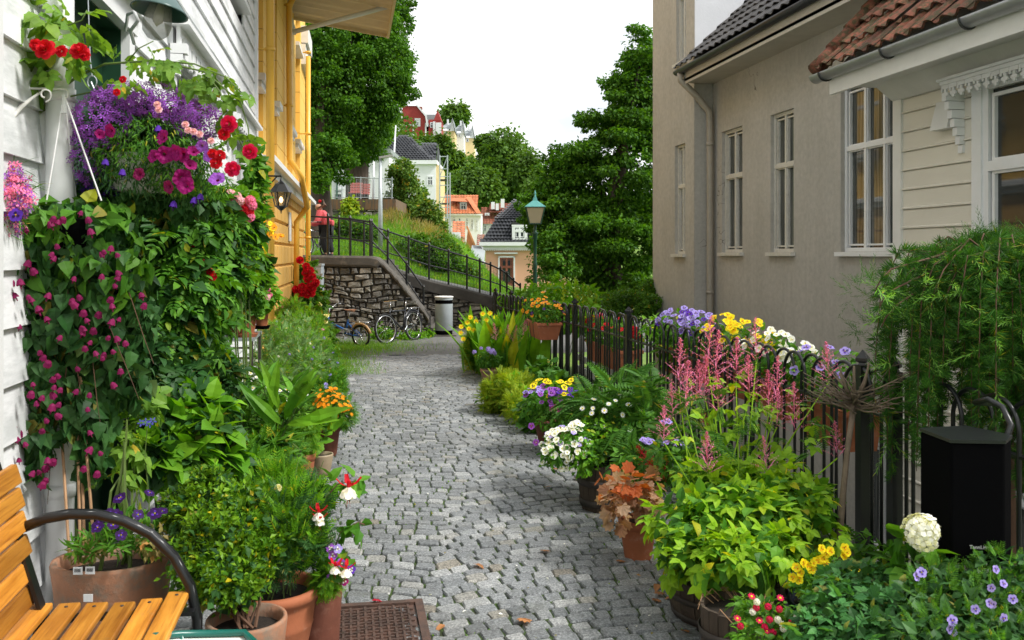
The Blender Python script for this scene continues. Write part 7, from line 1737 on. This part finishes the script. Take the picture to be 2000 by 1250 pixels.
# ---------------------------------------------------------------- plants, right side
# astilbe in the big barrel
t, s = potted('astilbe_barrel', 'half barrel overflowing with lime green astilbe and tall pink plumes', 'potted plant', 1418, 1118, 3.95, .25, None, 'barrel')
ab = [Bp(1440,1010,3.95,120,70),Bp(1350,1040,3.8,70,65),Bp(1540,1010,4.0,85,70),Bp(1400,1090,3.65,90,40),Bp(1500,965,4.2,95,42),Bp(1420,955,4.2,80,40),Bp(1330,1065,3.7,50,36),Bp(1470,1070,3.7,80,50),Bp(1580,980,4.1,50,50)]
foliage('foliage', clumpy(ab, 9, .3, .5, .95), 1750, 'tri', .088, L['lime'], t, .75, up=1.0, out=.7, droop=.25, jit=.5, sv=.25)
foliage('inner_foliage', ab, 2200, 'ovalw', .055, L['mid'], t, .2)  # inner leaves a deeper green, shade inside the clump put into colour
lc = [Bp(1380,790,4.8,60,50),Bp(1480,790,4.9,60,50),Bp(1430,830,4.4,80,40),Bp(1530,850,4.4,60,50),Bp(1340,860,4.3,60,40),Bp(1590,800,4.5,40,40),Bp(1300,880,4.2,30,40),Bp(1600,880,4.3,30,30),Bp(1420,790,4.5,100,70)]
foliage('upper_foliage', lc, 70, 'tri', .085, L['lime'], t, .1, up=1.0, out=.5, droop=.1, sv=.25); foliage('upper_fern_leaves', lc, 60, 'fern', .13, L['fern'], t, .1, up=1, out=.5, droop=.1)
pl = [(1390,610,700,4.6,.115),(1365,700,770,4.5,.11),(1310,745,800,4.4,.10),(1297,790,850,4.2,.07),(1475,615,690,4.6,.11),(1500,720,790,4.5,.13),(1520,690,770,4.5,.12),(1612,665,730,4.6,.11),(1630,820,880,4.2,.10),(1380,690,760,4.5,.15),(1405,640,720,4.5,.12),(1440,655,730,4.55,.10),(1330,655,740,4.5,.12),(1460,690,760,4.5,.12),(1550,740,830,4.4,.08),(1380,840,910,4.1,.09),(1490,850,905,4.1,.10),(1345,700,780,4.4,.11),(1520,760,820,4.4,.11),(1400,720,790,4.4,.12)]
for i, (px, y0_, y1_, D, _) in enumerate(pl):
    a_ = W(px+random.uniform(-8,8), y1_+15, D); e_ = W(px, y0_-8, D); H_ = (e_-a_).length
    flower(t, 'plume', 'plume1' if i % 2 else 'plume2', a_, e_-a_, H_*.9, [PT['astilbe']])
    b = MB(); b.tube([s+Vector((random.uniform(-.1,.1),random.uniform(-.1,.1),0)), s.lerp(a_,.5)+Vector((random.uniform(-.06,.06),0,.02)), a_], .0032, 6); b.build('flower_stalk', L['lime'], t)
# small dark barrel, bellis
t, s = potted('small_barrel', 'small dark half barrel with withered straw at the bottom edge', 'planter', 1440, 1178, 3.42, .135, None, 'barrel')
b = MB(); 
for i in range(26):
    a_ = random.uniform(0, 6.28); b.tube([s+Vector((.10*math.cos(a_), .10*math.sin(a_), 0)), s+Vector((.13*math.cos(a_+.3), .13*math.sin(a_+.3), .04)), s+Vector((.145*math.cos(a_+.7), .145*math.sin(a_+.7), .0))], .0018, 4)
b.build('straw', M['cane'], t)
bl = [Bp(1500,1200,3.1,50,30),Bp(1460,1190,3.2,30,26),Bp(1540,1220,3.05,40,24),Bp(1480,1240,3.0,50,20)]
t = bush('bellis_daisies', 'small red pink and white pompon daisies at the bottom edge', 'flowers', bl, [('foliage','oval',300,.035,'mid',dict(rmin=.4)),('fine_foliage','small',500,.02,'bright',dict(rmin=.2))], 1500, 3.1)
for i, (px, py) in enumerate(((1468,1165),(1478,1176),(1477,1187),(1524,1168),(1522,1190),(1500,1185),(1483,1212),(1503,1210),(1519,1210),(1526,1218),(1530,1228),(1446,1223),(1440,1208),(1493,1225),(1556,1205),(1573,1196),(1470,1195),(1510,1235),(1497,1232),(1547,1215))):
    flower(t, 'pompon_daisy', 'umbel' if i % 3 else 'daisy', W(px, py, 2.98), (0,-.6,.8), .026, [PT['white'] if i in (1,8,9,10,15,16,14) else PT['rose_red'], PT['yellow']])
# tulip like upright leaf tuft
bl = [Bp(1485,1140,3.5,20,30)]; t = thing('leaf_tuft', 'dark upright strap leaves behind the small barrel', 'plant', tuple(base_at(1485,3.55))); foliage('foliage', [Bp(1485,1165,3.5,14,16)], 40, 'lance', .11, L['mid'], t, .2, droop=-2, jit=.3)
# blue bowl with yellow pansies
b0 = base_at(1625, 3.62); t = thing('pansy_bowl', 'dark blue plastic bowl with bright yellow pansies', 'potted plant', tuple(b0)); h = .19
pot(t, b0, .165, h, M['blue_bowl'], 'bowl')
bl = [Bp(1625,1120,3.6,70,30),Bp(1600,1140,3.5,60,24)]; foliage('foliage', bl, 600, 'oval', .03, L['mid'], t, .3); foliage('fine_foliage', bl, 500, 'small', .02, L['bright'], t, .3)
for px, py in ((1605,1072),(1615,1080),(1622,1076),(1598,1095),(1608,1090),(1570,1100),(1563,1118),(1555,1108),(1578,1105),(1560,1132),(1548,1128),(1650,1070),(1648,1085),(1655,1078),(1668,1108),(1680,1110),(1695,1112),(1592,1098),(1612,1100),(1585,1112)): flower(t, 'yellow_pansy', 'pansy', W(px, py, 3.42), (random.uniform(-.4,.4),-1,.4), .036, [PT['yellow'], PT['orange'], PT['yellow']])
# heuchera
t, s = potted('potted_heuchera', 'dark red pot with copper and orange scalloped heuchera leaves', 'potted plant', 1246, 1012, 4.7, .10, M['terracotta'], 'rim')
hb = [Bp(1225,960,4.6,40,26),Bp(1205,980,4.5,26,22),Bp(1250,952,4.7,38,24),Bp(1205,1010,4.5,14,20),Bp(1265,980,4.6,24,20)]
foliage('foliage', hb, 210, 'lobed', .055, L['heuchera'], t, .75, up=.5, out=.8, droop=.7); foliage('orange_leaves', [Bp(1215,938,4.6,46,10),Bp(1185,962,4.5,16,6)], 30, 'lobed', .055, L['heuchera_o'], t, .7, up=1, out=.4)
stems(t, s, [(q[0],q[1],q[2]) for q in hb], .003, M['stem_brown'])
# red astilbe between
t = thing('red_astilbe', 'deep red astilbe plumes beside the dark barrel', 'flower', tuple(base_at(1275,5.0))); stems(t, base_at(1275,5.0), [W(1280,930,4.9)], .004, M['stem'])
for px0, py0, px1, py1 in ((1296,935,1255,885),(1290,925,1265,900),(1302,940,1285,912),(1385,830,1365,805),(1375,830,1376,808)): a_, e_ = W(px0,py0,4.85), W(px1,py1,4.85); flower(t, 'plume', 'plume1', a_, e_-a_, (e_-a_).length*1.3, [PT['crimson']])
foliage('foliage', [Bp(1250,920,5.0,50,30),Bp(1225,905,5.1,35,20),Bp(1300,900,4.9,40,30)], 150, 'tri', .085, L['mid'], t, .2); foliage('fern_leaves', [Bp(1260,900,5.0,50,30)], 50, 'fern', .13, L['fern'], t, .2)
# dark barrel with white pansies
t, s = potted('pansy_barrel', 'dark old barrel with a cascade of white pansies and fern', 'potted plant', 1182, 900, 5.62, .165, None, 'barrel')
wp = [Bp(1105,870,5.5,46,36),Bp(1085,890,5.45,30,30),Bp(1130,850,5.5,26,26)]
foliage('foliage', wp+[Bp(1150,880,5.5,40,30)], 900, 'oval', .035, L['mid'], t, .3); foliage('bright_leaves', [Bp(1170,850,5.6,60,36),Bp(1140,900,5.4,30,26)], 600, 'small', .035, L['bright'], t, .3)
flowers(t, 'white_pansy', 'pansy', wp, 78, .040, [PT['white'], PT['cream'], PT['yellow']], rmin=.9, top=-.8); flowers(t, 'lilac_pansy', 'pansy', wp[:1], 12, .036, [PT['lilac'], PT['white'], PT['yellow']])
flowers(t, 'white_daisy', 'daisy', [Bp(1190,800,5.7,60,30),Bp(1200,840,5.6,40,20)], 16, .036, [PT['white'], PT['yellow']])
fb = [Bp(1210,800,5.8,60,45),Bp(1180,840,5.7,50,36),Bp(1250,830,5.6,45,40),Bp(1270,780,5.7,30,40),Bp(1160,790,6.1,36,30)]
foliage('fern_leaves', fb, 210, 'fern', .22, L['fern'], t, .2, up=.9, out=.8, droop=.2); foliage('fine_foliage', fb, 1100, 'feather', .07, L['mid'], t, .3)
t = thing('violet_pansies', 'small lilac blue pansies in the shade behind the red astilbe', 'flowers', tuple(base_at(1290,5.2))); foliage('foliage', [Bp(1270,880,5.2,45,22),Bp(1320,870,5.1,30,20)], 420, 'oval', .035, L['dark'], t, .3)
flowers(t, 'lilac_pansy', 'pansy', [Bp(1262,868,5.15,20,8),Bp(1318,870,5.1,22,8),Bp(1298,828,5.4,12,8)], 22, .036, [PT['lilac'], PT['violet'], PT['yellow']], rmin=.6)
# purple and yellow pansy mound
t, s = potted('pansy_mound', 'mound of mixed purple, magenta and yellow pansies at the path edge', 'potted plant', 1080, 825, 7.3, .15, M['terracotta_dark'], 'rim')
pm = [Bp(1085,780,7.2,62,36),Bp(1050,790,7.2,34,30),Bp(1115,790,7.1,40,32),Bp(1090,820,7.0,50,20)]
foliage('foliage', pm, 1300, 'oval', .045, L['mid'], t, .3)
for c_, n, bl in (('yellow',26,[Bp(1075,755,7.0,45,14),Bp(1120,745,7.0,12,8),Bp(1090,775,6.9,20,8)]),('purple',22,[Bp(1060,775,6.95,38,20),Bp(1065,795,6.9,14,14)]),('violet',20,[Bp(1110,775,6.9,40,14),Bp(1135,785,6.9,14,10)]),('magenta',9,[Bp(1095,800,6.8,20,10)]),('lilac',12,[Bp(1125,790,6.85,16,10),Bp(1055,770,6.95,34,10)])):
    flowers(t, c_+'_pansy', 'pansy', bl, n, .048, [PT[c_], PT['darkv'] if c_ != 'lilac' else PT['violet'], PT['yellow']], rmin=.6, vis=False)
for px, py in ((1038,832),(1047,864)): flower(t, 'magenta_pansy', 'pansy', W(px, py, 6.6), (-.3,-1,.2), .05, [PT['purple'], PT['magenta'], PT['yellow']])
# euphorbia, geranium leaves
t, s = potted('potted_euphorbia', 'terracotta pot with fine yellow green foliage spreading over the path edge', 'potted plant', 975, 752, 9.2, .12, M['terracotta_old'], 'rim')
eb = [gb(985,725,9.0,42),gb(1010,730,8.8,36),gb(960,745,9.0,24),gb(1020,760,8.4,30)]; foliage('foliage', eb, 2200, 'feather', .085, L['yellowgreen'], t, .45, droop=-.1, up=.8); foliage('inner_foliage', eb, 500, 'small', .05, L['bright'], t, .1)
t = bed('geranium_patch', 'dark green scalloped geranium leaves in front of the hoop fence', [gb(1060,700,9.2,42),gb(1085,720,8.6,30),gb(1035,720,9.4,30),gb(1050,760,8.0,30)], 'fern', 'lobed', 900, .085, None, (), .4, 'plant', up=1, out=.6)
t, s = potted('potted_bluebell', 'narrow old terracotta pot with blue flowers at the far path edge', 'potted plant', 955, 720, 11.2, .11, M['terracotta_old'], 'rim'); foliage('foliage', [Bp(955,700,11.2,24,14)], 300, 'small', .05, L['mid'], t); flowers(t, 'blue_bloom', 'umbel', [Bp(945,690,11.1,20,8)], 9, .06, [PT['lilac']])
t, s = potted('potted_fern', 'low clay pot under the yellow green foliage', 'potted plant', 958, 765, 9.4, .09, M['terracotta'], 'rim'); foliage('foliage', [Bp(962,755,9.3,20,10)], 160, 'small', .05, L['yellowgreen'], t)
# iris blades with yellow rudbeckia and pink astilbe
c_ = base_at(965, 12.2); t = thing('iris_clump', 'tall iris blades with pink astilbe and small yellow flowers at the far fence end', 'flower bed', tuple(c_))
mb = MB(); n = 260; P_ = np.stack([rng.normal(W(985,0,12).x, .16, n), rng.normal(12.0, .35, n), np.full(n, gz(12)+.02)], 1); d = rnd(n)*.20; d[:,2] = 1; mb.tm(T['lance'], frames(d, rnd(n), .75*(.6+.6*rng.random(n))), P_); mb.build('blade_leaf', L['bright'], t)
foliage('fine_foliage', [gb(945,640,12.5,34),gb(975,690,11.6,34),gb(1000,660,12,34),gb(925,650,13.4,18)], 1500, 'feather', .13, L['mid'], t, .3, droop=-.5); foliage('second_foliage', [gb(945,640,12.5,34),gb(925,650,13,18)], 600, 'feather', .13, L['yellowgreen'], t, .3, droop=-.5)
for px, py in ((919,620),(913,630),(900,650),(905,662),(943,613),(957,612),(930,628),(925,645),(950,625),(938,640),(916,642),(968,620),(901,638)): flower(t, 'yellow_bloom', 'daisy', W(px, py, 12), (-.2,-1,.5), .075, [PT['yellow'], PT['orange']])
for x0_, y0_, x1_, y1_ in ((970,665,965,635),(992,665,992,638),(1003,670,1008,640),(1020,660,1025,630),(1025,650,1030,625)): a_, e_ = W(x0_,y0_,11.4), W(x1_,y1_,11.4); flower(t, 'plume', 'plume2', a_, e_-a_, (e_-a_).length*1.2, [PT['astilbe']])
# tall shrubs beyond the fence
bl = [Bp(1010,590,15.2,36,22),Bp(1060,575,14.6,50,22),Bp(1110,585,14,50,32),Bp(1150,590,13.6,28,36),Bp(1090,560,15,16,20),Bp(1040,600,14.4,40,20),Bp(1130,620,13,50,30)]
base_ = base_at(1080, 14.4); base_.z = -.9; t = bush('light_green_shrub', 'bright light green shrub standing behind the far hoops of the fence', 'shrub', bl, [('foliage','oval',1900,.10,'bright',dict(rmin=.3,droop=-.1))], 1080, 14.4, base=base_)
mb = MB(); P_ = []; dd = []
for px, py in ((1140,555),(1155,570),(1160,590),(1165,575),(1145,580),(1130,560),(1170,600),(1125,545),(1102,540),(1150,560),(1148,600),(1165,610)):
    a_, e_ = W(px-3, py+70, 13.2), W(px, py, 13.2); P_ = []; dd = []; mb = MB()
    for q in range(26): P_.append(tuple(a_.lerp(e_, q/26))); dd.append((math.cos(q*2.4)*.6, math.sin(q*2.4)*.6, .9))
    mb.tm(T['small'], frames(A(dd), rnd(len(dd)), .055), A(P_)); mb.build('upright_shoot', L['yellowgreen'], t)
# window box on the fence
def trough(t, x0, x1, y0, y1, z0, z1, m, taper=.02):
    b = MB(); V = []
    for (zz, q, w_) in ((z0, taper, 0), (z1-.03, 0, 0), (z1-.03, -.012, 0), (z1, -.012, 0), (z1, .012, 0), (z1-.06, .02, 0)): V += [(x0+q, y0+q, zz), (x1-q, y0+q, zz), (x1-q, y1-q, zz), (x0+q, y1-q, zz)]
    b.add(V, [(4*i+k, 4*i+(k+1)%4, 4*i+4+(k+1)%4, 4*i+4+k) for i in range(5) for k in range(4)]+[(3,2,1,0)]); b.build('trough', m, t); b = MB(); b.box(x0+.02, x1-.02, y0+.02, y1-.02, z1-.06, z1-.02); b.build('soil', M['soil'], t)
wy_ = W(1060, 640, 11.0); zt_ = zpx(627, 11.0); t = thing('window_box', 'terracotta box of orange and dark violet pansies hung on the path side of the fence', 'flower box', (2.38, wy_.y, zt_-.2))
trough(t, 2.16, 2.44, wy_.y-.32, wy_.y+.32, zt_-.20, zt_, M['terracotta'], .035)
for q in (-.16,.05,.2):
    b = MB(); b.tube([(2.155,wy_.y+q,zt_-.21),(2.135,wy_.y+q,zt_-.02),(2.2,wy_.y+q,zt_+.0)], .004, 5); b.build('wire_holder', M['iron'], t)
wbb = [(2.30, wy_.y-.1, zt_+.10, .22, .30, .14), (2.28, wy_.y+.15, zt_+.16, .20, .24, .17)]; foliage('foliage', wbb, 1000, 'oval', .042, L['mid'], t, .3, droop=-.1)
flowers(t, 'orange_pansy', 'pansy', wbb, 26, .05, [PT['orange'], PT['maroon'], PT['yellow']], rmin=1.0, top=-.3); flowers(t, 'violet_pansy', 'pansy', wbb, 12, .048, [PT['darkv'], PT['violet'], PT['yellow']], rmin=1.0)
# flower troughs on the inner side of the fence
def inner_box(label, ya, yb, zt_, fl, lm='mid'):
    t = thing('flower_trough', label, 'flower box', (2.72, (ya+yb)/2, zt_-.2), 'flower troughs behind the fence'); trough(t, 2.58, 2.80, ya, yb, zt_-.22, zt_, M['terracotta'])
    n = max(2, int((yb-ya)/.35)); bl = [(2.67, ya+(yb-ya)*(k+.5)/n, zt_+.12, .17, .24, .17) for k in range(n)]; foliage('foliage', bl, 420*n//2+200, 'oval', .045, L[lm], t, .3)
    for nm, c_, c2_, k in fl: flowers(t, nm, 'pansy', [(b[0]-.02, b[1], b[2]+.03, b[3], b[4], b[5]) for b in bl], k, .052, [PT[c_], PT[c2_], PT['yellow']], rmin=.85)
    return t
inner_box('terracotta trough of lilac and violet pansies behind the fence, left of the yellow ones', YX(1392,2.7), YX(1318,2.7), .80, [('lilac_pansy','lilac','violet',44),('violet_pansy','violet','darkv',12)])
inner_box('terracotta trough of yellow pansies behind the fence', YX(1500,2.7), YX(1405,2.7), .80, [('yellow_pansy','yellow','orange',46)])
inner_box('terracotta trough of white pansies behind the fence, right of the yellow ones', YX(1562,2.7), YX(1505,2.7), .76, [('white_pansy','white','cream',30)])
inner_box('terracotta trough with a few purple pansies behind the pruned twigs', YX(1690,2.7), YX(1600,2.7), .72, [('purple_pansy','lilac','violet',9)])
inner_box('terracotta trough with red blooms seen between the hoops near the window box', YX(1235,2.7), YX(1165,2.7), .62, [('red_pansy','red','red',10)])
t = bush('red_geranium', 'red geraniums behind the middle hoops of the fence', 'potted plant', [(2.85, YX(1230,2.85), .72, .2, .25, .15),(2.85, YX(1160,2.85), .75, .2, .25, .15)], [('foliage','round',160,.07,'bright',dict(rmin=.3))], 1200, 9, base=Vector((2.9, YX(1200,2.9), -1.7)))
for px, py, c_ in ((1243,655,'red'),(1238,645,'red'),(1188,650,'red'),(1185,640,'red'),(1172,618,'pink'),(1150,628,'red'),(1158,622,'red'),(1192,655,'red')): flower(t, 'geranium_head', 'umbel', W(px, py, DX(px, 2.75)), (-.5,-.5,.6), .10, [PT[c_]])
t = bush('rose_sprig', 'leafy green sprig growing over the hoops beside the lilac pansies', 'plant', [(2.6, YX(1290,2.6), .93, .14, .2, .12),(2.62, YX(1310,2.6), .75, .14, .2, .14)], [('foliage','oval',230,.07,'bright',dict(rmin=.2))], 1290, 7, base=Vector((2.75, YX(1290,2.75), -1.7)))
# standard tree with pruned bare crown
c_ = base_at(1632, 4.0); t = thing('pruned_standard_tree', 'small standard tree with a bare pruned crown of radiating twigs before the fence', 'tree', tuple(c_))
top_ = W(1668, 790, 4.05); b = MB(); b.tube([c_, W(1640,1040,4.0), W(1648,950,4.0), W(1655,880,4.0), top_], [.017,.015,.0135,.012,.014], 10); b.build('trunk', M['twig'], t, True)
b = MB(); rr = random.Random(5)
for i in range(46):
    a_ = i*2.4+rr.uniform(-.3,.3); L_ = rr.uniform(.12,.27); el = rr.uniform(-.15,.75)
    p0 = top_+Vector((0,0,rr.uniform(-.03,.05))); p1 = p0+Vector((math.cos(a_)*L_*.5, math.sin(a_)*L_*.5, L_*.35*el)); p2 = p0+Vector((math.cos(a_+.12)*L_, math.sin(a_+.12)*L_, L_*el*.9+.01)); b.tube([p0, p1, p2], [.0048,.0034,.0018], 5)
    for q in range(3):
        s_ = p1.lerp(p2, .2+.3*q); b.tube([s_, s_+Vector((math.cos(a_+rr.uniform(-1,1))*.05, math.sin(a_+rr.uniform(-1,1))*.05, rr.uniform(0,.04)))], [.003,.0014], 4)
for i in range(6): a_ = i*1.05; b.tube([top_, top_+Vector((.05*math.cos(a_), .05*math.sin(a_), .10)), top_+Vector((.07*math.cos(a_), .07*math.sin(a_), rr.uniform(.14,.20)))], [.010,.007,.004], 6)
b.build('twig_crown', M['twig'], t, True)
# weeping larch
c_ = Vector((2.86, W(1905, 0, 4.0).y, -1.7)); t = thing('weeping_larch', 'weeping larch with drooping branches of soft green needles at the right edge', 'tree', tuple(c_))
tp = Vector((2.80, c_.y-.02, 1.50)); b = MB(); b.tube([c_, (2.86,c_.y,0), (2.83,c_.y,.9), tp], [.035,.03,.026,.02], 8)
br = []; rr = random.Random(11)
for i in range(190):
    a_ = i*2.4+rr.uniform(-.3,.3); ra = rr.uniform(.08,.54); hz0 = tp.z+rr.uniform(-.12,.10); ln = rr.uniform(.2,1.0)*rr.uniform(.6,1)
    ex, ey = math.cos(a_)*ra, math.sin(a_)*ra*.85
    pts = [tp, tp+Vector((ex*.5, ey*.5, rr.uniform(.02,.14))), tp+Vector((ex*.85, ey*.85, rr.uniform(-.04,.08))), tp+Vector((ex, ey, -.12)), tp+Vector((ex*1.04, ey*1.04, -.12-ln*.45)), tp+Vector((ex*1.06, ey*1.06, -.12-ln))]
    b.tube(pts, [.006,.004,.003,.0025,.002,.0015], 5); br.append(pts)
for px, py in ((1722,590),(1718,550),(1730,620)):
    e_ = W(px, py, 3.8); pts = [tp, tp.lerp(e_, .5)+Vector((0,0,.08)), e_+Vector((.05,0,.05)), e_, e_-Vector((.02,0,.04))]; b.tube(pts, [.008,.006,.004,.003,.002], 5); br.append(pts)
b.build('branch', M['stem_brown'], t, True)
def spread(pts, step):
    out = []; dr = []
    for p_, q_ in zip(pts[:-1], pts[1:]):
        p_, q_ = Vector(p_), Vector(q_); n = max(1, int((q_-p_).length/step))
        for i in range(n): out.append(tuple(p_.lerp(q_, i/n))); dr.append(tuple((q_-p_).normalized()))
    return out, dr
P_, D_ = [], []
for pts in br: o_, d_ = spread(pts[1:], .019); P_ += o_; D_ += d_
P_ = A(P_); D_ = A(D_); mb = MB(); dj = D_*.2+rnd(len(P_))*.8; mb.tm(T['needles'], frames(dj, rnd(len(P_)), (.046*(.8+.5*rng.random(len(P_))))), P_); pd, nd_ = shell(clumpy([(tp.x, tp.y, tp.z-.06, .50, .44, .17), (tp.x+.25, tp.y, tp.z+.02, .3, .3, .16), (tp.x-.3, tp.y, tp.z-.25, .34, .3, .2)], 12, .2, .4, 1.0), 1500, .75, -.3); leaves(mb, pd, nd_, T['needle_shoot'], .085, up=.3, out=.8, droop=.2, jit=.7); mb.build('needle_foliage', L['larch'], t)
mb = MB(); e2, d2 = [], []
for pts in br:
    for q in range(5):
        i0 = rr.randint(1, len(pts)-2); p_ = Vector(pts[i0]).lerp(Vector(pts[i0+1]), rr.random()); e2.append(tuple(p_)); a_ = rr.uniform(0, 6.28); d2.append((math.cos(a_)*.8, math.sin(a_)*.8-.3, rr.uniform(-1.0,.25)))
mb.tm(T['needle_shoot'], frames(A(d2), rnd(len(d2)), .12*(.7+.7*rng.random(len(d2)))), A(e2)); mb.build('young_shoot', L['larch_tip'], t)
# speaker
D = 3.05; cL, cR = W(1828, 870, D), W(1985, 880, D); t = thing('outdoor_speaker', 'black box loudspeaker with a small silver badge hanging from the fence', 'speaker', tuple(W(1908, 1090, D)))
ms_ = frameM(W(1916, 1095, D), (Matrix.Rotation(R(-4), 3, 'Z') @ CXv), None); k_ = D/F_; w2_, hh = 76*k_, (1095-862)*k_
mm = Matrix.Translation(W(1922, 1095, D)) @ Matrix.Rotation(-TH+R(14), 4, 'Z')
b = MB(); fr_ = [(-w2_*1.0, 0), (w2_*.25, -.055), (w2_*.98, .02), (w2_*.75, .20), (-w2_*.7, .20)]
b.add([tuple(mm @ Vector((x_, y_, z_))) for z_ in (0, hh) for x_, y_ in fr_], [(0,1,2,3,4)[::-1],(5,6,7,8,9)]+[(i, (i+1)%5, 5+(i+1)%5, 5+i) for i in range(5)]); o_ = b.build('cabinet', M['plastic_black'], t); bv = o_.modifiers.new('bevel','BEVEL'); bv.width = .008; bv.segments = 3
b = MB(); b.add([tuple(mm @ Vector((x_*1.02, y_*1.02-.002, z_))) for z_ in (hh+.001, hh+.012) for x_, y_ in fr_], [(0,1,2,3,4)[::-1],(5,6,7,8,9)]+[(i, (i+1)%5, 5+(i+1)%5, 5+i) for i in range(5)]); b.build('top_plate', M['iron'], t)
b = MB(); P0_ = mm @ Vector((w2_*.95, .05, hh*.93)); b.tube([P0_, W(1975,830,D+.1), W(1958,795,D+.15), W(1930,780,D+.2), W(1905,786,D+.3), (2.48, W(1900,790,D+.5).y, W(1900,790,D+.5).z)], .011, 8); b.lathe(P0_, [(.001,-.013),(.013,-.006),(.013,.006),(.001,.013)], 10); b.build('bracket', M['iron'], t, True)
M['badge'] = mat('silver_badge', (.6,.6,.6), .4, .05); ft = bpy.data.curves.new('badge_text', 'FONT'); ft.body = 'TannLither'; ft.size = .017; ft.extrude = .0006; ft.align_x = 'CENTER'
to = bpy.data.objects.new('badge_lettering', ft); me = bpy.data.meshes.new_from_object(to); bpy.data.objects.remove(to); to = bpy.data.objects.new('badge_lettering', me); COL.objects.link(to); me.materials.append(M['badge']); to.parent = t
f0, f1 = Vector(fr_[0]+(0,)), Vector(fr_[1]+(0,)); ang = math.atan2((f1-f0).y, (f1-f0).x); lm_ = mm @ Matrix.Translation(Vector((f0.lerp(f1,.55)).xy.to_tuple()+(.052,))+Vector((0,-.004,0))) @ Matrix.Rotation(ang, 4, 'Z') @ Matrix.Rotation(PI/2, 4, 'X')
lm_.translation -= Vector(t.location); to.matrix_local = lm_
# hydrangea and corner herbs
t = thing('white_hydrangea', 'single white hydrangea head on a leafy stem below the speaker', 'flower', tuple(base_at(1800,3.05))); stems(t, base_at(1800,3.05), [W(1800,1060,3.05)], .005, M['stem']); flower(t, 'hydrangea_head', 'hydrangea', W(1800,1040,3.0), (-.1,-.8,.6), .108, [PT['white']])
foliage('foliage', [Bp(1800,1120,3.05,60,40),Bp(1760,1060,3.1,20,16)], 60, 'ovalw', .07, L['mid'], t, .2)
hb = [Bp(1700,1160,3.1,90,50),Bp(1640,1200,2.95,70,40),Bp(1760,1200,2.9,80,45),Bp(1700,1240,2.8,110,40),Bp(1600,1235,2.85,50,25)]
t = bush('columbine_patch', 'patch of blue green scalloped columbine leaves in the bottom right corner', 'plant', hb, [('foliage','tri',620,.055,'blue',dict(rmin=.6,up=1,out=.5)),('scalloped_leaves','lobed',420,.04,'blue',dict(rmin=.5,up=1)),('inner_foliage','quad',900,.04,'dark',dict(rmin=.1))], 1700, 3.0)  # dark inner leaves paint in the shadow under the columbine
hb = [Bp(1880,1180,2.8,110,60),Bp(1960,1140,2.9,70,60),Bp(1840,1140,3.0,60,40),Bp(1900,1240,2.6,140,40)]
t = bush('viola_patch', 'dark leafy patch with pale violet violas at the right bottom edge', 'flowers', hb, [('foliage','oval',1100,.04,'dark',dict(rmin=.5)),('fine_foliage','feather',500,.05,'mid',dict(rmin=.6,droop=-.3)),('inner_foliage','quad',700,.04,'dark',dict(rmin=.1))], 1900, 2.9)
for px, py in ((1800,1118),(1790,1126),(1945,1112),(1936,1148),(1960,1140),(1933,1178),(1937,1180),(1960,1208),(1905,1190),(1856,1228),(1860,1212),(1862,1235),(1978,1170)): flower(t, 'viola', 'pansy', W(px, py, 2.52 if py > 1130 else 2.7), (random.uniform(-.6,.4),-1,random.uniform(-.1,.8)), random.uniform(.022,.032), [PT['lilac'], PT['violet'], PT['yellow']])
t = bush('back_greenery', 'leafy ground cover along the foot of the fence behind the astilbe barrel', 'plant', [gb(1700,1040,4.3,60),gb(1780,1080,4.0,50),gb(1320,830,6.2,50),gb(1380,850,5.6,50)], [('foliage','oval',900,.05,'mid',dict(rmin=.2)),('fern_leaves','fern',90,.18,'fern',dict(rmin=.3))], 1700, 4.3)
